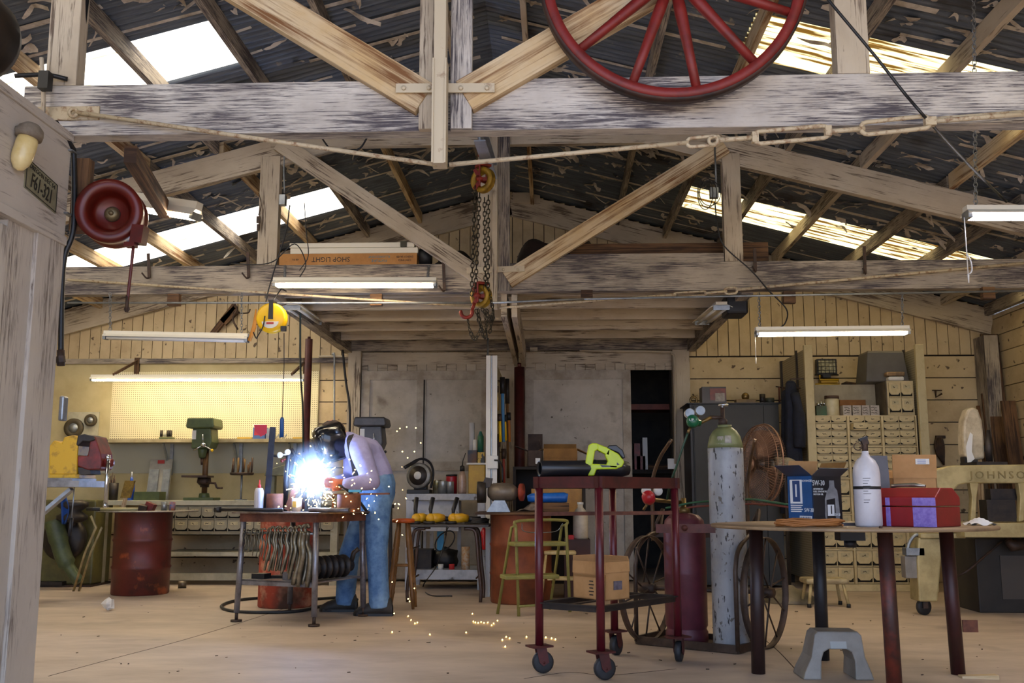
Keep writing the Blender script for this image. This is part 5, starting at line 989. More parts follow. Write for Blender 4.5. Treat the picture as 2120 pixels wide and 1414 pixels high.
def ribbon(mb, pts, w, axis, th=.004):
    P = curve(pts, 5); ax = Vector(axis).normalized()
    for a, b in zip(P, P[1:]):
        d = (b - a).normalized(); s_ = (ax - d * ax.dot(d)).normalized(); n_ = d.cross(s_); mb.hexa((a + b) / 2, d * ((b - a).length * .55), s_ * (w / 2), n_ * th)
ribbon(m, P2, .045, (1, 0, .3)); link('suspender', m, BLK, we)
# helmet, cap
Hc = at(688, 908, 8.68); fwd = Vector((-.78, -.55, -.3)).normalized(); sd = fwd.cross(Vector((0, 0, 1))).normalized(); upv = sd.cross(fwd)
HB = mat('helmet_black', '#0d0d10', rough=.18, coat=.4); he = None
rows = [(.13, .03, .06), (.125, .085, .125), (.1, .112, .15), (.03, .125, .165), (-.05, .122, .168), (-.12, .105, .16), (-.17, .075, .14), (-.195, .03, .115)]
def hp(th, h, rs, rf, k=1): c_, s_ = math.cos(th), math.sin(th); e = lambda x: math.copysign(abs(x) ** .72, x); return Hc + upv * h + sd * (e(s_) * rs * k) + fwd * (e(c_) * rf * k + .0)
m = MB(); n = 20; vs = [hp(math.radians(-112 + 224 * j / n), *r) for r in rows for j in range(n + 1)]; m.add(vs, [(i * (n + 1) + j, i * (n + 1) + j + 1, (i + 1) * (n + 1) + j + 1, (i + 1) * (n + 1) + j) for i in range(len(rows) - 1) for j in range(n)], None, True)
he = link('welding_helmet', m, HB, we, solid=-.006)
m = MB(); wr = [(.075, .119, .158), (.03, .125, .165), (-.05, .122, .168), (-.085, .113, .163)]; vs = [hp(math.radians(-42 + 84 * j / 10), *r, k=1.04) for r in wr for j in range(11)]; m.add(vs, [(i * 11 + j, i * 11 + j + 1, (i + 1) * 11 + j + 1, (i + 1) * 11 + j) for i in range(3) for j in range(10)], None, True); link('visor', m, mat('visor', '#06070c', rough=.06, coat=1), he, solid=.008)
for s_ in (-1, 1): m = MB(); c = Hc + sd * (s_ * .118) + upv * .06 - fwd * .01; m.cyl(c, c + sd * (s_ * .03), .024, 14); link('pivot_knob', m, BLK, he)
m = MB(); cc = at(686, 893, 8.7) + Vector((.015, 0, 0)); m.ball(cc, (.115, .1, .1), 18, (0, .25, 0)); link('cap', m, mat('cap_brown', '#4f423c', '#2f2826', 20, .9, 0, 0, None, .4, .6), we)
m = MB(); m.ring(cc + Vector((0, 0, .0)), .112, .012, (.35, .1, 1), 24, 6, .9); link('headband', m, BLK, he)
# torch
q = P['wn'] + hd * .11; m = MB(); m.tube(curve([AP + Vector((.03, 0, .0)), AP + Vector((.07, 0, .012)), q, q + Vector((.1, -.02, -.03)), q + Vector((.2, .06, -.12)), q + Vector((.28, .2, -.25))], 5), [.007] * 5 + [.012] * 21, 8); solo('welding_torch', 'black welding torch with its cable in the gloved hands', 'welding torch', m, BLK)
# arc and sparks
ac = MB(); ac.ball(AP, .03, 10); SPK = emit('arc_white', '#cfe4ff', 160)
arc_o = solo('welding_arc', 'blinding blue white welding arc at the gloved hands', 'welding arc', ac, SPK)
al = bpy.data.lights.new('arc', 'POINT'); al.energy = ARC; al.color = (.16, .42, 1); al.shadow_soft_size = .06; ao = bpy.data.objects.new('arc', al); COL.objects.link(ao); ao.location = AP + Vector((-.02, -.05, .06))
sp = MB(); rs = random.Random(11)
for i in range(170):                                   # streaks round the arc
    a = rs.uniform(0, 2 * PI); e = rs.uniform(-.9, .9); L0 = .015 + .19 * rs.random() ** 1.8; d = Vector((math.cos(a) * math.cos(e), math.sin(e) * .8, math.sin(a) * math.cos(e))); L = rs.uniform(.01, .06); p = AP + d * L0; r = rs.uniform(.0012, .003)
    if p.z < TH + .02: p.z = TH + rs.uniform(.01, .03)
    sp.tube([p, p + d * L], r, 4)
ob_ = solo('spark_burst', 'white sparks bursting round the welding arc', 'sparks', sp, emit('spark_white', '#ffe9c4', 26)); ob_['kind'] = 'stuff'
sp = MB()
def dots(n, u0, u1, v0, v1, y0, y1, r0=.002, r1=.0055):
    for i in range(n): p = at(rs.gauss((u0 + u1) / 2, (u1 - u0) / 4), rs.gauss((v0 + v1) / 2, (v1 - v0) / 4), rs.uniform(y0, y1)); p.z = max(p.z, .012); r = rs.uniform(r0, r1); sp.tube([p, p + Vector((rs.uniform(-.012, .012), 0, rs.uniform(-.012, .004)))], r, 5)
dots(70, 600, 760, 1015, 1066, 7.85, 8.2, .0015, .0045); dots(34, 680, 800, 930, 1080, 7.9, 8.3, .0015, .0045); dots(10, 780, 860, 960, 1110, 8, 8.4, .0015, .004); dots(8, 570, 640, 930, 1000, 7.9, 8.3, .001, .003)
for (u, v) in ((822, 893), (828, 887), (842, 884), (861, 886), (871, 917), (833, 935), (858, 935), (844, 948), (845, 1240), (848, 1245), (858, 1218), (812, 1205), (816, 1270), (784, 1075)): p = at(u, v, 8.35); sp.ball(p, .0045, 6)
for (u, v) in ((980, 1288), (984, 1290), (990, 1291), (996, 1289), (1002, 1291), (1010, 1290), (1022, 1292), (1030, 1286), (1018, 1296), (1048, 1320), (1040, 1326), (1055, 1323), (845, 1277), (851, 1285), (859, 1292), (864, 1290), (812, 1310), (890, 1315), (965, 1311), (978, 1272), (1090, 1320), (1130, 1321), (1142, 1323), (1150, 1325), (1046, 1340)): p = fl(u, v) + Vector((0, 0, .006)); sp.ball(p, .004, 6)
ob_ = solo('flying_sparks', 'golden sparks scattered over the welding table, the welder and the floor', 'sparks', sp, emit('spark_gold', '#ffc46a', 22)); ob_['kind'] = 'stuff'
sm = MB(); sm.ball(AP + Vector((.0, .02, .06)), (.26, .24, .3), 24); mt = bpy.data.materials.new('smoke'); mt.use_nodes = True; n = mt.node_tree.nodes; n.remove(n['Principled BSDF']); vsn = n.new('ShaderNodeVolumeScatter'); vsn.inputs['Color'].default_value = (.7, .85, 1, 1)
tc_ = n.new('ShaderNodeTexCoord'); gr = n.new('ShaderNodeTexGradient'); gr.gradient_type = 'SPHERICAL'; mp_ = n.new('ShaderNodeMapping'); mp_.inputs['Location'].default_value = (-1, -1, -1); mp_.inputs['Scale'].default_value = (2, 2, 2); mu = n.new('ShaderNodeMath'); mu.operation = 'MULTIPLY'; mu.inputs[1].default_value = SMOKE; l = mt.node_tree.links
l.new(tc_.outputs['Generated'], mp_.inputs[0]); l.new(mp_.outputs[0], gr.inputs[0]); l.new(gr.outputs['Fac'], mu.inputs[0]); l.new(mu.outputs[0], vsn.inputs['Density']); l.new(vsn.outputs[0], n['Material Output'].inputs['Volume'])
o = solo('welding_smoke', 'thin blue lit smoke hanging round the welding arc', 'smoke', sm, mt); o['kind'] = 'stuff'
# ================================================================== centre rear: pale bench, low tool table, panel, grinder drum
Yb1 = 10.85; zb1 = at(920, 1022, Yb1).z; bx0, bx1 = at(841, 1030, Yb1).x, at(1008, 1030, Yb1).x
BLW = mat('bench_bluewhite', '#b9bdc6', '#8d919c', 5, .6, 0, 0, None, .45, .7, ('#54504c', 8, .66, .06))
pb = thing('pale_bench', 'pale painted bench carrying the abrasive saw, before the left rear door', 'workbench', ((bx0 + bx1) / 2, Yb1 + .35, 0))
m = MB(); m.bx(bx0, bx1, Yb1, Yb1 + .7, zb1 - .07, zb1); link('top', m, BLW, pb, bevel=.004)
zs1 = at(930, 1180, Yb1).z; m = MB(); m.bx(bx0 + .05, bx1, Yb1, Yb1 + .68, zs1 - .1, zs1); link('lower_shelf', m, BLW, pb)
for xx, y0 in ((bx0 + .04, Yb1), (bx1 - .06, Yb1), (bx0 + .04, Yb1 + .6), (bx1 - .06, Yb1 + .6)):
    m = MB(); m.bx(xx - .04, xx + .04, y0 + .01, y0 + .08, 0, zb1 - .071); link('leg', m, BLW, pb)
m = MB(); m.bx(at(856, 1060, Yb1).x, at(948, 1060, Yb1).x, Yb1 + .09, Yb1 + .12, at(900, 1100, Yb1).z, zb1 - .072); link('front_panel', m, BLW, pb)
for u0, u1 in ((862, 868), (876, 884), (936, 944)):
    m = MB(); m.bx(at(u0, 1130, Yb1).x, at(u1, 1130, Yb1).x, Yb1 + .6, Yb1 + .62, zs1, zb1 - .08); link('slat', m, BLW, pb)
boxpx('blue_strip', 'bright blue board standing on the lower shelf of the pale bench', 'board', 905, 919, 1100, zs1, Yb1 + .3, .02, mat('board_blue', '#3f93c9'))
o = boxpx('dark_crate', 'dark crate on the lower shelf of the pale bench', 'crate', 854, 893, 1138, zs1, Yb1 + .15, .3, DKM)
def lump(name, lab, cat, c, r, mt, seed, group=None):
    rnd = random.Random(seed); m = MB(); m.ball((0, 0, 0), r, 14); k = [rnd.uniform(0, 6) for _ in range(6)]
    m.v = [tuple(Vector(p) * (1 + .12 * math.sin(9 * p[0] / r[0] + k[0]) + .1 * math.sin(7 * p[1] / r[1] + k[1]) + .08 * math.sin(8 * p[2] / r[2] + k[2]))) for p in m.v]; m.v = [(p[0] + c[0], p[1] + c[1], max(p[2] + c[2] + r[2] * .8, c[2])) for p in m.v]; return solo(name, lab, cat, m, mt, group)
p = at(920, 1150, Yb1 + .3); lump('black_bag', 'black bag heaped on the lower shelf of the pale bench', 'bag', (p.x, Yb1 + .38, zs1), (.15, .16, .12), BLK, 4)
for lab, nm, u, v0, r, mt in (('orange labelled can on the lower shelf of the pale bench', 'can', 964, 1132, .045, mat('can_orange', '#b9803c', '#c9c0b0', 30, .4)), ('white roll end on the lower shelf of the pale bench', 'tape_roll', 912, 1168, .03, WHT), ('red tin on the lower shelf of the pale bench', 'tin', 935, 1168, .03, mat('tin_red', '#b5262a'))):
    m = MB(); p = at(u, v0, Yb1 + .06); m.cyl((p.x, Yb1 + .07, zs1), (p.x, Yb1 + .07, max(p.z, zs1 + .04)), r, 16); solo(nm, lab, nm.split('_')[0], m, mt)
# abrasive saw
p = at(868, 985, Yb1 + .15); R = 27 / ppm(Yb1); cs = thing('chop_saw', 'small abrasive disc saw with round grey guard on the pale bench', 'saw', (p.x, Yb1 + .2, zb1))
a, b = at(843, 1020, Yb1 + .1), at(890, 1010, Yb1 + .1); m = MB(); m.bx(a.x, b.x, Yb1 + .06, Yb1 + .34, zb1, zb1 + .045); m.bx(p.x - .06, p.x + .08, Yb1 + .16, Yb1 + .3, zb1 + .045, p.z - R * .5); link('base', m, BLK, cs, bevel=.006)
m = MB(); m.lathe([(R * .85, -.03), (R, -.025), (R, .025), (R * .9, .03), (0, .03)], 32, p, (-.3, -1, .05)); link('guard', m, mat('guard_grey', '#8e8e8c', '#6b6a68', 9, .4, .6), cs)
m = MB(); n_ = Vector((-.3, -1, .05)).normalized(); m.lathe([(R * .74, .031), (R * .74, .038), (0, .038)], 28, p, n_); link('disc', m, DKM, cs); m = MB(); m.lathe([(R * .3, .038), (R * .3, .05), (0, .052)], 20, p, n_); link('hub', m, WHT, cs)
m = MB(); m.tube(curve([at(838, 968, Yb1 + .05), at(852, 960, Yb1 + .1), at(872, 950, Yb1 + .15), at(890, 958, Yb1 + .2), at(897, 980, Yb1 + .22), at(892, 1010, Yb1 + .2)], 6), [.02] * 10 + [.014] * 21, 8); link('handle', m, BLK, cs)
# cans and bottles on the pale bench
for lab, u, v0, r, mt, cap in (('gold rimmed steel can next to the saw', 905, 994, .05, mat('can_gold', '#8a7c4a', '#b5b2a6', 12, .35, .7), None), ('bare steel can in front of the red can', 917, 996, .05, GALV, None), ('red can with a black lid on the pale bench', 935, 986, .062, mat('can_red', '#a3192a', rough=.35), BLK), ('bare steel can below the red can', 932, 997, .042, GALV, None)):
    yy = Yb1 + (.12 if 'bare' in lab else .28); p = at(u, v0, yy); m = MB(); m.lathe([(r, 0), (r, (p.z - zb1) * .97), (r * .97, p.z - zb1), (0, p.z - zb1)], 20, (p.x, yy, zb1)); o = solo('paint_can', lab, 'can', m, mt, 'cans on the pale bench')
    if cap: m = MB(); m.cyl((p.x, yy, p.z), (p.x, yy, p.z + .02), r * 1.03, 20); link('lid', m, cap, o)
p = at(957, 975, Yb1 + .2); oc = thing('oil_can', 'clear pump oil can with a long black spout on the pale bench', 'oil can', (p.x, Yb1 + .2, zb1))
m = MB(); m.lathe([(.045, 0), (.048, .02), (.045, .16), (.03, p.z - zb1 - .02), (.018, p.z - zb1)], 18, (p.x, Yb1 + .2, zb1)); link('jar', m, mat('jar_pinkish', '#b59a8c', '#8c7468', 8, .2), oc)
m = MB(); q = Vector((p.x, Yb1 + .2, p.z)); m.lathe([(.028, 0), (.026, .05), (.01, .06)], 14, q); m.tube([q + Vector((0, 0, .05)), at(958, 955, Yb1 + .2), at(964, 938, Yb1 + .2)], [.008, .005, .004], 8); link('pump_spout', m, BLK, oc)
yy = Yb1 + .22; yc = boxpx('yellow_cabinet', 'yellow metal box with a white lid standing on the pale bench', 'box', 970, 1004, 962, zb1, yy, .25, mat('cab_yellow', '#c9a01c', '#a9831a', 6, .45), bevel=.006)
zc1 = at(980, 962, yy).z; m = MB(); m.bx(at(966, 960, yy).x, at(1006, 960, yy).x, yy - .02, yy + .27, zc1, zc1 + .02); link('lid', m, WHT, yc)
zc2 = zc1 + .021
boxpx('stack_box', 'dark blue and brown box on top of the yellow metal box', 'box', 968, 987, 932, zc2, yy, .2, mat('box_navy', '#24425c', '#6b4a34', 5, .6))
o = boxpx('stack_box', 'yellow and black box beside the navy box on the yellow metal box', 'box', 989, 1003, 936, zc2, yy, .16, mat('box_yellow', '#c6a53c', '#2b2a26', 9, .5, lo=.5, hi=.52))
zc3 = at(978, 932, yy).z
m = MB(); p = at(976, 874, yy); m.cyl((p.x, yy + .1, zc3), (p.x, yy + .1, p.z), .032, 16); solo('paper_roll', 'tall white paper roll standing on the navy box', 'roll', m, mat('roll_white', '#bfc0c6', rough=.7))
m = MB(); p = at(994, 892, yy); zc4 = at(995, 936, yy).z; m.lathe([(.035, 0), (.035, (p.z - zc4) * .75), (.02, (p.z - zc4) * .9), (.012, p.z - zc4)], 16, (p.x, yy + .08, zc4)); solo('green_bottle', 'green bottle standing on top of the yellow and black box', 'bottle', m, mat('bottle_green', '#2b6b45', '#245a6a', 9, .35))
m = MB(); p = at(983, 910, yy); m.cyl((p.x, yy + .03, zc3), (p.x, yy + .03, p.z), .024, 14); solo('small_can', 'small white labelled can between paper roll and green bottle', 'can', m, WHT)
# low table with power tools
Yt = 9.6; zt1 = at(930, 1086, Yt).z; tx0, tx1 = at(845, 1086, Yt).x, at(1012, 1086, Yt).x
TBR = mat('tube_brown', '#5d4b44', '#44352f', 9, .4, .5)
lt = thing('tool_table', 'low dark table on bent tube legs holding the yellow power tools', 'table', ((tx0 + tx1) / 2, Yt + .25, 0))
m = MB(); m.bx(tx0, tx1, Yt, Yt + .5, zt1 - .025, zt1); link('top', m, mat('top_dark', '#4b403a', '#33302e', 8, .5), lt, bevel=.005)
for sx, x0, k in ((-1, tx0 + .04, 1), (1, tx1 - .12, 1)):
    for y0 in (Yt + .04, Yt + .46):
        m = MB(); m.tube(curve([(x0 - sx * .12, y0, zt1 - .04), (x0 - sx * .03, y0, zt1 - .05), (x0, y0, zt1 - .13), (x0 + sx * .02, y0, .35), (x0 + sx * .045, y0, .12), (x0 + sx * .04, y0, .0)], 5), .016, 8); link('leg', m, TBR, lt)
for x0 in (tx0 + .05, tx1 - .12):
    for z in (.5, .22): m = MB(); m.cyl((x0, Yt + .05, z), (x0, Yt + .45, z), .008, 6); link('stretcher', m, IRON, lt)
TY = mat('tool_yellow', '#d9a21f', rough=.4)
def grinder(lab, u, v, yaw, dx):
    p = at(u, v, Yt + dx); c = Vector((p.x, Yt + dx, zt1)); t = thing('angle_grinder', lab, 'power tool', c, 'yellow power tools on the low table', yaw)
    m = MB(); m.tube([(-.02, 0, .055), (.06, 0, .06), (.12, 0, .055)], [.046, .045, .036], 14); m.ball((-.03, 0, .055), (.05, .046, .05), 12); link('body', m, TY, t, world=False)
    m = MB(); m.tube([(.12, 0, .05), (.2, 0, .045), (.25, 0, .045)], [.028, .024, .028], 12); link('rear_grip', m, BLK, t, world=False)
    m = MB(); m.cyl((-.05, 0, .0), (-.05, 0, .03), .055, 18); link('guard', m, DKM, t, world=False)
    m = MB(); m.tube([(-.03, 0, .09), (-.02, .02, .14), (.03, .05, .25)], [.012, .02, .022], 10); link('side_handle', m, BLK, t, world=False)
    m = MB(); m.tube(curve([(.25, 0, .045), (.32, .03, .02), (.3, .12, .007), (.15, .16, .007)], 4), .005, 6); link('cord', m, BLK, t, world=False); return t
grinder('yellow and black power tool at the left of the low table', 866, 1080, 1.0, .12); grinder('yellow power tool with upright black handle in the middle of the low table', 897, 1082, .75, .1); grinder('yellow power tool at the right of the low table by the coiled cord', 944, 1080, .45, .12)
m = MB(); P = []
for i in range(60): a = i * .42; P.append(Vector((at(985, 1080, Yt).x + (.1 + .015 * math.sin(i * 1.7)) * math.cos(a), Yt + .25 + .1 * math.sin(a), zt1 + .008 + .0008 * i)))
m.tube(P, .006, 6); solo('coiled_cord', 'grey cord coiled at the right end of the low table', 'cord', m, mat('cord_grey', '#3b3632'))
m = MB(); m.tube(curve([at(925, 1090, Yt - .01), at(922, 1115, Yt + .1), at(905, 1170, Yt + .1), fl(876, 1215) + Vector((0, 0, .01)), fl(890, 1234) + Vector((0, 0, .01)), fl(936, 1236) + Vector((0, 0, .01))], 7), .006, 6); solo('power_cord', 'black cord trailing from the low table down to the floor', 'cord', m, BLK)
m = MB(); m.ring(at(921, 1120, Yt + .35), .12, .007, (.1, 1, .1), 28, 6, .6); m.tube([at(921, 1108, Yt + .35), Vector((at(921, 1108, Yt).x, Yt + .35, zt1 - .03))], .004, 5); solo('hose_loop', 'black hose loop hung under the low table', 'hose', m, HOSE)
# extinguisher on the bench leg
p = at(1001, 1090, 10.75); ex_ = thing('fire_extinguisher', 'small red fire extinguisher hung at the right end of the pale bench', 'fire extinguisher', (p.x, 10.76, at(1000, 1138, 10.75).z))
m = MB(); z0 = at(1000, 1138, 10.75).z; H = at(1000, 1096, 10.75).z - z0; m.lathe([(.033, 0), (.036, .01), (.036, H * .85), (.02, H), (.012, H + .02)], 18, (p.x, 10.79, z0)); link('cylinder', m, mat('ext_red', '#b01722', rough=.25), ex_)
m = MB(); m.box((p.x, 10.78, z0 + H + .05), (.05, .05, .06)); m.bx(p.x + .03, p.x + .05, 10.78, 10.86, z0 + .05, z0 + .1); link('valve', m, WHT, ex_)
# upright white panel with tools
Yp0, Yp1 = 10.15, 11.75; px0, px1 = at(1006, 900, Yp0).x, at(1029, 900, Yp0).x; zp1 = at(1015, 736, Yp0).z
tp_ = thing('tool_rack', 'tall white panel standing end-on behind the grinder, tools hung on its right face', 'panel', ((px0 + px1) / 2, 10.9, 0))
m = MB(); m.bx(px0, px0 + .045, Yp0, Yp0 + .05, 0, zp1); link('end_post', m, WHT, tp_); m = MB(); m.bx(px1 - .05, px1, Yp0 + .0, Yp0 + .05, 0, zp1); link('end_post', m, WHT, tp_)
m = MB(); m.bx(px0 + .02, px1 - .03, Yp0 + .05, Yp1, .05, zp1 - .02); link('board', m, PLY, tp_)
m = MB(); m.bx(px0 + .05, px1 - .055, Yp0 + .01, Yp0 + .04, .3, zp1); link('channel', m, GALV, tp_)
m = MB(); c = at(1020, 957, Yp0); m.box((c.x, Yp0 - .02, c.z), (.11, .04, .13)); link('outlet_box', m, WHT, tp_, bevel=.004)
m = MB(); m.tube([at(1010, 700, Yp0 + .02), at(1010, 960, Yp0 + .02)], .011, 8); link('conduit', m, GALV, tp_)
o = solo('plug_cord', 'black plug and cord in the outlet on the white panel end', 'cord', MB().tube(curve([(c.x + .02, Yp0 - .045, c.z + .02), (c.x + .07, Yp0 - .06, c.z + .01), (c.x + .1, Yp0 - .03, c.z - .06), (c.x + .1, Yp0 - .02, c.z - .2)], 5), .009, 6), BLK)
m = MB()
for dx, dz in ((-.012, .02), (.012, .02)): m.box((c.x - .02 + dx, Yp0 - .042, c.z + dz + .005), (.006, .004, .02))
link('socket_slots', m, BLK, tp_) if False else None
def longtool(lab, u, v0, v1, y, mt, mt2=None, w=.025, cat='tool', name='long_handled_tool'):
    a, b = at(u, v0, y), at(u + 2, v1, y); x = px1 + .03 + .02 * random.random(); m = MB(); m.tube([(a.x, y, a.z), (b.x, y, b.z)], w / 2, 8); o = solo(name, lab, cat, m, mt, 'tools hung on the white panel')
    mid = a.lerp(b, .25)
    m = MB(); m.tube([(a.x, y, a.z + .005), (mid.x, y, mid.z)], w * .8, 8); link('head', m, mt2 or IRON, o)
    m = MB(); m.cyl((px1 - .03, y, a.z - .03), (a.x, y, a.z - .03), .005, 6); link('hook', m, IRON, o)
longtool('blue shafted tool with black head on the white panel', 1040, 782, 915, 10.5, mat('shaft_blue', '#4d87b8'), BLK, .035)
longtool('yellow handled tool on the white panel, nearest its end', 1034, 858, 915, 10.3, YEL, None, .03)
longtool('second yellow handled tool on the white panel', 1045, 860, 912, 10.7, YEL, BLK, .028)
longtool('orange handled tool on the white panel', 1053, 855, 915, 10.9, mat('shaft_orange', '#c97a2e'), BLK, .03)
longtool('brown wooden handle with round dark head on the white panel', 1050, 785, 990, 11.0, TRN, DKM, .03)
longtool('dark bar hanging low on the white panel', 1031, 900, 1000, 10.35, DKM, None, .03)
longtool('red shafted tool hanging low on the white panel', 1042, 930, 1010, 10.55, mat('shaft_red', '#8a3324'), None, .028)
longtool('thin brass fitting tool at the top left of the panel face', 1029, 800, 850, 10.2, mat('brass', '#b0914a', rough=.3, metal=.8), None, .02)
m = MB(); a, b = at(1048, 968, 10.8), at(1060, 1008, 10.8); m.bx(a.x - .03, b.x - .03, 10.75, 10.8, b.z - .05, a.z + .05); solo('white_level', 'pale blue and white bar leaning below the panel tools', 'bar', m, mat('bar_paleblue', '#b9c6d6')) if False else None
# grinder on drum
q = fl(1077, 1253); c2 = Vector((q.x, q.y + .29, 0)); zd2 = at(1075, 1066, q.y).z
drum('steel_drum', 'rust orange steel drum carrying the bench grinder', c2, .29, zd2, mat('drum_rust', '#8a4a2c', '#6b3520', 4, .6, .1, .05, None, .4, .65, ('#4d2a1c', 2, .56, .15)))
a, b = at(984, 1060, q.y), at(1178, 1060, q.y); m = MB(); m.bx(a.x, b.x, q.y - .05, q.y + .6, zd2 + .003, zd2 + .025); gp = solo('drum_board', 'brown board lying across the rust orange drum', 'board', m, BRN)
zg = zd2 + .026; Yg = q.y + .15
bg_ = thing('bench_grinder', 'grey bench grinder with a red wire wheel on the rust orange drum', 'bench grinder', (at(1035, 1057, Yg).x, Yg, zg))
GM = mat('grinder_grey', '#7b7063', '#5e554b', 9, .45, .4)
m = MB(); a = at(1008, 1020, Yg); m.prism([(at(1008, 1057, Yg).x, zg), (at(1057, 1057, Yg).x, zg), (at(1046, 1036, Yg).x, at(1046, 1036, Yg).z), (at(1024, 1036, Yg).x, at(1024, 1036, Yg).z)], (0, Yg - .09, 0), (1, 0, 0), (0, 0, 1), (0, .2, 0)); link('base', m, GALV, bg_)
zc = at(1040, 1019, Yg).z; xa, xb = at(1014, 1019, Yg).x, at(1066, 1019, Yg).x
m = MB(); m.lathe([(.04, -.02), (.06, 0), (.085, .03), (.088, (xb - xa) * .5), (.085, xb - xa - .03), (.06, xb - xa), (.035, xb - xa + .03)], 24, (xa, Yg, zc), (1, 0, 0)); link('motor', m, GM, bg_)
m = MB(); m.lathe([(.03, -.03), (.1, -.03), (.1, .05), (.03, .05)], 24, (at(995, 1019, Yg).x, Yg, zc), (1, 0, 0)); m.prism([(0, 0), (.1, .03), (.12, .11), (.05, .12)], (at(994, 1019, Yg).x, Yg - .04, zc + .02), (1, 0, 0), (0, 0, 1), (0, .08, 0)); link('wheel_guard', m, DKM, bg_)
m = MB(); m.lathe([(.02, -.02), (.082, -.015), (.082, .015), (.03, .02), (.02, .03), (0, .03)], 24, (at(1080, 1019, Yg).x, Yg, zc), (1, -.25, 0)); m.cyl((xb, Yg, zc), (at(1080, 1019, Yg).x, Yg, zc), .015, 8); link('wire_wheel', m, mat('wheel_redrust', '#9c3a26', '#6b2a1c', 12, .6), bg_)
m = MB(); p = at(1098, 1052, Yg)
m.grid(lambda i, j: Vector((p.x - .13 + .26 * i, Yg - .08 + .2 * j, zg + .05 * math.sin(PI * i) * (1 + .5 * math.sin(9 * i + 5 * j)) * (.4 + .6 * math.sin(PI * j)) + .004)), 16, 8); solo('grey_rag', 'crumpled grey rag beside the bench grinder', 'rag', m, mat('rag_grey', '#8a7d70', '#5b5048', 20, .9))
# dark shelf unit, carton, tarp roll, jug
Yd1 = 10.6; zd3 = at(1130, 966, Yd1).z; x0, x1 = at(1062, 1000, Yd1).x, at(1212, 1000, Yd1).x
DKW = mat('dark_wood', '#2b231e', '#1f1916', 6, .8)
su = thing('shelf_unit', 'dark open shelf unit behind the red cart, the open carton on top', 'shelf unit', ((x0 + x1) / 2, Yd1 + .25, 0))
m = MB(); m.bx(x0, x1, Yd1, Yd1 + .5, zd3 - .03, zd3); link('top', m, DKW, su)
for xx in (x0, x1 - .03): m = MB(); m.bx(xx, xx + .03, Yd1 + .01, Yd1 + .5, 0, zd3 - .03); link('side', m, DKW, su)
zm = at(1130, 1060, Yd1).z; m = MB(); m.bx(x0 + .03, x1 - .03, Yd1 + .01, Yd1 + .5, zm - .03, zm); link('shelf', m, DKW, su); m = MB(); m.bx(x0 + .03, x1 - .03, Yd1 + .47, Yd1 + .5, .05, zd3 - .03); link('back', m, DKW, su)
def carton(name, lab, c, sx, sy, sz, rz, mt, flaps, cat='box', inner=None):
    t = thing(name, lab, cat, c, None, rz); m = MB(); w = .006
    m.bx(-sx / 2, sx / 2, -sy / 2, -sy / 2 + w, 0, sz); m.bx(-sx / 2, sx / 2, sy / 2 - w, sy / 2, 0, sz); m.bx(-sx / 2, -sx / 2 + w, -sy / 2, sy / 2, 0, sz); m.bx(sx / 2 - w, sx / 2, -sy / 2, sy / 2, 0, sz); m.bx(-sx / 2, sx / 2, -sy / 2, sy / 2, 0, w)
    link('body', m, mt, t, world=False)
    for side, ang, L in flaps:         # angle from vertical, outward positive
        a = math.radians(ang); m = MB(); s, c_ = math.sin(a), math.cos(a)
        if side in 'FB':
            sg = -1 if side == 'F' else 1; m.hexa((0, sg * (sy / 2 + s * L / 2), sz + c_ * L / 2), (sx / 2, 0, 0), (0, .003 * c_, -.003 * s * sg), (0, sg * s * L / 2, c_ * L / 2))
        else:
            sg = -1 if side == 'L' else 1; m.hexa((sg * (sx / 2 + s * L / 2), 0, sz + c_ * L / 2), (.003 * c_, 0, -.003 * s * sg), (0, sy / 2, 0), (sg * s * L / 2, 0, c_ * L / 2))
        link('flap', m, mt, t, world=False)
    return t
CB = mat('cardboard', '#b98d5c', '#a67b4a', 7, .8, 0, 0, None, .4, .7); CBD = mat('cardboard_dark', '#8f6732', '#7a5528', 7, .8)
p = at(1160, 960, Yd1 + .25); carton('open_carton', 'open brown carton with raised flaps on the dark shelf unit', (p.x, Yd1 + .25, zd3 + .001), .36, .32, at(1160, 928, Yd1).z - zd3, .0, CBD, (('B', 25, .07), ('F', 178, .1), ('R', 115, .15), ('L', 110, .1)))
p = at(1108, 960, Yd1 + .2); t = carton('open_carton', 'tall dark carton with one upright flap left of the open brown carton', (p.x, Yd1 + .2, zd3 + .001), .16, .26, at(1108, 932, Yd1).z - zd3, 0, mat('cardboard_black', '#4a3a32', '#33261f', 6, .8), (('L', 70, .14), ('B', 6, .19), ('R', -15, .12)))
m = MB(); m.box((.03, -.134, .06), (.05, .004, .06)); link('label', m, WHT, t, world=False)
boxpx('orange_case', 'flat orange and yellow case on the shelf of the dark unit', 'case', 1100, 1205, 1012, zm, Yd1 + .05, .35, mat('case_orange', '#b9862e', '#96691f', 5, .5))
p0, p1 = at(1090, 1030, 9.75), at(1176, 1030, 9.75); zr2 = zg; m = MB(); yy = q.y + .42
boxpx('wood_tray', 'brown wooden tray on the drum board under the blue roll', 'tray', 1098, 1178, 1042, zg, yy - .1, .3, BRN); zt2 = at(1130, 1042, yy - .1).z
xa, xb = at(1092, 1030, yy).x, at(1175, 1030, yy).x; m.tube([(xa, yy, zt2 + .045), (xa + .04, yy, zt2 + .05), (xb - .03, yy, zt2 + .055), (xb, yy, zt2 + .05)], [.028, .045, .05, .042], 12); solo('tarp_roll', 'bright blue rolled tarpaulin behind the red cart', 'tarpaulin', m, mat('tarp_blue', '#1f6fd0', '#1557aa', 9, .4))
Yj = 9.9; zj = at(1200, 1117, Yj).z; boxpx('brown_cabinet', 'dark red brown cabinet on the floor under the white jug', 'cabinet', 1168, 1222, 1117, 0, Yj, .4, mat('cab_brown', '#4a2620', '#38201b', 6, .6))
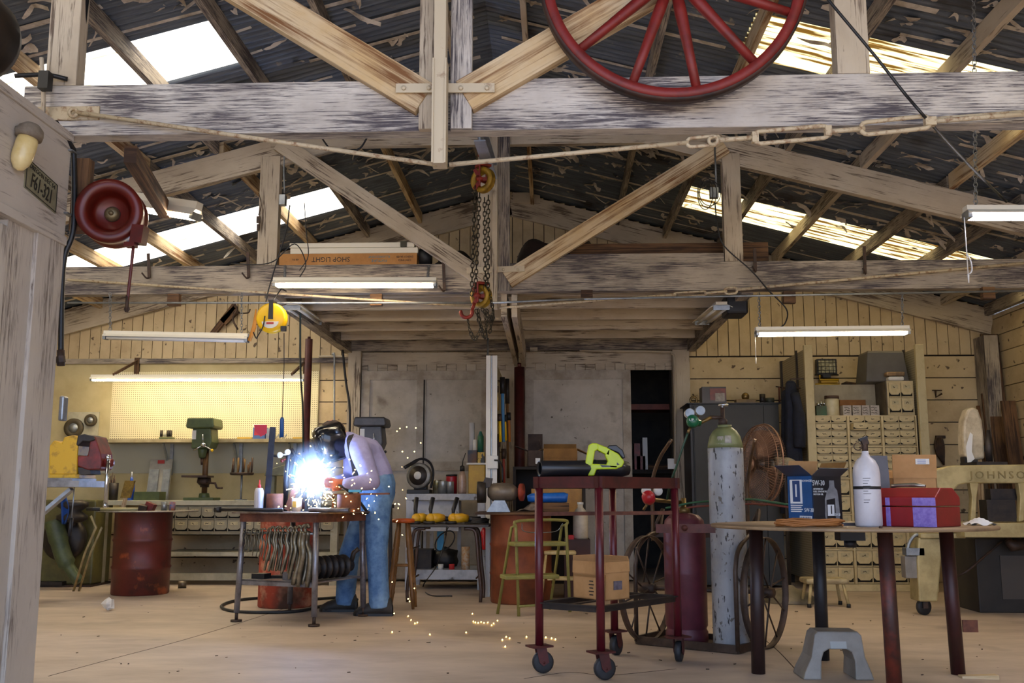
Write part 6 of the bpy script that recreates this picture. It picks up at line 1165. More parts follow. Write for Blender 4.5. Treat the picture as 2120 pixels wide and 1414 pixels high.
boxpx('red_tin', 'flat bright red tin on the brown cabinet', 'tin', 1177, 1188, 1108, zj, Yj + .02, .1, mat('tin_bright_red', '#c01f22'))
p = at(1203, 1110, Yj); H = at(1203, 1040, Yj).z - zj; m = MB(); r = .075; m.lathe([(r * .95, 0), (r, .015), (r, H * .62), (r * .7, H * .78), (r * .36, H * .86), (r * .36, H * .95)], 22, (p.x, Yj + .15, zj)); o = solo('plastic_jug', 'tall dirty white plastic jug standing on the brown cabinet', 'jug', m, mat('jug_white', '#c9bfae', '#b0a490', 8, .5)); m = MB(); m.cyl((p.x, Yj + .15, zj + H * .94), (p.x, Yj + .15, zj + H), r * .42, 16); link('cap', m, WHT, o)
# cream stool and green step stool
CST = mat('stool_cream', '#c9b98a', '#a58f60', 9, .5); GST = mat('stool_olive', '#8f8a4a', '#7a753c', 9, .5)
Y0 = 9.45; ss = thing('step_stool', 'small cream two-step stool behind the olive step stool', 'step stool', (at(1160, 1150, Y0).x, Y0, 0))
xa, xb = at(1126, 1145, Y0).x, at(1193, 1145, Y0).x; zz = at(1160, 1141, Y0).z
m = MB(); m.bx(xa, xb, Y0, Y0 + .2, zz - .035, zz); link('seat', m, CST, ss, bevel=.012)
z2 = at(1160, 1193, Y0).z; m = MB(); m.bx(xa + .03, xb, Y0 - .12, Y0 + .02, z2 - .03, z2); link('step', m, CST, ss, bevel=.008)
for xx, sx in ((xa + .02, -1), (xb - .02, 1)):
    for y0, sy in ((Y0 + .02, -1), (Y0 + .18, 1)): m = MB(); m.tube([(xx, y0, zz - .03), (xx + sx * .05, y0 + sy * .1, 0)], .013, 8); link('leg', m, CST, ss)
A, Bq, Cq, Dq = fl(1030, 1271), fl(1074, 1276), fl(1180, 1267), fl(1138, 1262); zt3 = at(1070, 1079, 8.6).z
g2 = thing('step_stool', 'olive green metal step stool with a back bar, left of the red cart', 'step stool', (A + Bq + Cq + Dq) / 4)
bl, br = at(1068, 1081, Bq.y + .08), at(1172, 1079, Cq.y + .08); bl.z = br.z = zt3
m = MB(); m.tube([Bq, bl + Vector((0, 0, -.06))] + curve([bl + Vector((0, 0, -.05)), bl + Vector((.02, 0, 0)), br + Vector((-.02, 0, 0)), br + Vector((0, 0, -.05))], 4) + [Cq], .014, 8); link('back_frame', m, GST, g2)
for f, t0 in ((A, bl), (Dq, br)): m = MB(); m.tube([f, f.lerp(t0 + Vector((-.03, .06, 0)), .93), t0 + Vector((0, .01, -.04))], .013, 8); link('leg', m, GST, g2)
for v, uL, uR, nm in ((1122, 1062, 1170, 'step'), (1190, 1044, 1156, 'step')):
    zz = at(1100, v, 8.62).z; a, b = at(uL, v, 8.56), at(uR, v, 8.7); d = (b - a); d.z = 0; e = Vector((-d.y, d.x, 0)).normalized(); m = MB(); cc = (a + b) / 2 + e * .06; m.hexa((cc.x, cc.y, zz - .018), d / 2, e * .1, (0, 0, .018)); link(nm, m, GST, g2, bevel=.01)
m = MB(); m.cyl(Bq + Vector((0, 0, .08)), Cq + Vector((0, 0, .08)), .01, 8); link('cross_bar', m, GST, g2)
m = MB(); m.tube(curve([bl + Vector((.05, .03, -.02)), bl + Vector((.08, .03, -.09)), br + Vector((-.1, .03, -.1)), br + Vector((-.03, .03, -.03))], 5), .004, 5); link('wire_handle', m, GALV, g2)
# ================================================================== red cart
CR = mat('cart_red', '#5a1620', '#451219', 6, .35, .1, 0, None, .4, .7, ('#3c1a18', 5, .64, .1)); CRD = mat('cart_red_dull', '#54201d', '#351815', 6, .55, .2, 0, None, .4, .65)
K = [fl(1245, 1408), fl(1117, 1394), fl(1273, 1357), fl(1405, 1371)]     # near, left, back, right
zT = at(1245, 985, K[0].y).z; kc = sum(K, Vector()) / 4
ct = thing('cart', 'tall dark red tube cart on four casters, the lime blower on its top frame', 'cart', kc)
def up(p, z): return Vector((p.x, p.y, z))
m = MB()
for a, b in ((0, 1), (1, 2), (2, 3), (3, 0)):
    d = (K[b] - K[a]).normalized(); m.bar(up(K[a] - d * .03, zT - .035), up(K[b] + d * .03, zT - .035), .03, .065)
link('top_frame', m, CRD, ct)
m = MB(); ctr = up(kc, zT - .06); m.add([up(p, zT - .05) for p in (K[0], K[3], K[2], K[1])] + [up(p, zT - .056) for p in (K[0], K[3], K[2], K[1])], [(0, 1, 2, 3), (7, 6, 5, 4)]); link('tray', m, CRD, ct)
zL = at(1245, 1256, K[0].y).z
m = MB()
for a, b in ((0, 1), (1, 2), (2, 3), (3, 0)): m.bar(up(K[a], zL), up(K[b], zL), .035, .008); m.bar(up(K[a], zL - .015), up(K[b], zL - .015), .006, .035)
m.bar(up((K[0] + K[1]) / 2, zL), up((K[2] + K[3]) / 2, zL), .03, .008); link('lower_frame', m, DKM, ct)
zbr = at(1118, 1064, K[1].y).z; m = MB(); m.bar(up(K[1], zbr), up(K[3], zbr + .0), .008, .022); link('brace_bar', m, RST, ct)
RUB = mat('caster_rubber', '#19191b', '#26262a', 20, .6)
for i, p in enumerate(K):
    m = MB(); m.cyl(up(p, .155), up(p, zT - .06), .024, 16); lg = link('leg', m, CR, ct)
    m = MB(); m.box(up(p, .15), (.13, .1, .01), (0, 0, .5)); link('plate', m, CRD, lg)
    a = (.35, .25, 1.0, 1.25)[i]; d = Vector((math.cos(a), math.sin(a), 0)); nrm = Vector((-d.y, d.x, 0)); wc = up(p, .062) + d * .02
    m = MB(); m.lathe([(.02, -.018), (.05, -.02), (.06, -.016), (.062, 0), (.06, .016), (.05, .02), (.02, .018)], 24, wc, nrm); link('caster_wheel', m, RUB, lg)
    m = MB()
    for s in (-1, 1): m.prism([(-.03, .085), (.03, .085), (.045, 0), (.012, -.02), (-.01, 0)], wc + nrm * (s * .027) - d * .015 - nrm * .002, d, (0, 0, 1), nrm * .004)
    m.hexa(up(p, .142), d * .035, nrm * .03, (0, 0, .004)); m.cyl(wc - nrm * .03, wc + nrm * .03, .008, 8); link('caster_fork', m, CRD, lg)
# leaf blower
LIME = mat('lime', '#c9dc1e', '#b4c81a', 5, .4)
bl0 = at(1116, 976, K[1].y + .03); yB = 5.98; zB2 = zT + .0
bw = thing('leaf_blower', 'lime green and black cordless leaf blower lying on the red cart', 'leaf blower', (at(1215, 980, yB).x, yB, zT))
d0 = Vector((at(1116, 975, 5.86).x, 5.86, zT + .046)); d1 = Vector((at(1230, 980, yB).x, yB, zT + .05)); d2 = Vector((at(1300, 980, yB + .06).x, yB + .06, zT + .05))
m = MB(); ax = (d1 - d0).normalized(); L = (d1 - d0).length; m.lathe([(.036, .01), (.043, 0), (.046, .004), (.046, L * .7), (.052, L), (.052, L + .01), (.044, L + .01)], 26, d0, ax, cap=False); link('nozzle_tube', m, mat('blower_black', '#1c1c20', rough=.35), bw)
BKP = bpy.data.materials['blower_black']
m = MB(); m.tube([d1 - ax * .02, d1.lerp(d2, .5), d2 - ax * .06, d2], [.05, .052, .055, .04], 18); link('fan_housing', m, BKP, bw)
def bpx(pts, Yq): return [(at(u, v, Yq).x, at(u, v, Yq).z) for u, v in pts]
Yq = yB - .06
m = MB(); outer = bpx([(1211, 962), (1219, 921), (1227, 917), (1237, 918), (1262, 928), (1280, 940), (1293, 955), (1287, 967), (1276, 972), (1255, 970), (1257, 957), (1252, 944), (1235, 934), (1230, 936), (1228, 960), (1278, 963), (1277, 972), (1234, 973), (1229, 985), (1218, 985), (1222, 972)], Yq)
m2 = [(0)]
for seg in ([(1211, 962), (1219, 921), (1227, 917), (1238, 918), (1239, 930), (1232, 934), (1227, 962), (1222, 968)], [(1236, 918), (1264, 929), (1262, 945), (1237, 932)], [(1260, 928), (1281, 940), (1293, 956), (1288, 966), (1278, 970), (1252, 968), (1258, 955), (1252, 942)], [(1211, 962), (1228, 960), (1279, 963), (1279, 971), (1235, 972), (1230, 985), (1217, 985), (1222, 972)]):
    m.prism(bpx(seg, Yq), (0, Yq, 0), (1, 0, 0), (0, 0, 1), (0, .07, 0))
link('handle_body', m, LIME, bw, bevel=.006)
m = MB(); m.prism(bpx([(1256, 928), (1260, 922), (1276, 921), (1290, 932), (1295, 947), (1290, 950), (1280, 938)], Yq), (0, Yq + .0, 0), (1, 0, 0), (0, 0, 1), (0, .075, 0)); link('battery', m, BKP, bw, bevel=.006)
m = MB(); m.prism(bpx([(1242, 962), (1263, 964), (1264, 967), (1246, 967)], Yq), (0, Yq - .002, 0), (1, 0, 0), (0, 0, 1), (0, .003, 0)); link('vent', m, BKP, bw); m = MB(); m.prism(bpx([(1277, 957), (1283, 962), (1277, 963)], Yq), (0, Yq - .002, 0), (1, 0, 0), (0, 0, 1), (0, .003, 0)); link('vent', m, BKP, bw)
p = at(1257, 979, yB - .06); text('lettering', 'RYOBI', .022, (p.x, d1.lerp(d2, .4).y - .053, zT + .05), (1, .1, 0), (0, -1, 0), WHT, bw, sx=1.1)
# carton on the lower frame
cp_ = at(1268, 1253, 5.93); e1 = (K[3] - K[0]).normalized(); ang = math.atan2(e1.y, e1.x)
cx = Vector((at(1245, 1253, 6.1).x, 6.1, zL + .005)); ctn = carton('carton', 'plain brown carton sitting on the lower frame of the red cart', cx, .2, .27, at(1250, 1165, 6.0).z - zL, ang - .15, CB, (('L', 178, .07), ('F', 178, .06), ('R', -20, .03), ('B', -10, .03)))
sz = at(1250, 1165, 6.0).z - zL
m = MB(); m.box((.0, -.1385, sz * .38), (.07, .002, .05)); link('label', m, mat('label_grey', '#6d6470', '#4a444c', 30, .7), ctn, world=False)
m = MB(); m.box((-.1035, .02, sz * .62), (.002, .22, .012)); link('tape', m, mat('tape_brown', '#8f6a42', rough=.3), ctn, world=False)
for k in range(5): m = MB(); m.box((-.102, -.02, sz * (.12 + .09 * k)), (.002, .03 + .01 * (k % 2), .006)); link('print_mark', m, INK, ctn, world=False)
# ================================================================== gas cylinder cart
A0, B0 = fl(1318, 1334), fl(1528, 1355); e1 = (B0 - A0).normalized(); e2 = Vector((-e1.y, e1.x, 0)); LW = (B0 - A0).length
IRB = mat('cart_iron', '#5a4a40', '#40342d', 9, .5, .5)
gc = thing('cylinder_cart', 'old iron two-wheeled gas cylinder cart behind the red cart', 'hand cart', (A0 + B0) / 2)
m = MB(); m.bar(A0 + Vector((0, 0, .03)), B0 + Vector((0, 0, .03)), .02, .05); m.bar(A0 + e2 * .4 + Vector((0, 0, .03)), B0 + e2 * .4 + Vector((0, 0, .03)), .02, .05); m.bar(A0 + Vector((0, 0, .03)), A0 + e2 * .4 + Vector((0, 0, .03)), .02, .05); m.bar(B0 + Vector((0, 0, .03)), B0 + e2 * .4 + Vector((0, 0, .03)), .02, .05); m.hexa((A0 + B0) / 2 + e2 * .2 + Vector((0, 0, .012)), e1 * LW / 2, e2 * .2, (0, 0, .006)); link('base', m, IRB, gc)
for P0, sg in ((A0, 1), (B0, -1)):
    z1 = .62; m = MB(); m.tube([P0 + Vector((0, 0, .02)), P0 + Vector((0, 0, z1 - .15))] + curve([P0 + Vector((0, 0, z1 - .1)), P0 + e2 * .05 + Vector((0, 0, z1 + .02)), P0 + e2 * .2 + Vector((0, 0, z1 + .1)), P0 + e2 * .36 + Vector((0, 0, z1 + .12))], 4) + [P0 + e2 * .42 + Vector((0, 0, .9))], .015, 8); link('side_rail', m, IRB, gc)
for (u, v0, v1, u2) in ((1352, 910, 1090, 1390), (1549, 910, 1085, 1563)):
    yy = 7.3 if u < 1400 else 7.15; m = MB(); m.tube(curve([at(u, v1 + 30, yy), at(u - 1, 1060, yy), at(u - 2, 1000, yy), at(u + (u2 - u) * .35, 950, yy - .05), at(u2, v0, yy - .12)], 6), .013, 8); link('handle', m, mat('handle_brown', '#6b5138', '#4a3a2e', 9, .35, .6) if u < 1400 else bpy.data.materials['handle_brown'], gc)
xr = at(1352, 1100, 7.3); m = MB(); m.bar(Vector((xr.x, 7.3, xr.z - .02)), Vector((at(1549, 1100, 7.15).x, 7.15, xr.z - .02)), .02, .04); m.tube([Vector((xr.x, 7.3, xr.z)), A0 + e2 * .42 + Vector((0, 0, .9))], .013, 8); m.tube([Vector((at(1549, 1100, 7.15).x, 7.15, xr.z)), B0 + e2 * .42 + Vector((0, 0, .9))], .013, 8); link('back_rail', m, IRB, gc)
WRI = mat('wheel_iron', '#5c4b42', '#43372f', 9, .55, .5)
for u, R in ((1340, .36), (1584, .36)):
    wc = at(u, 1214, 7.12 if u < 1400 else 6.85); wc.z = R + .002; m = MB(); m.lathe([(R - .008, -.022), (R, -.022), (R, .022), (R - .008, .022), (R - .008, -.022)], 48, wc, e1, cap=False); wl = link('wheel', m, WRI, gc)
    m = MB(); m.lathe([(.0, -.06), (.03, -.06), (.04, -.02), (.04, .02), (.03, .06), (0, .06)], 16, wc, e1); link('hub', m, IRON, wl)
    for k in range(10):
        a = 2 * PI * k / 10 + .2; dv = e2 * math.cos(a) + Vector((0, 0, math.sin(a))); m = MB(); m.cyl(wc + dv * .035 + e1 * (.03 if k % 2 else -.03), wc + dv * (R - .004), .006, 6); link('spoke', m, IRB, wl)
a = at(1340, 1214, 7.12); b = at(1584, 1214, 6.85); a.z = b.z = .362; m = MB(); m.cyl(a, b, .015, 10); link('axle', m, IRB, gc)
# tanks
TKR = mat('tank_red', '#672c39', '#4c212b', 5, .45, .1, 0, None, .4, .7, ('#a08a78', 3, .7, .1)); TKG = mat('tank_grey', '#a3a6aa', '#86888c', 6, .5, .1, 0, (1, 1, .6), .4, .7, ('#2c2c2e', 26, .62, .04, (1.6, 1.6, .5)), spot2=('#6b6660', 22, .66, .03)); TKO = mat('tank_olive', '#7c8258', '#6a7048', 6, .45, .1)
zb_ = .019
q = A0 + e1 * ((at(1388, 1300, 7.0).x - A0.x) / e1.x) + e2 * .2; zt4 = at(1388, 1062, q.y - .1).z
rt_ = thing('gas_cylinder', 'squat maroon acetylene cylinder on the iron cart', 'gas cylinder', (q.x, q.y, zb_))
r = .143; H = zt4 - zb_; m = MB(); m.lathe([(r * .97, 0), (r, .012), (r, .07), (r * .94, .085), (r * .94, .095), (r, .11), (r, H * .52), (r * 1.012, H * .53), (r, H * .54), (r, H * .86), (r * .93, H * .94), (r * .7, H * .98), (r * .3, H)], 36, (q.x, q.y, zb_)); link('tank', m, TKR, rt_)
zz = zb_ + H; m = MB(); m.lathe([(.045, -.005), (.045, .03), (.018, .04), (.018, .1)], 16, (q.x, q.y, zz)); link('valve', m, mat('brass_dirty', '#8a7040', '#5c4a30', 12, .4, .7), rt_)
BRS = bpy.data.materials['brass_dirty']
rg = thing('gas_regulator', 'red gas regulator with two white gauges on the maroon cylinder', 'regulator', at(1345, 1050, q.y - .15))
yy = q.y - .17; c = at(1343, 1031, yy); m = MB(); m.lathe([(.0, .06), (.035, .055), (.045, .03), (.045, -.02), (.03, -.04)], 20, c, (-.2, -1, .3)); link('body', m, mat('reg_red', '#b3202a', rough=.3), rg)
for u, v in ((1338, 1016), (1362, 1017)): m = MB(); g_ = at(u, v, yy + .02); m.lathe([(.0, .02), (.028, .02), (.031, .012), (.031, -.02), (0, -.02)], 20, g_, (.1, -1, .1)); link('gauge', m, WHT, rg)
m = MB(); m.tube([c, at(1352, 1035, yy + .05), (q.x - .02, q.y, zz + .07)], .014, 8); m.tube([at(1343, 1040, yy), at(1332, 1056, yy)], .009, 8); link('fittings', m, BRS, rg)
q = A0 + e1 * ((at(1482, 1300, 6.85).x - A0.x) / e1.x) + e2 * .16; yq = q.y - .12
og = thing('gas_cylinder', 'tall grey oxygen cylinder with an olive shoulder on the iron cart', 'gas cylinder', (q.x, q.y, zb_))
r = .118; H = at(1478, 880, q.y).z - zb_; zs_ = at(1478, 928, q.y).z - zb_
m = MB(); m.lathe([(r * .96, 0), (r, .012), (r, zs_ - .03), (r * 1.0, zs_)], 40, (q.x, q.y, zb_)); link('tank', m, TKG, og)
m = MB(); m.lathe([(r * 1.0, zs_), (r * .97, zs_ + .03), (r * .86, zs_ + .08), (r * .68, zs_ + .115), (r * .42, zs_ + .14), (r * .36, H - .02), (r * .4, H - .015), (r * .4, H)], 40, (q.x, q.y, zb_)); link('shoulder', m, TKO, og)
for a0, z0, w in ((-2.05, zs_ + .045, .05), (-1.55, zs_ + .05, .05), (-1.1, zs_ + .045, .035)):
    m = MB(); rr = r * .975; m.grid(lambda i, j: Vector((q.x + (rr - .012 * j) * math.cos(a0 + (i - .5) * .42), q.y + (rr - .012 * j) * math.sin(a0 + (i - .5) * .42), zb_ + z0 - .02 + w * j)), 6, 2); link('sticker', m, mat('sticker_grey', '#b5b0a4', '#8f8a80', 30, .6) if a0 == -2.05 else bpy.data.materials['sticker_grey'], og, solid=.002)
zz = zb_ + H; m = MB(); m.lathe([(.03, 0), (.03, .035), (.015, .045), (.015, .12)], 14, (q.x - .01, q.y, zz)); m.cyl((q.x - .01, q.y, zz + .05), (q.x - .1, q.y - .02, zz + .05), .013, 10); link('valve', m, IRON, og)
m = MB(); m.lathe([(.012, -.01), (.034, -.008), (.036, .004), (.02, .01), (0, .012)], 14, (q.x - .005, q.y, zz + .135)); m.cyl((q.x - .01, q.y, zz + .11), (q.x - .01, q.y, zz + .135), .008, 8); link('valve_wheel', m, CHROME, og)
rg = thing('gas_regulator', 'green gas regulator with two white gauges on the tall grey cylinder', 'regulator', at(1436, 890, q.y - .05))
c = at(1434, 873, q.y - .06); GRE = mat('reg_green', '#145c3c', rough=.3); m = MB(); m.lathe([(0, .05), (.03, .048), (.042, .03), (.042, -.01), (.03, -.03)], 22, c, (-.15, -1, .15)); m.cyl(c, at(1448, 876, q.y - .03), .024, 12); link('body', m, GRE, rg)
for u, v in ((1427, 856), (1449, 851)):
    m = MB(); g_ = at(u, v, q.y - .05); m.lathe([(.0, .02), (.028, .02), (.032, .012), (.032, -.02), (0, -.02)], 22, g_, (.1, -1, .1)); gg = link('gauge', m, WHT, rg); m = MB(); m.lathe([(.029, .0205), (.0325, .0205), (.0325, .012)], 22, g_, (.1, -1, .1)); m.bar(g_ + Vector((0, -.024, 0)), g_ + Vector((.016, -.024, .016)), .002, .002); link('bezel', m, GALV, gg); m = MB(); m.cyl(g_ + Vector((0, 0, -.02)), c, .008, 6); link('stem', m, BRS, rg)
m = MB(); m.tube([at(1448, 876, q.y - .03), (q.x - .09, q.y - .02, zz + .05)], .013, 10); m.tube([at(1430, 884, q.y - .06), at(1424, 897, q.y - .07)], .01, 8); link('fittings', m, BRS, rg)
text('lettering', 'UP', .026, c + Vector((-.015, -.052, .008)), (1, -.15, 0), (-.15, -1, .15), WHT, rg, sx=1)
m = MB(); m.tube(curve([at(1424, 896, q.y - .07), at(1412, 930, q.y - .07), at(1399, 970, q.y - .05), at(1388, 1000, q.y), at(1380, 1040, q.y + .2)], 6), .0075, 8); solo('gas_hose', 'dark green hose falling from the green regulator', 'hose', m, mat('hose_darkgreen', '#173d28', rough=.45))
m = MB(); m.bar(at(1358, 1094, yq - .06), at(1481, 1094, yq - .12), .008, .055); bolt(m, at(1417, 1093, yq - .1), (0, -1, 0), .02); solo('retaining_bar', 'rusty red retaining bar bolted across both gas cylinders', 'bar', m, mat('bar_redrust', '#6b3a30', '#4c2a24', 9, .55, .3))
for lab, dz, mt in (('green hose of the twin gas hoses running to the right', 0, mat('hose_twin_green', '#2f5d3a', rough=.5)), ('red hose of the twin gas hoses running to the right', 9, mat('hose_twin_red', '#7a3a2c', rough=.5))):
    m = MB(); m.tube(curve([at(1378, 1052 + dz, q.y + .2), at(1440, 1040 + dz, q.y + .2), at(1520, 1036 + dz, q.y + .22), at(1560, 1034 + dz, q.y + .15), at(1600, 1040 + dz * .6, q.y), at(1650, 1047 + dz * .6, q.y - .1)], 6), .0075, 8); solo('gas_hose', lab, 'hose', m, mt)
# ================================================================== rear right: dark cabinet, fan, jackets, bin cabinet
Yk = 11.2; zk = at(1520, 834, Yk).z; kx0, kx1 = at(1437, 950, Yk).x, at(1617, 950, Yk).x
DGR = mat('cabinet_dark', '#2f2f2d', '#272725', 6, .55, .1)
dc = thing('metal_cabinet', 'tall dark grey two-door cabinet against the rear wall', 'cabinet', ((kx0 + kx1) / 2, Yk + .3, 0))
m = MB(); m.bx(kx0, kx1, Yk + .02, Yk + .62, .03, zk - .012); link('body', m, DGR, dc)
us = at(1584, 950, Yk).x
m = MB(); m.bx(kx0 + .01, us - .004, Yk, Yk + .02, .06, zk - .03); link('door', m, DGR, dc); m = MB(); m.bx(us + .004, kx1 - .01, Yk, Yk + .02, .06, zk - .03); link('door', m, DGR, dc)
m = MB(); m.bx(kx0 - .06, kx1 + .02, Yk - .03, Yk + .64, zk - .012, zk); link('top_board', m, BLK, dc)
m = MB(); m.bx(kx0 - .03, kx0 - .005, Yk + .02, Yk + .6, 0, zk - .013); link('side_strip', m, BLK, dc)
Yt2 = Yk + .1
bx_ = boxpx('battery_box', 'black box with red and white printing on the dark cabinet', 'box', 1453, 1503, 801, zk, Yt2, .2, mat('box_black', '#221b1b', '#33201c', 6, .4))
m = MB(); a, b = at(1470, 829, Yt2), at(1502, 804, Yt2); m.bx(a.x, b.x, Yt2 - .003, Yt2 - .001, a.z, b.z); link('red_panel', m, mat('print_red', '#7a2414', '#4a150f', 9, .4), bx_)
m = MB(); a, b = at(1481, 831, Yt2), at(1500, 814, Yt2); m.bx(a.x, b.x, Yt2 - .006, Yt2 - .003, a.z, b.z); link('white_panel', m, mat('print_grey', '#b3a9a0', '#7a706a', 20, .5), bx_)
m = MB(); p = at(1437, 824, Yt2); m.ring((p.x, Yt2 + .05, zk + .045), .036, .012, (0, 1, 0), 20, 8); solo('steel_ring', 'dull ring standing at the left end of the dark cabinet top', 'ring', m, BRS)
bz_ = boxpx('bell_base', 'low brown base with a round bell on the dark cabinet', 'bell', 1524, 1566, 826, zk, Yt2, .14, mat('base_brown', '#8a7048', '#6b5638', 9, .6), bevel=.01); m = MB(); m.ball((at(1545, 820, Yt2).x, Yt2 + .05, zk + .085), .045, 14); link('bell', m, BRS, bz_)
p = at(1580, 815, Yt2); m = MB(); m.cyl((p.x, Yt2 + .05, zk), (p.x, Yt2 + .05, p.z), .033, 16); solo('dark_cup', 'dark cup on the right of the dark cabinet top', 'cup', m, DKM)
p = at(1596, 823, Yt2); m = MB(); m.cyl((p.x, Yt2 + .06, zk), (p.x, Yt2 + .06, p.z), .05, 18); solo('dark_tin', 'flat dark round tin at the right end of the dark cabinet top', 'tin', m, mat('tin_darkgreen', '#2f332b'))
# partition panels either side of the bins
Yc0, Yc1 = 10.78, YB - .005; xl, xr_ = at(1681, 900, Yc0).x, at(1915, 900, Yc0).x; zpt = at(1681, 714, Yc0).z
CPT = mat('post_cream', '#c3b58c', '#a08e68', 5, .6, 0, .1, None, .5, .8)
for nm, xx, lab in (('left', xl, 'pegboard partition with a cream front post left of the bin cabinet, jackets hung on it'), ('right', xr_, 'pegboard partition with a cream front post right of the bin cabinet')):
    t = thing('partition', lab, 'partition', (xx, (Yc0 + Yc1) / 2, 0)); m = MB(); m.bx(xx - .045, xx + .045, Yc0, Yc0 + .05, 0, zpt); link('front_post', m, CPT, t, bevel=.004)
    m = MB(); m.bx(xx - .012, xx + .012, Yc0 + .05, Yc1 - .06, .1, zpt - .03); link('board', m, PEGY, t)
    m = MB(); m.bx(xx - .03, xx + .03, Yc1 - .06, Yc1 - .0, 0, zpt - .02); link('rear_post', m, DKM if nm == 'left' else CPT, t)
    m = MB(); m.bx(xx - .03, xx - .013, Yc0 + .42, Yc0 + .46, .9, zpt); link('batten', m, DKM, t)
JNV = mat('jacket_navy', '#1d2336', '#12151f', 9, .9, 0, .3)
def jacket(lab, u, y, ztop, zbot, w0, w1, seed):
    r = random.Random(seed); x = min(at(u, 850, y).x, xl - .05 - w1 * 1.27); ph = r.uniform(0, 6); m = MB()
    def fn(a, b):
        t = 2 * PI * a; k = b ** .8; wx = w0 + (w1 - w0) * k; fold = 1 + .18 * k * math.sin(5 * t + ph) + .08 * math.sin(9 * t + 2 * ph + 3 * b); return Vector((x + wx * fold * math.cos(t), y + wx * .55 * fold * math.sin(t), ztop - (ztop - zbot) * b))
    m.grid(fn, 30, 14); m.ball((x, y, ztop), (w0, w0 * .6, .03), 12); o = solo('work_jacket', lab, 'jacket', m, JNV, 'jackets on the partition', solid=.004)
    m = MB(); m.tube(curve([(x + w1 * .3, y - .03, ztop - .12), (x + w1 * .5, y - .09, ztop - .35), (x + w1 * .4, y - .1, ztop - .7)], 5), [.05] * 5 + [.065] * 5 + [.06], 10); link('sleeve', m, JNV, o)
    m = MB(); m.tube([(x, y + .0, ztop + .05), (x, y, ztop)], .008, 6); m.bar((x, y, ztop + .045), (xl - .014, y, ztop + .045), .012, .012); link('hook', m, IRON, o); return o
jacket('longer dark navy jacket hanging nearest the partition post', 1690, 10.86, at(1662, 793, 10.86).z, .75, .05, .105, 4); jacket('dark navy jacket hanging on the left of the longer jacket', 1680, 11.12, at(1640, 812, 11.12).z, .8, .04, .1, 9)
m = MB(); p = at(1617, 805, 11.5); m.tube(curve([at(1606, 800, 11.5), at(1625, 803, 11.5), at(1640, 800, 11.5), Vector((xl - .01, 11.5, at(1640, 800, 11.5).z))], 4), .008, 6); rk = solo('hook_rail', 'iron hook rail with hanging odds and ends left of the jackets', 'hooks', m, IRON)
for u, v1, mt in ((1613, 835, RST), (1621, 818, IRON), (1629, 822, RST)): m = MB(); m.tube([at(u, 802, 11.5), at(u + 1, v1, 11.5)], .012, 6); link('hanging_fitting', m, mt, rk)
# bin cabinet
Yq = 10.86; ux = [1688, 1764, 1841, 1919]; zA = lambda v: at(1800, v, Yq).z; X0, X1 = at(1687, 950, Yq).x + .01, at(1919, 950, Yq).x - .04
X0 = max(X0, xl + .05); X1 = min(X1, xr_ - .05)
bc = thing('bin_cabinet', 'tall cream cabinet of many labelled bin drawers between the two partitions', 'drawer unit', ((X0 + X1) / 2, Yq + .25, 0))
m = MB(); m.bx(X0, X1, Yq + .035, Yq + .5, zA(1222), zA(860)); link('body', m, CREAM, bc)
m = MB(); m.bx(X0, X1, Yq + .0, Yq + .035, zA(1224), zA(1210)); link('base_rail', m, CREAM, bc); m = MB(); m.bx(X0 + .05, X1 - .05, Yq + .1, Yq + .4, 0, zA(1222)); link('plinth', m, BLK, bc)
cw = (X1 - X0) / 3
MS = [CREAM, BDK, INKM, TAG]
for k in range(3):
    x0 = X0 + k * cw + .016; w = (cw - .03) / 2
    for (va, vb, rows, small, seed) in ((861, 923, 4, True, 20), (926, 990, 4, True, 23), (993, 1063, 2, False, 26), (1066, 1137, 2, False, 29), (1140, 1209, 2, False, 32)):
        h = (zA(va) - zA(vb)) / rows; bins(bc, x0, Yq + .03, zA(vb), w, h, 2, rows, MS, small, seed + k, out={(0, 2)} if (k == 1 and va == 861) else ())
    m = MB(); m.bx(X0 + k * cw + .002, X0 + k * cw + .014, Yq, Yq + .035, zA(1209), zA(860)); m.bx(X0 + (k + 1) * cw - .014, X0 + (k + 1) * cw - .002, Yq, Yq + .035, zA(1209), zA(860)); link('stile', m, CREAM, bc) if False else None
for k in range(4):
    m = MB(); xx = X0 + k * cw; m.bx(xx - .012 if k else xx, xx + .012 if k < 3 else xx, Yq, Yq + .035, zA(1209), zA(860)); link('stile', m, CREAM, bc)
for v in (861, 924.5, 991.5, 1064.5, 1138.5): m = MB(); m.bx(X0, X1, Yq + .002, Yq + .035, zA(v) - .006, zA(v) + .006); link('rail', m, CREAM, bc)
ztq = zA(860) + .006
# upper right 2 x 2 bins
u2x0, u2x1 = at(1839, 820, Yq).x, X1; zu1 = zA(788); t = thing('bin_unit', 'small cream unit of four large bins standing on the tall bin cabinet', 'drawer unit', ((u2x0 + u2x1) / 2, Yq + .2, ztq), 'bin drawer units')
m = MB(); m.bx(u2x0, u2x1, Yq + .035, Yq + .42, ztq + .001, zu1); link('body', m, CREAM, t); m = MB(); m.bx(u2x0 - .012, u2x0 - .001, Yq + .03, Yq + .42, ztq + .001, zu1); link('side_panel', m, mat('side_brown', '#6b6152', '#4f463a', 6, .7), t)
bins(t, u2x0 + .012, Yq + .03, ztq + .01, (u2x1 - u2x0 - .024) / 2, (zu1 - ztq - .025) / 2, 2, 2, MS, False, 40)
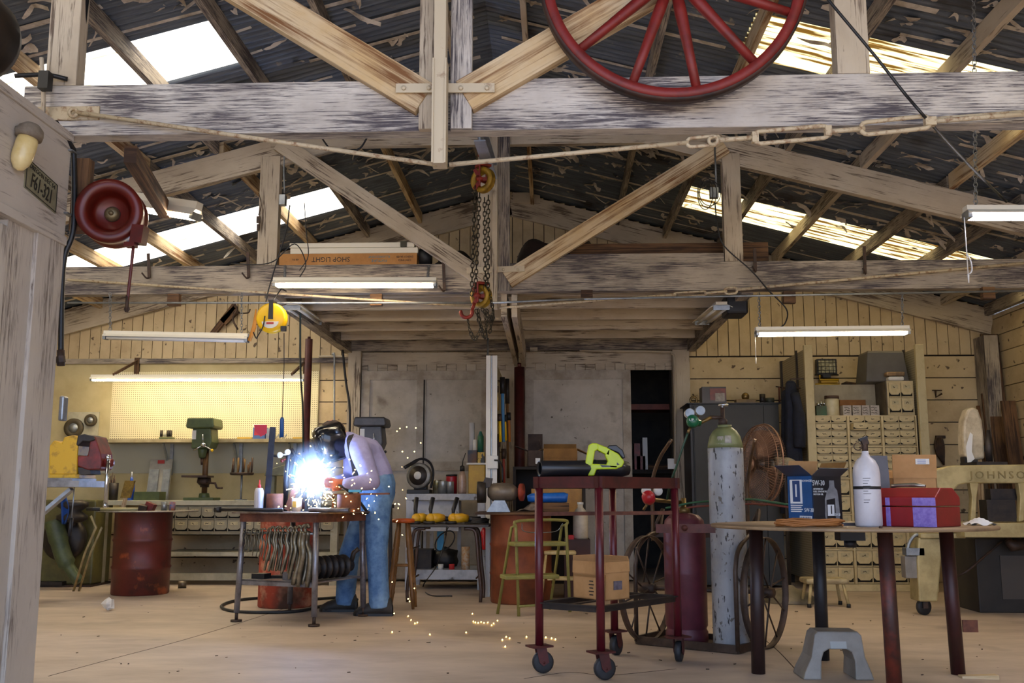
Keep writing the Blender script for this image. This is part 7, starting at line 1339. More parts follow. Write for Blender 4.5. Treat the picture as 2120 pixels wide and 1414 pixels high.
# things on the bin cabinet
p0 = Yq + .1
bn = boxpx('parts_bin', 'brown and green bin of bright parts at the left of the bin cabinet top', 'bin', 1690, 1711, 840, ztq, p0, .18, mat('bin_brown', '#4a3c2c', '#3d5f42', 3, .6))
for k, (u, v) in enumerate(((1694, 837), (1700, 835), (1706, 836), (1698, 839))): m = MB(); m.ball(at(u, v, p0 + .04 + .03 * k), .02, 8); link('part', m, CHROME, bn)
p = at(1726, 824, p0); m = MB(); r = .075; H = p.z - ztq; m.lathe([(r * .95, 0), (r, .01), (r, H * .9), (r * .92, H)], 24, (p.x, p0 + .08, ztq)); jr = solo('plastic_jar', 'cream plastic jar with a brown lid on the bin cabinet', 'jar', m, mat('jar_cream', '#d2c8a4', '#beb189', 9, .45)); m = MB(); m.cyl((p.x, p0 + .08, p.z), (p.x, p0 + .08, p.z + .03), r * 1.04, 24); link('lid', m, mat('lid_brown', '#4a3428'), jr)
for k, (ua, ub, lab) in enumerate(((1745, 1762, 'leftmost small white marked box on the bin cabinet, set apart from the other three'), (1765, 1782, 'small white marked box, second from the left on the bin cabinet'), (1784, 1800, 'small white marked box, third from the left on the bin cabinet'), (1802, 1820, 'small white marked box at the right, touching the brown unit side'))):
    b = boxpx('small_box', lab, 'box', ua, ub, 839, ztq, p0 + (.02 if k else .0), .12, mat('box_white', '#bfb6ac', '#a79e94', 20, .7) if not k else bpy.data.materials['box_white'], 'small white boxes on the bin cabinet')
    for j in range(3):
        zz = ztq + .03 + .028 * j; xa, xb = at(ua + 3, 850, p0).x, at(ub - 3, 850, p0).x; m = MB(); yy = p0 + (.02 if k else 0) - .002; m.tube([(xa + (xb - xa) * i / 7, yy, zz + random.uniform(-.008, .008)) for i in range(8)], .0025, 4, smooth=False); link('handwriting', m, INKM, b)
boxpx('wood_block', 'brown wooden board lying behind the small white boxes', 'board', 1738, 1792, 828, ztq, p0 + .2, .05, mat('board_orange', '#8f5f28', '#754b1e', 5, .7))
m = MB(); m.bx(X0, u2x0 - .02, Yq + .36, Yq + .375, ztq, at(1750, 797, Yq + .4).z); solo('back_sheet', 'grey sheet standing at the back of the bin cabinet top', 'sheet', m, mat('sheet_grey', '#a3987f', '#8b816b', 5, .6)); zsh = at(1750, 797, Yq + .4).z
fy = YB - .12; fp = at(1712, 758, fy); fd = thing('floodlight', 'black framed halogen floodlight on a yellow stand by the rear wall', 'work light', fp - Vector((0, 0, .2)))
a, b = at(1692, 775, fy), at(1732, 743, fy); m = MB(); m.bx(a.x, b.x, fy, fy + .08, a.z, b.z); link('housing', m, BLK, fd, bevel=.006)
m = MB(); m.bx(a.x + .02, b.x - .02, fy - .006, fy - .001, a.z + .02, b.z - .02); link('lens', m, mat('lens', '#c9c4a4', '#6f6a52', 22, .2), fd)
for i in range(1, 4): m = MB(); zz = a.z + (b.z - a.z) * i / 4; m.tube([(a.x, fy - .01, zz), (b.x, fy - .01, zz)], .003, 5); link('guard_wire', m, BLK, fd)
for i in range(1, 5): m = MB(); xx = a.x + (b.x - a.x) * i / 5; m.tube([(xx, fy - .01, a.z), (xx, fy - .01, b.z)], .003, 5); link('guard_wire', m, BLK, fd)
m = MB(); m.bx(at(1703, 780, fy).x, at(1719, 780, fy).x, fy - .02, fy + .05, at(1710, 782, fy).z, a.z); m.tube([at(1687, 776, fy), at(1736, 776, fy)], .01, 6); link('clamp', m, BLK, fd)
m = MB(); m.tube([at(1697, 776, fy), at(1697, 786, fy), at(1736, 786, fy), at(1738, 796, fy), at(1688, 796, fy)], .012, 8); m.bx(at(1700, 790, fy).x, at(1735, 790, fy).x, fy - .0, YB, at(1710, 792, fy).z, at(1710, 788, fy).z); link('stand', m, mat('stand_yellow', '#b8941c', rough=.5), fd)
m = MB(); m.tube([at(1742, 796, fy + .02), at(1752, 793, fy), at(1768, 795, fy), at(1786, 796, fy + .02)], [.012, .02, .02, .01], 8); m.bx(at(1760, 795, fy).x - .02, at(1760, 795, fy).x + .02, fy, YB, at(1760, 797, fy).z, at(1760, 794, fy).z); solo('dark_tool', 'dark tool on the rear wall right of the floodlight', 'tool', m, IRON)
ty = Yq + .12; a, b = at(1794, 797, ty), at(1884, 797, ty); zt_ = at(1830, 727, ty).z; zb_ = zu1 + .001; m = MB()
cx_, wx = (a.x + b.x) / 2, (b.x - a.x) / 2; m.hexa((cx_, ty + .2, (zb_ + zt_) / 2), (wx, 0, 0), (0, .2, 0), (0, 0, (zt_ - zb_) / 2), taper=.84); o = solo('storage_tote', 'grey plastic tote turned upside down on top of the bins', 'tote', m, mat('tote_grey', '#5f5c5a', '#55524f', 5, .45), bevel=.015)
m = MB(); m.hexa((cx_, ty + .2, zt_ + .004), (wx * .8, 0, 0), (0, .16, 0), (0, 0, .006)); link('bottom_rim', m, mat('tote_tan', '#8a7f6c'), o); o.location.z += 0
m = MB(); m.bx(at(1795, 790, ty).x, at(1842, 790, ty).x, ty + .25, ty + .3, zsh + .002, zb_); o2 = link('prop', m, mat('tote_leg', '#5f5c5a'), o) if False else None
for k, (ua, ub, v0, v1, mt, lab) in enumerate(((1840, 1872, 778, 786, WHT, 'white folded bundle on the four-bin unit'), (1836, 1874, 769, 777.5, mat('bundle_tan', '#a3835c', '#6e5a44', 12, .7), 'tan and dark bundle lying on the white folded bundle'))):
    p, q = at(ua, v1, Yq), at(ub, v0, Yq); z0_ = zu1 + .001 + k * .05; m = MB(); m.bx(p.x, q.x, Yq + .0, Yq + .1, z0_, z0_ + .045); solo('folded_bundle', lab, 'bundle', m, mt, bevel=.015)
# pedestal fan
fb = fl(1648, 1252); FX = fb + Vector((0, .22, 0)); fn_ = thing('pedestal_fan', 'large brown wire-guarded pedestal fan beside the dark cabinet', 'fan', FX)
m = MB(); m.lathe([(.25, 0), (.255, .01), (.24, .04), (.17, .09), (.06, .13), (.03, .16)], 32, FX); link('base', m, mat('fan_base', '#7a705c', '#5f5746', 8, .5), fn_)
hc = at(1578, 962, FX.y - .1); nn = Vector((-.94, -.3, .05)).normalized(); mc_ = hc - nn * .2
m = MB(); m.tube([FX + Vector((0, 0, .15)), Vector((FX.x, FX.y, hc.z - .1)), mc_ - nn * .1 + Vector((0, 0, -.05))], .018, 10); link('pole', m, DKM, fn_)
m = MB(); m.lathe([(0, -.14), (.07, -.13), (.085, -.08), (.085, .05), (.06, .1)], 20, mc_, nn); link('motor', m, mat('fan_motor', '#8a8272', '#6d6658', 8, .45), fn_)
FW = mat('fan_wire', '#a07c66', '#7a5c4a', 12, .4, .5); Rf = .385
x_ = nn.orthogonal().normalized(); y_ = nn.cross(x_)
def fdir(a): return x_ * math.cos(a) + y_ * math.sin(a)
m = MB(); m.ring(hc, Rf, .009, nn, 48, 6); m.ring(hc + nn * .05, Rf * .97, .004, nn, 48, 5); link('guard_rim', m, FW, fn_)
m = MB(); mb2 = MB()
for k in range(84):
    d = fdir(2 * PI * k / 84); m.tube([hc + nn * .12 + d * .06, hc + nn * .11 + d * Rf * .6, hc + nn * .06 + d * Rf * .93, hc + d * Rf], .0018, 4); mb2.tube([hc - nn * .1 + d * .06, hc - nn * .09 + d * Rf * .6, hc - nn * .05 + d * Rf * .93, hc + d * Rf], .0018, 4)
for R_ in (.35, .6, .8): m.ring(hc + nn * .11, Rf * R_, .002, nn, 40, 4)
m.lathe([(.0, .125), (.06, .122), (.06, .115)], 20, hc, nn)
link('front_guard', m, FW, fn_); link('rear_guard', mb2, FW, fn_)
m = MB(); m.lathe([(0, .06), (.05, .05), (.05, -.06), (0, -.06)], 16, hc, nn); link('hub', m, DKM, fn_)
for k in range(3):
    a0 = 2 * PI * k / 3; m = MB()
    m.grid(lambda i, j: hc + fdir(a0 + (j - .5) * (.9 + .5 * i)) * (.05 + (Rf * .86 - .05) * i) + nn * ((j - .5) * .1), 6, 6); link('blade', m, mat('fan_blade', '#94735e', '#785a48', 5, .35, .3) if k == 0 else bpy.data.materials['fan_blade'], fn_, solid=.003)
# little cream stool
q = fl(1712, 1258); cs_ = thing('small_stool', 'low cream metal stool standing before the bin cabinet', 'stool', q + Vector((0, .1, 0))); a, b = at(1668, 1200, q.y), at(1758, 1200, q.y); zz = at(1700, 1198, q.y).z
m = MB(); m.bx(a.x, b.x, q.y - .02, q.y + .26, zz - .05, zz); link('seat', m, mat('stool_tan', '#b5a680', '#8f8060', 9, .5), cs_, bevel=.02)
for xx, sx in ((a.x + .05, -1), (b.x - .05, 1)):
    for y0, sy in ((q.y + .02, -1), (q.y + .22, 1)):
        m = MB(); m.tube([(xx, y0, zz - .05), (xx + sx * .03, y0 + sy * .03, .03)], .015, 8); lg = link('leg', m, CST, cs_); m = MB(); m.cyl((xx + sx * .03, y0 + sy * .03, 0), (xx + sx * .032, y0 + sy * .03, .035), .019, 10); link('foot', m, BLK, lg)
# ================================================================== metal cutting saw at the right
Ys = 8.55; SC = mat('saw_cream', '#b8a878', '#958558', 6, .45, .1, 0, None, .4, .7); z_ = lambda v, y=Ys: at(2000, v, y).z; x_p = lambda u, v=1000, y=Ys: at(u, v, y).x
sw = thing('metal_saw', 'large cream cast metal-cutting saw at the right edge', 'saw', (x_p(2010), Ys + .3, 0))
def px2(pts, y=Ys): return [(at(u, v, y).x, at(u, v, y).z) for u, v in pts]
arm = [(1922, 975), (1945, 970), (1968, 964), (2000, 963), (2260, 960), (2300, 975), (2300, 1060), (2262, 1060), (2250, 1010), (2230, 1000), (2000, 1001), (1984, 1005), (1972, 1018), (1966, 1040), (1962, 1088), (1922, 1088)]
for i in (0,):
    m = MB(); m.prism(px2(arm), (0, Ys, 0), (1, 0, 0), (0, 0, 1), (0, .12, 0)); am = link('arm', m, SC, sw, bevel=.012)
text('lettering', 'JOHNSON', .088, at(2077, 984, Ys - .0) , (1, 0, 0), (0, -1, 0), mat('saw_letter', '#86764a', rough=.6), am, th=.004, sx=1.1, sp=1.35)
for u in (2012, 2112):
    m = MB(); m.prism(px2([(u - 4, 1000), (u + 14, 1000), (u + 10, 1030), (u + 8, 1078), (u - 2, 1080), (u + 1, 1030)]), (0, Ys + .0, 0), (1, 0, 0), (0, 0, 1), (0, .07, 0)); link('blade_guide', m, SC, sw, bevel=.005)
m = MB(); m.bx(x_p(1985), x_p(2280), Ys - .05, Ys + .45, z_(1112), z_(1082)); link('bed', m, SC, sw, bevel=.006)
m = MB(); m.bx(x_p(2045), x_p(2105), Ys + .05, Ys + .2, z_(1080), z_(1035)); m.bx(x_p(2060), x_p(2130), Ys + .1, Ys + .2, z_(1036), z_(1012)); link('vise_jaw', m, DKM, sw)
Yl = 8.7; m = MB(); m.prism(px2([(1902, 1113), (1953, 1113), (1950, 1150), (1942, 1246), (1903, 1246), (1899, 1160)], Yl), (0, Yl, 0), (1, 0, 0), (0, 0, 1), (0, .22, 0)); link('pedestal', m, SC, sw, bevel=.015)
m = MB(); m.bx(x_p(1898, y=Yl), x_p(1990, y=Yl), Yl - .02, Yl + .26, z_(1113, Yl) - .005, z_(1104, Yl)); link('pedestal_top', m, SC, sw, bevel=.005)
c = at(1913, 1266, Yl + .08); R_ = .068; m = MB(); m.lathe([(.02, -.02), (.055, -.022), (R_, -.014), (R_, .014), (.055, .022), (.02, .02)], 26, (c.x, c.y, R_), (.35, -1, 0)); cw_ = link('caster_wheel', m, RUB, sw); m = MB(); m.bx(c.x - .035, c.x + .05, Yl + .04, Yl + .16, R_ + .05, z_(1246, Yl) + .004); m.bx(c.x - .02, c.x + .02, Yl + .03, Yl + .05, R_ - .01, R_ + .06); link('caster_fork', m, IRON, cw_)
m = MB(); m.bx(x_p(1866, y=Yl), x_p(1898, y=Yl), Yl + .02, Yl + .13, z_(1198, Yl), z_(1152, Yl)); link('switch_box', m, mat('switch_grey', '#8f8a84', '#7a756f', 9, .45), sw, bevel=.006)
m = MB(); m.tube(curve([at(1878, 1152, Yl + .05), at(1882, 1125, Yl + .05), at(1895, 1108, Yl + .05), at(1908, 1108, Yl + .05)], 5), .016, 8); m.bx(x_p(1868, y=Yl), x_p(1905, y=Yl), Yl + .0, Yl + .1, z_(1150, Yl), z_(1135, Yl)); link('conduit', m, GALV, sw)
Yd = 8.95; m = MB(); m.bx(x_p(2010, y=Yd), x_p(2300, y=Yd), Yd, Yd + .5, 0, z_(1114, Yd)); link('base_cabinet', m, mat('saw_base', '#2c2722', '#201d19', 6, .6), sw, bevel=.01)
m = MB(); m.bx(x_p(2058, y=Yd), x_p(2110, y=Yd), Yd - .008, Yd - .001, z_(1240, Yd), z_(1150, Yd)); link('access_door', m, mat('saw_door', '#46403a', rough=.6), sw)
m = MB(); m.tube([at(2122, 1125, 8.8), at(2095, 1130, 8.8), at(2085, 1118, 8.8)], [.05, .05, .035], 10); m.tube(curve([at(2075, 1120, 8.85), at(2040, 1150, 8.8), at(1998, 1185, 8.75), at(1960, 1200, 8.9)], 6), .01, 6); link('pipe', m, IRON, sw)
Yg2 = 8.9; m = MB(); m.prism(px2([(1997, 945), (1994, 900), (1996, 870), (2004, 848), (2014, 842), (2026, 848), (2034, 870), (2038, 905), (2040, 950), (2020, 952)], Yg2), (0, Yg2, 0), (1, 0, 0), (0, 0, 1), (0, .14, 0)); link('wheel_guard', m, mat('guard_cream', '#c2b59a', '#9d9078', 9, .5), sw, bevel=.02)
m = MB(); m.prism(px2([(2000, 925), (2009, 895), (2014, 900), (2012, 935), (2018, 950), (2004, 962)], Yg2 - .01), (0, Yg2 - .01, 0), (1, 0, 0), (0, 0, 1), (0, .008, 0)); link('white_patch', m, WHT, sw)  # white patch on the guard face
m = MB(); m.bx(x_p(2003, y=Yg2), x_p(2030, y=Yg2), Yg2 + .02, Yg2 + .12, z_(966, Yg2), z_(946, Yg2)); m.tube([at(2048, 955, Yg2), at(2047, 925, Yg2), at(2046, 890, Yg2)], [.03, .034, .014], 10); m.bx(x_p(2034, y=Yg2), x_p(2062, y=Yg2), Yg2 + .02, Yg2 + .06, z_(935, Yg2), z_(922, Yg2)); m.bx(x_p(2000, y=Yg2), x_p(2062, y=Yg2), Ys + .1, Yg2 + .1, z_(970, Yg2), z_(958, Yg2)); link('tension_screw', m, DKM, sw)
# odds on the right of the rear wall
m = MB()
for k in range(7): m.tube(curve([at(1938 + 2 * k, 905 + 3 * k % 7, YB - .03), at(1936 + 3 * k, 925, YB - .05), at(1942 + 2 * k, 945 + k * 3, YB - .04)], 4), .012, 6)
m.bx(at(1936, 905, YB).x, at(1955, 905, YB).x, YB - .04, YB - .001, at(1940, 908, YB).z, at(1940, 902, YB).z); solo('tool_bunch', 'bunch of dark tools hung on the rear wall right of the bin cabinet', 'tools', m, IRON)
m = MB(); m.tube([at(1930, 808, YB - .02), at(1950, 808, YB - .02)], .008, 6); m.tube([at(1937, 808, YB - .02), at(1938, 822, YB - .03), at(1950, 815, YB - .03)], .012, 6); solo('wall_hook', 'small dark hook and handle on the rear wall high right of the bin cabinet', 'hook', m, IRON)
for lab, u, v0, wv, hgt, mt, y, ln in (('dark brown plank leaning in the rear right corner', 2072, 692, .2, 0, BRN, 11.55, .02), ('shorter brown plank leaning left of the corner planks', 2044, 815, .14, 0, BRN, 11.6, -.03), ('narrow brown stick leaning beside the saw wheel guard', 2020, 870, .07, 0, RAW, 11.6, -.12), ('wide brown board leaning behind the saw wheel guard', 2036, 840, .16, 0, mat('plank_orange', '#6e4a26', '#543618', 4, .8, uv=True), 11.7, .05), ('dark plank leaning on the right wall', 2098, 830, .16, 0, BRN, 11.2, .04)):
    t_ = at(u, v0, y + .25); t_.x = min(t_.x, XR - .12); ln = min(ln, XR - .12 - t_.x); m = MB(); m.bar((t_.x + ln, y, 0), (t_.x, min(y + .25, YB - .04), t_.z), wv, .03, (0, -1, 0)); solo('leaning_plank', lab, 'plank', m, mt, 'planks leaning at the rear right')
# ================================================================== round table in the right foreground
RL = [fl(1570, 1394), fl(1704, 1366), fl(1853, 1437), fl(1984, 1396)]; rc = sum(RL, Vector()) / 4
RTZ = .833; rtb = thing('round_table', 'round steel topped table on four thick pipe legs in the right foreground', 'table', rc)
TOPM = mat('table_top', '#a08768', '#7d6750', 5, .5, .2, .05, None, .35, .7, ('#5f4c3c', 3, .6, .12)); Rr = .785
m = MB(); m.lathe([(0, -.018), (Rr - .004, -.018), (Rr, -.012), (Rr, -.004), (Rr - .004, 0), (0, 0)], 72, rc + Vector((0, 0, RTZ))); link('top', m, TOPM, rtb)
LM = [mat('leg_maroon', '#35211f', '#261918', 6, .45, .2), mat('leg_dark', '#2c2b2e', '#232226', 6, .45, .3), mat('leg_redlead', '#6f2e20', '#3b211c', 2.2, .5, .1, 0, None, .45, .55), mat('leg_red', '#451f1e', '#311917', 4, .45, .2)]
for p, mt in zip(RL, LM):
    m = MB(); m.cyl(p, p.lerp(rc, .03) + Vector((0, 0, RTZ - .018)), .039, 20); link('leg', m, mt, rtb)
p = RL[3]; m = MB(); a = at(1990, 1283, p.y), at(2018, 1308, p.y); m.bx(p.x + .036, p.x + .12, p.y - .02, p.y - .008, a[1].z, a[0].z); link('leg_tab', m, RST, rtb)
m = MB(); q = rc + Vector((.0, .0, RTZ)); m.bx(q.x - .07, q.x + .07, q.y - .06, q.y + .06, RTZ - .09, RTZ - .018); m.lathe([(.035, RTZ - .13), (.035, RTZ - .09)], 14, (q.x, q.y, 0)); link('hub_block', m, BLK, rtb)
def onr(u, y): p = at(u, 1085, y); return Vector((p.x, y, RTZ + .0005))
# oil carton
BXB = mat('carton_navy', '#16508c', '#113d6c', 5, .3); BXK = mat('carton_black', '#1d1c1f', '#27262a', 5, .35); FLG = mat('flap_grey', '#4a474a', rough=.5)
q = onr(1685, 5.5); ph = math.radians(31); exb, eyb = Vector((math.cos(ph), math.sin(ph), 0)), Vector((-math.sin(ph), math.cos(ph), 0)); w, d, H = .218, .185, at(1685, 985, 5.5).z - RTZ
cb = q + exb * w / 2 + eyb * d / 2; ob = thing('oil_carton', 'open blue and black motor oil carton on the round table', 'box', cb)
def face(P0, X_, L, z0, z1, mt, nm, th=.004):
    N_ = Vector((X_.y, -X_.x, 0)); m = MB(); m.hexa(P0 + X_ * L / 2 + Vector((0, 0, (z0 + z1) / 2)) - N_ * th / 2, X_ * L / 2, N_ * th / 2, (0, 0, (z1 - z0) / 2)); return link(nm, m, mt, ob)
face(q, exb, w, 0, H, BXK, 'front_panel'); face(q + eyb * d, -eyb, d, 0, H, BXB, 'side_panel'); face(q + exb * w + eyb * d, -exb, w, 0, H, CB, 'rear_panel'); face(q + exb * w, eyb, d, 0, H, BXK, 'right_panel')
def flapo(P0, X_, L, out, up_, mt, nm):
    N_ = Vector((X_.y, -X_.x, 0)); D_ = N_ * out + Vector((0, 0, up_)); m = MB(); c = P0 + X_ * L / 2 + Vector((0, 0, H)) + D_ / 2; m.hexa(c, X_ * L / 2, D_ / 2, X_.cross(D_).normalized() * .0015); return link(nm, m, mt, ob)
f1 = flapo(q, exb, w, -.03, .065, FLG, 'front_flap') if False else None
f1 = flapo(q, exb, w, .06, .04, FLG, 'front_flap'); flapo(q + eyb * d, -eyb, d, .09, .055, mat('flap_navy', '#1c2a48', rough=.4), 'side_flap'); flapo(q + exb * w + eyb * d, -exb, w, -.02, .085, CB, 'rear_flap'); flapo(q + exb * w, eyb, d, .05, .075, CBD, 'right_flap')
WL, GL = mat('print_white', '#d5d8dc'), mat('print_silver', '#8f8f92', '#6c6c70', 12, .4); NV = mat('print_navy', '#153a70')
def fr(a, b, L=0): return q + exb * a + Vector((0, 0, b))
Nf = Vector((exb.y, -exb.x, 0)); Ns = -exb
text('lettering', '5W-30', .04, fr(.047, H - .04), exb, Nf, WL, ob, sx=.8)
for k, s in enumerate(('ADVANCED', 'FULL SYNTHETIC', 'MOTOR OIL')): text('lettering', s, .0135, fr(.006, H - .071 - .0145 * k), exb, Nf, WL, ob, align='LEFT')
m = MB(); bt = [(.1, .0), (.19, .0), (.198, .06), (.19, .15), (.185, .185), (.165, .205), (.163, .24), (.128, .24), (.126, .205), (.105, .175), (.09, .14), (.085, .05)]; m.prism([(a, b + .006) for a, b in bt], q + Nf * .0006, exb, (0, 0, 1), Nf * .001); link('bottle_picture', m, GL, ob)
m = MB(); m.prism([(.1, .02), (.165, .02), (.165, .15), (.1, .14)], q + Nf * .0018, exb, (0, 0, 1), Nf * .0006); link('picture_label', m, BXK, ob); m = MB(); m.prism([(.105, .055), (.155, .055), (.155, .115), (.105, .115)], q + Nf * .0026, exb, (0, 0, 1), Nf * .0005); link('picture_panel', m, WL, ob)
text('lettering', '1', .065, fr(.132, .085) + Nf * .003, exb, Nf, BXK, ob); text('lettering', '5W-30', .02, fr(.178, .06) + Nf * .002, exb, Nf, WL, ob, sx=.7); m = MB(); m.prism([(.012, .01), (.036, .01), (.036, .034), (.012, .034)], q + Nf * .0006, exb, (0, 0, 1), Nf * .001); link('emblem', m, WL, ob)
s0 = q + eyb * d
def sd_(a, b): return s0 - eyb * a + Vector((0, 0, b))
m = MB(); m.prism([(.02, .12), (.11, .12), (.11, .25), (.02, .25)], s0 + Ns * .0006, -eyb, (0, 0, 1), Ns * .001); link('white_panel', m, WL, ob); m = MB(); m.prism([(.04, .13), (.095, .13), (.095, .245), (.04, .245)], s0 + Ns * .0018, -eyb, (0, 0, 1), Ns * .0006); link('navy_panel', m, NV, ob); text('lettering', '1', .1, sd_(.067, .187) + Ns * .0025, -eyb, Ns, WL, ob)
text('lettering', '5W-30', .03, sd_(.155, .085), -eyb, Ns, WL, ob, sx=.8); text('lettering', 'ADVANCED', .016, sd_(.148, .243), -eyb, Ns, WL, ob, sx=.9)
for k in range(4): m = MB(); m.prism([(.02, .108 - .011 * k), (.11 - .01 * (k % 2), .108 - .011 * k), (.11 - .01 * (k % 2), .114 - .011 * k), (.02, .114 - .011 * k)], s0 + Ns * .0006, -eyb, (0, 0, 1), Ns * .0006); link('text_line', m, WL, ob)
m = MB(); m.prism([(.085, .015), (.175, .015), (.175, .055), (.085, .055)], s0 + Ns * .0006, -eyb, (0, 0, 1), Ns * .0006); bcd = link('barcode_panel', m, WL, ob)
m = MB()
for k in range(12): xx = .091 + .0066 * k; m.prism([(xx, .022), (xx + .002 + .0015 * (k % 3 == 0), .022), (xx + .002 + .0015 * (k % 3 == 0), .05), (xx, .05)], s0 + Ns * .0014, -eyb, (0, 0, 1), Ns * .0004)
link('barcode', m, NV, ob)
# orange cord
m = MB(); P = []
for i in range(110): a = i * .31; rr = .15 + .02 * math.sin(i * .9); P.append(onr(1678, 5.36) + Vector((rr * 1.1 * math.cos(a), .4 * rr * math.sin(a), .007 + .0003 * i + .004 * math.sin(i * 1.3))))
m.tube(P, .0055, 6); solo('extension_lead', 'coiled orange cord lying in front of the oil carton', 'cord', m, mat('cord_orange', '#9c6430', rough=.6))
m = MB(); m.ball(onr(1722, 5.34) + Vector((0, 0, .022)), (.035, .02, .012), 10); m.cyl(onr(1722, 5.34), onr(1722, 5.34) + Vector((0, 0, .02)), .012, 8); solo('cord_plug', 'dark plug piece on the orange cord before the oil carton', 'plug', m, IRON) if False else None
# white bottle with valve
p = onr(1799, 5.48); s_ = ppm(5.48); bt = thing('gas_bottle', 'white extinguisher bottle with a black strap and valve on the round table', 'fire extinguisher', p); H = at(1799, 940, 5.48).z - RTZ; r = .0705
m = MB(); m.lathe([(r * .93, 0), (r, .01), (r, H * .72), (r * .93, H * .82), (r * .7, H * .91), (r * .35, H * .965), (r * .26, H), (r * .26, H + .015)], 36, p); link('bottle', m, mat('bottle_white', '#d6d3d8', '#c6c2c8', 6, .35), bt)
m = MB(); zb3 = at(1799, 1010, 5.48).z - RTZ; m.lathe([(r * 1.01, zb3 - .008), (r * 1.015, zb3 - .008), (r * 1.015, zb3 + .008), (r * 1.01, zb3 + .008)], 36, p); link('strap', m, BLK, bt)
m = MB(); m.lathe([(.015, H + .01), (.017, H + .03), (.017, H + .05), (.012, H + .06)], 14, p); m.box(p + Vector((.0, 0, H + .065)), (.035, .03, .03), (0, -.3, 0)); link('valve', m, IRON, bt); m = MB(); m.box(p + Vector((-.008, 0, H + .082)), (.045, .028, .016), (0, -.35, 0)); link('lever', m, BLK, bt)
m = MB(); m.ring(p + Vector((-.04, -.01, H + .04)), .02, .003, (.3, 1, 0), 18, 5); m.cyl(p + Vector((-.03, -.01, H + .035)), p + Vector((0, 0, H + .035)), .005, 6); link('pin_ring', m, IRON, bt)
for k in range(9):
    m = MB(); zz = H * (.66 - .035 * k) if k < 7 else H * (.4 - .035 * (k - 6)); a0 = -2.15; ww = .55 - .1 * (k % 3); m.tube([p + Vector(((r + .0006) * math.cos(a0 + ww * i / 5), (r + .0006) * math.sin(a0 + ww * i / 5), zz)) for i in range(6)], .0016, 4, smooth=False); link('print_line', m, mat('print_grey2', '#77757a') if k == 0 else bpy.data.materials['print_grey2'], bt)
# grey panel, carton
m = MB(); a = onr(1806, 5.75); b = onr(1838, 5.75); zz = at(1820, 943, 5.75).z; m.hexa(((a.x + b.x) / 2, 5.77, (RTZ + zz) / 2), ((b.x - a.x) / 2 + .03, .0, 0), (0, .006, 0), (0, .02, (zz - RTZ) / 2)); m.hexa((a.x - .1, 5.68, RTZ + .008), (.16, 0, 0), (0, .07, 0), (0, 0, .008)); solo('grey_panel', 'dark grey panel standing upright behind the white bottle', 'panel', m, mat('panel_dark', '#5b575c', '#4d494e', 5, .4))
Hc_ = at(1880, 990, 5.9).z - RTZ; c = onr(1884, 6.02); t = carton('carton', 'brown carton with a raised flap and white label behind the red toolbox', c, .255, .22, Hc_, .04, CB, (('F', 4, .135), ('B', 60, .1)))
m = MB(); m.box((.045, -.1215, Hc_ + .095), (.08, .003, .032), (0, 0, 0)); lb = link('label', m, WHT, t, world=False)
for k in range(3): m = MB(); m.box((.04, -.1235, Hc_ + .104 - .009 * k), (.05, .001, .003)); link('label_line', m, mat('line_blue', '#6d7fb0') if k == 0 else bpy.data.materials['line_blue'], t, world=False)
# toolbox
TBX = mat('toolbox_red', '#911b22', '#7b171c', 6, .4, .1, 0, None, .4, .7); q = onr(1940, 5.32); ph = math.radians(-40); ux_ = Vector((math.cos(ph + PI), math.sin(ph + PI), 0)); ux_ = Vector((-.70, .714, 0)); vy = Vector((.714, .70, 0)); Lb, Wb = .40, .285
Hb = at(1940, 1030, 5.32).z - at(1940, 1090, 5.32).z; Hm = .105; tb = thing('toolbox', 'red steel toolbox with purple tape on the round table', 'toolbox', q + ux_ * Lb / 2 + vy * Wb / 2)
prof_b = [(0, 0), (Wb, 0), (Wb, Hm), (0, Hm)]; m = MB(); m.prism(prof_b, q, vy, (0, 0, 1), ux_ * Lb); link('body', m, TBX, tb, bevel=.006)
m = MB(); m.prism([(-.002, Hm + .004), (Wb + .002, Hm + .004), (Wb + .002, .155), (Wb * .72, .205), (Wb * .24, .205), (-.002, .155)], q - ux_ * .002, vy, (0, 0, 1), ux_ * (Lb + .004)); link('lid', m, TBX, tb, bevel=.006)
TPE = mat('tape_purple', '#7a62b8', '#9a86d0', 40, .5)
for a, b in ((.0, .125), (.25, .275)):
    nf = -vy; m = MB()
    m.hexa(q + ux_ * (a + b) / 2 + nf * .0015 + Vector((0, 0, Hm / 2)), ux_ * (b - a) / 2, nf * .001, (0, 0, Hm / 2 - .002)); link('tape', m, TPE, tb); m = MB(); m.hexa(q + ux_ * (a + b) / 2 + nf * .0035 + Vector((0, 0, (Hm + .155) / 2 + .002)), ux_ * (b - a) / 2, nf * .001, (0, 0, (.155 - Hm) / 2 - .004)); link('tape', m, TPE, tb)
m = MB(); c = q + ux_ * .2 + vy * Wb * .45 + Vector((0, 0, .207)); m.tube([c - ux_ * .09 + Vector((0, 0, .008)), c - ux_ * .03 + Vector((0, 0, .014)), c + ux_ * .06 + Vector((0, 0, .012)), c + ux_ * .1 + Vector((0, 0, .008))], [.008, .013, .01, .012], 10); solo('steel_wrench', 'bright steel tool lying on the red toolbox lid', 'wrench', m, mat('wrench_bright', '#b8b0a4', '#8f877c', 12, .3, .8))
p = onr(2028, 5.75); m = MB(); m.grid(lambda i, j: p + Vector((-.07 + .14 * i, -.06 + .12 * j, .006 + .03 * math.sin(PI * i) * math.sin(PI * j) + .008 * math.sin(9 * i + 7 * j))), 8, 8); solo('crumpled_paper', 'crumpled white paper on the round table right of the toolbox', 'paper', m, PAPR)
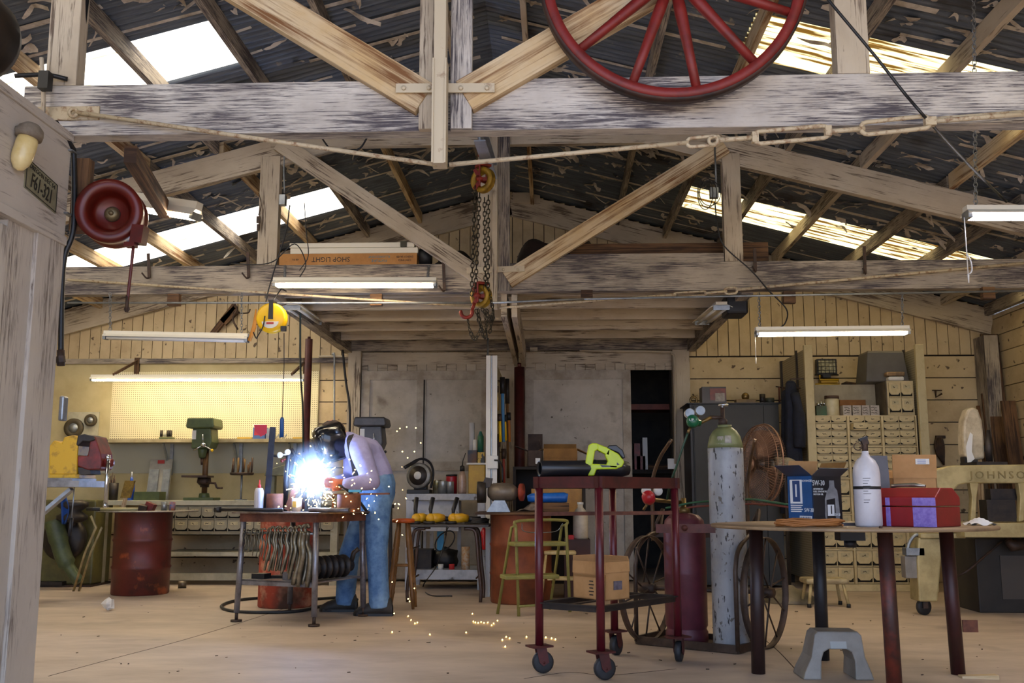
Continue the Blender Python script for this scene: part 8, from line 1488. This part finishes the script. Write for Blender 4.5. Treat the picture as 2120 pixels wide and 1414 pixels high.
m = MB(); p = onr(1823, 5.2); m.lathe([(.0, 0), (.009, 0), (.009, .01), (0, .012)], 6, p, smooth=False); solo('hex_nut', 'small hex nut on the front of the round table', 'nut', m, IRON)
# wedge and wire under the right leg
p = fl(2024, 1404); m = MB(); m.prism([(-.09, 0), (.1, 0), (.1, .022), (-.09, .012)], p + Vector((0, -.03, 0)), (1, -.12, 0), (0, 0, 1), (0, .06, 0)); solo('wood_wedge', 'small wooden wedge on the floor at the right table leg', 'wood scrap', m, RAW)
# grey plastic step stool
PG = mat('stool_grey', '#8f8a82', '#7a756e', 7, .5, 0, 0, None, .4, .7, ('#5f5850', 4, .66, .08)); q = fl(1690, 1408); Yp = q.y
st = thing('plastic_stool', 'grey plastic step stool on the floor under the round table', 'step stool', (at(1738, 1400, Yp).x, Yp + .12, 0)); zt = at(1740, 1312, Yp).z; x = lambda u, v: at(u, v, Yp).x
def ply(pts): return [(at(u, v, Yp).x, max(0, at(u, v, Yp).z)) for u, v in pts]
out = ply([(1664, 1416), (1668, 1392), (1682, 1362), (1690, 1316), (1697, 1309), (1780, 1310), (1788, 1318), (1794, 1362), (1806, 1392), (1812, 1420)]); inn = ply([(1773, 1420), (1772, 1370), (1766, 1352), (1755, 1346), (1718, 1346), (1708, 1352), (1703, 1368), (1702, 1416)])
dep = .25; NY = 5; m = MB()
polyL = out[:5] + out[5:10] + inn
n = len(polyL); vs = []
for k, (yy, sc_) in enumerate(((0, 1), (.012, 1.0), (dep - .012, 1.0), (dep, 1))):
    for (a, b) in polyL:
        tt = b / zt; vs.append((a, Yp + yy + (.035 * tt if k < 2 else -.035 * tt), b))
fs = [tuple(range(n)), tuple(3 * n + i for i in range(n))[::-1]] + [(k * n + i, (k + 1) * n + i, (k + 1) * n + (i + 1) % n, k * n + (i + 1) % n) for k in range(3) for i in range(n)]
m.add(vs, fs, None, False); link('shell', m, PG, st, bevel=.008)
a, b = at(1722, 1344, Yp), at(1755, 1329, Yp); m = MB(); m.hexa(((a.x + b.x) / 2, Yp + .026, (a.z + b.z) / 2), ((b.x - a.x) / 2, 0, 0), (0, .002, 0), (0, .005, (b.z - a.z) / 2)); link('embossed_plate', m, mat('plate_pale', '#a5a9a8'), st)
m = MB(); a, b = x(1700, 1312), x(1777, 1312)
for k in range(5): m.bar((a + (b - a) * (k + .5) / 5, Yp + .06, zt + .001), (a + (b - a) * (k + .5) / 5, Yp + dep - .06, zt + .001), .012, .004)
link('tread_ribs', m, PG, st) if False else None
# litter on the floor
rl = random.Random(21); m = MB()
for k in range(70):
    p = fl(rl.uniform(120, 2110), rl.uniform(1265, 1400)); s = rl.uniform(.003, .009); m.box(p + Vector((0, 0, s * .3)), (s * rl.uniform(1, 4), s, s * .6), (0, 0, rl.uniform(0, 3)))
o = solo('floor_debris', 'small dark crumbs scattered over the concrete floor', 'debris', m, mat('crumb', '#4d3c2e', rough=.9)); o['kind'] = 'stuff'
# ================================================================== more of the rear: grey drill press, dark store, plates
p = at(764, 960, 10.6); q = fl(764, 1215); zst = 1.0; x0 = at(764, 950, 10.7).x
m = MB(); m.bx(x0 - .22, x0 + .22, 10.6, 11.1, .86, .9); st = thing('machine_stand', 'dark steel stand under the grey drill press behind the welder', 'stand', (x0, 10.85, 0)); link('top', m, DKM, st)
for sx in (-1, 1):
    for yy in (10.63, 11.07): m = MB(); m.bar((x0 + sx * .2, yy, 0), (x0 + sx * .18, yy, .86), .04, .04, (0, 1, 0)); link('leg', m, DKM, st)
GDP = mat('machine_darkgrey', '#4c4a4c', '#3c3a3c', 6, .4, .2)
drill_press('dark grey drill press standing behind the welder', (x0, 10.85, .901), 1.0, GDP, BLK, at(764, 880, 10.85).z - .901)
yy = YB + .7; zsh = at(1348, 848, yy).z; sx0, sx1 = DX0 - .6, DX1 + .7
m = MB(); m.bx(sx0, sx1, yy, yy + .5, zsh, zsh + .07); ss = thing('store_shelf', 'red-edged shelves in the dark store behind the doorway', 'shelf', ((sx0 + sx1) / 2, yy + .25, 0)); link('shelf_board', m, mat('shelf_red', '#8a4a3c', '#6b382e', 5, .6), ss)
zs2_ = at(1348, 972, yy).z; m = MB(); m.bx(sx0, sx1, yy, yy + .5, zs2_ - .05, zs2_); link('shelf_board', m, DKW, ss)
for xx in (sx0, sx1 - .05): m = MB(); m.bx(xx, xx + .05, yy + .01, yy + .5, 0, 2.6); link('upright', m, DKW, ss)
for lab, u0, u1, v0, mt in (('pale small carton on the dark store shelf', 1330, 1340, 906, WHT), ('red tin on the dark store shelf', 1313, 1325, 918, VR), ('red machine part on the lower store shelf', 1318, 1336, 944, VR), ('long brown carton on the lower store shelf', 1342, 1388, 962, BRN)):
    z = zs2_; boxpx('stored_carton', lab, 'carton', u0, u1, v0, z, yy + .05, .2, mt, 'things on the store shelves')
m = MB(); c = at(1391, 960, YB - .16); m.bx(c.x - .05, c.x + .05, YB - .165, YB - .15, c.z - .06, c.z + .06); solo('switch_plate', 'white switch plate on the right post of the dark doorway', 'switch', m, WHT, bevel=.004)
m = MB(); a, b = at(1062, 420, 11.9), at(1118, 397, 11.9); m.bx(a.x, b.x, 11.92, 11.965, a.z, b.z); struct('trim_14', m, WH, world='raw')
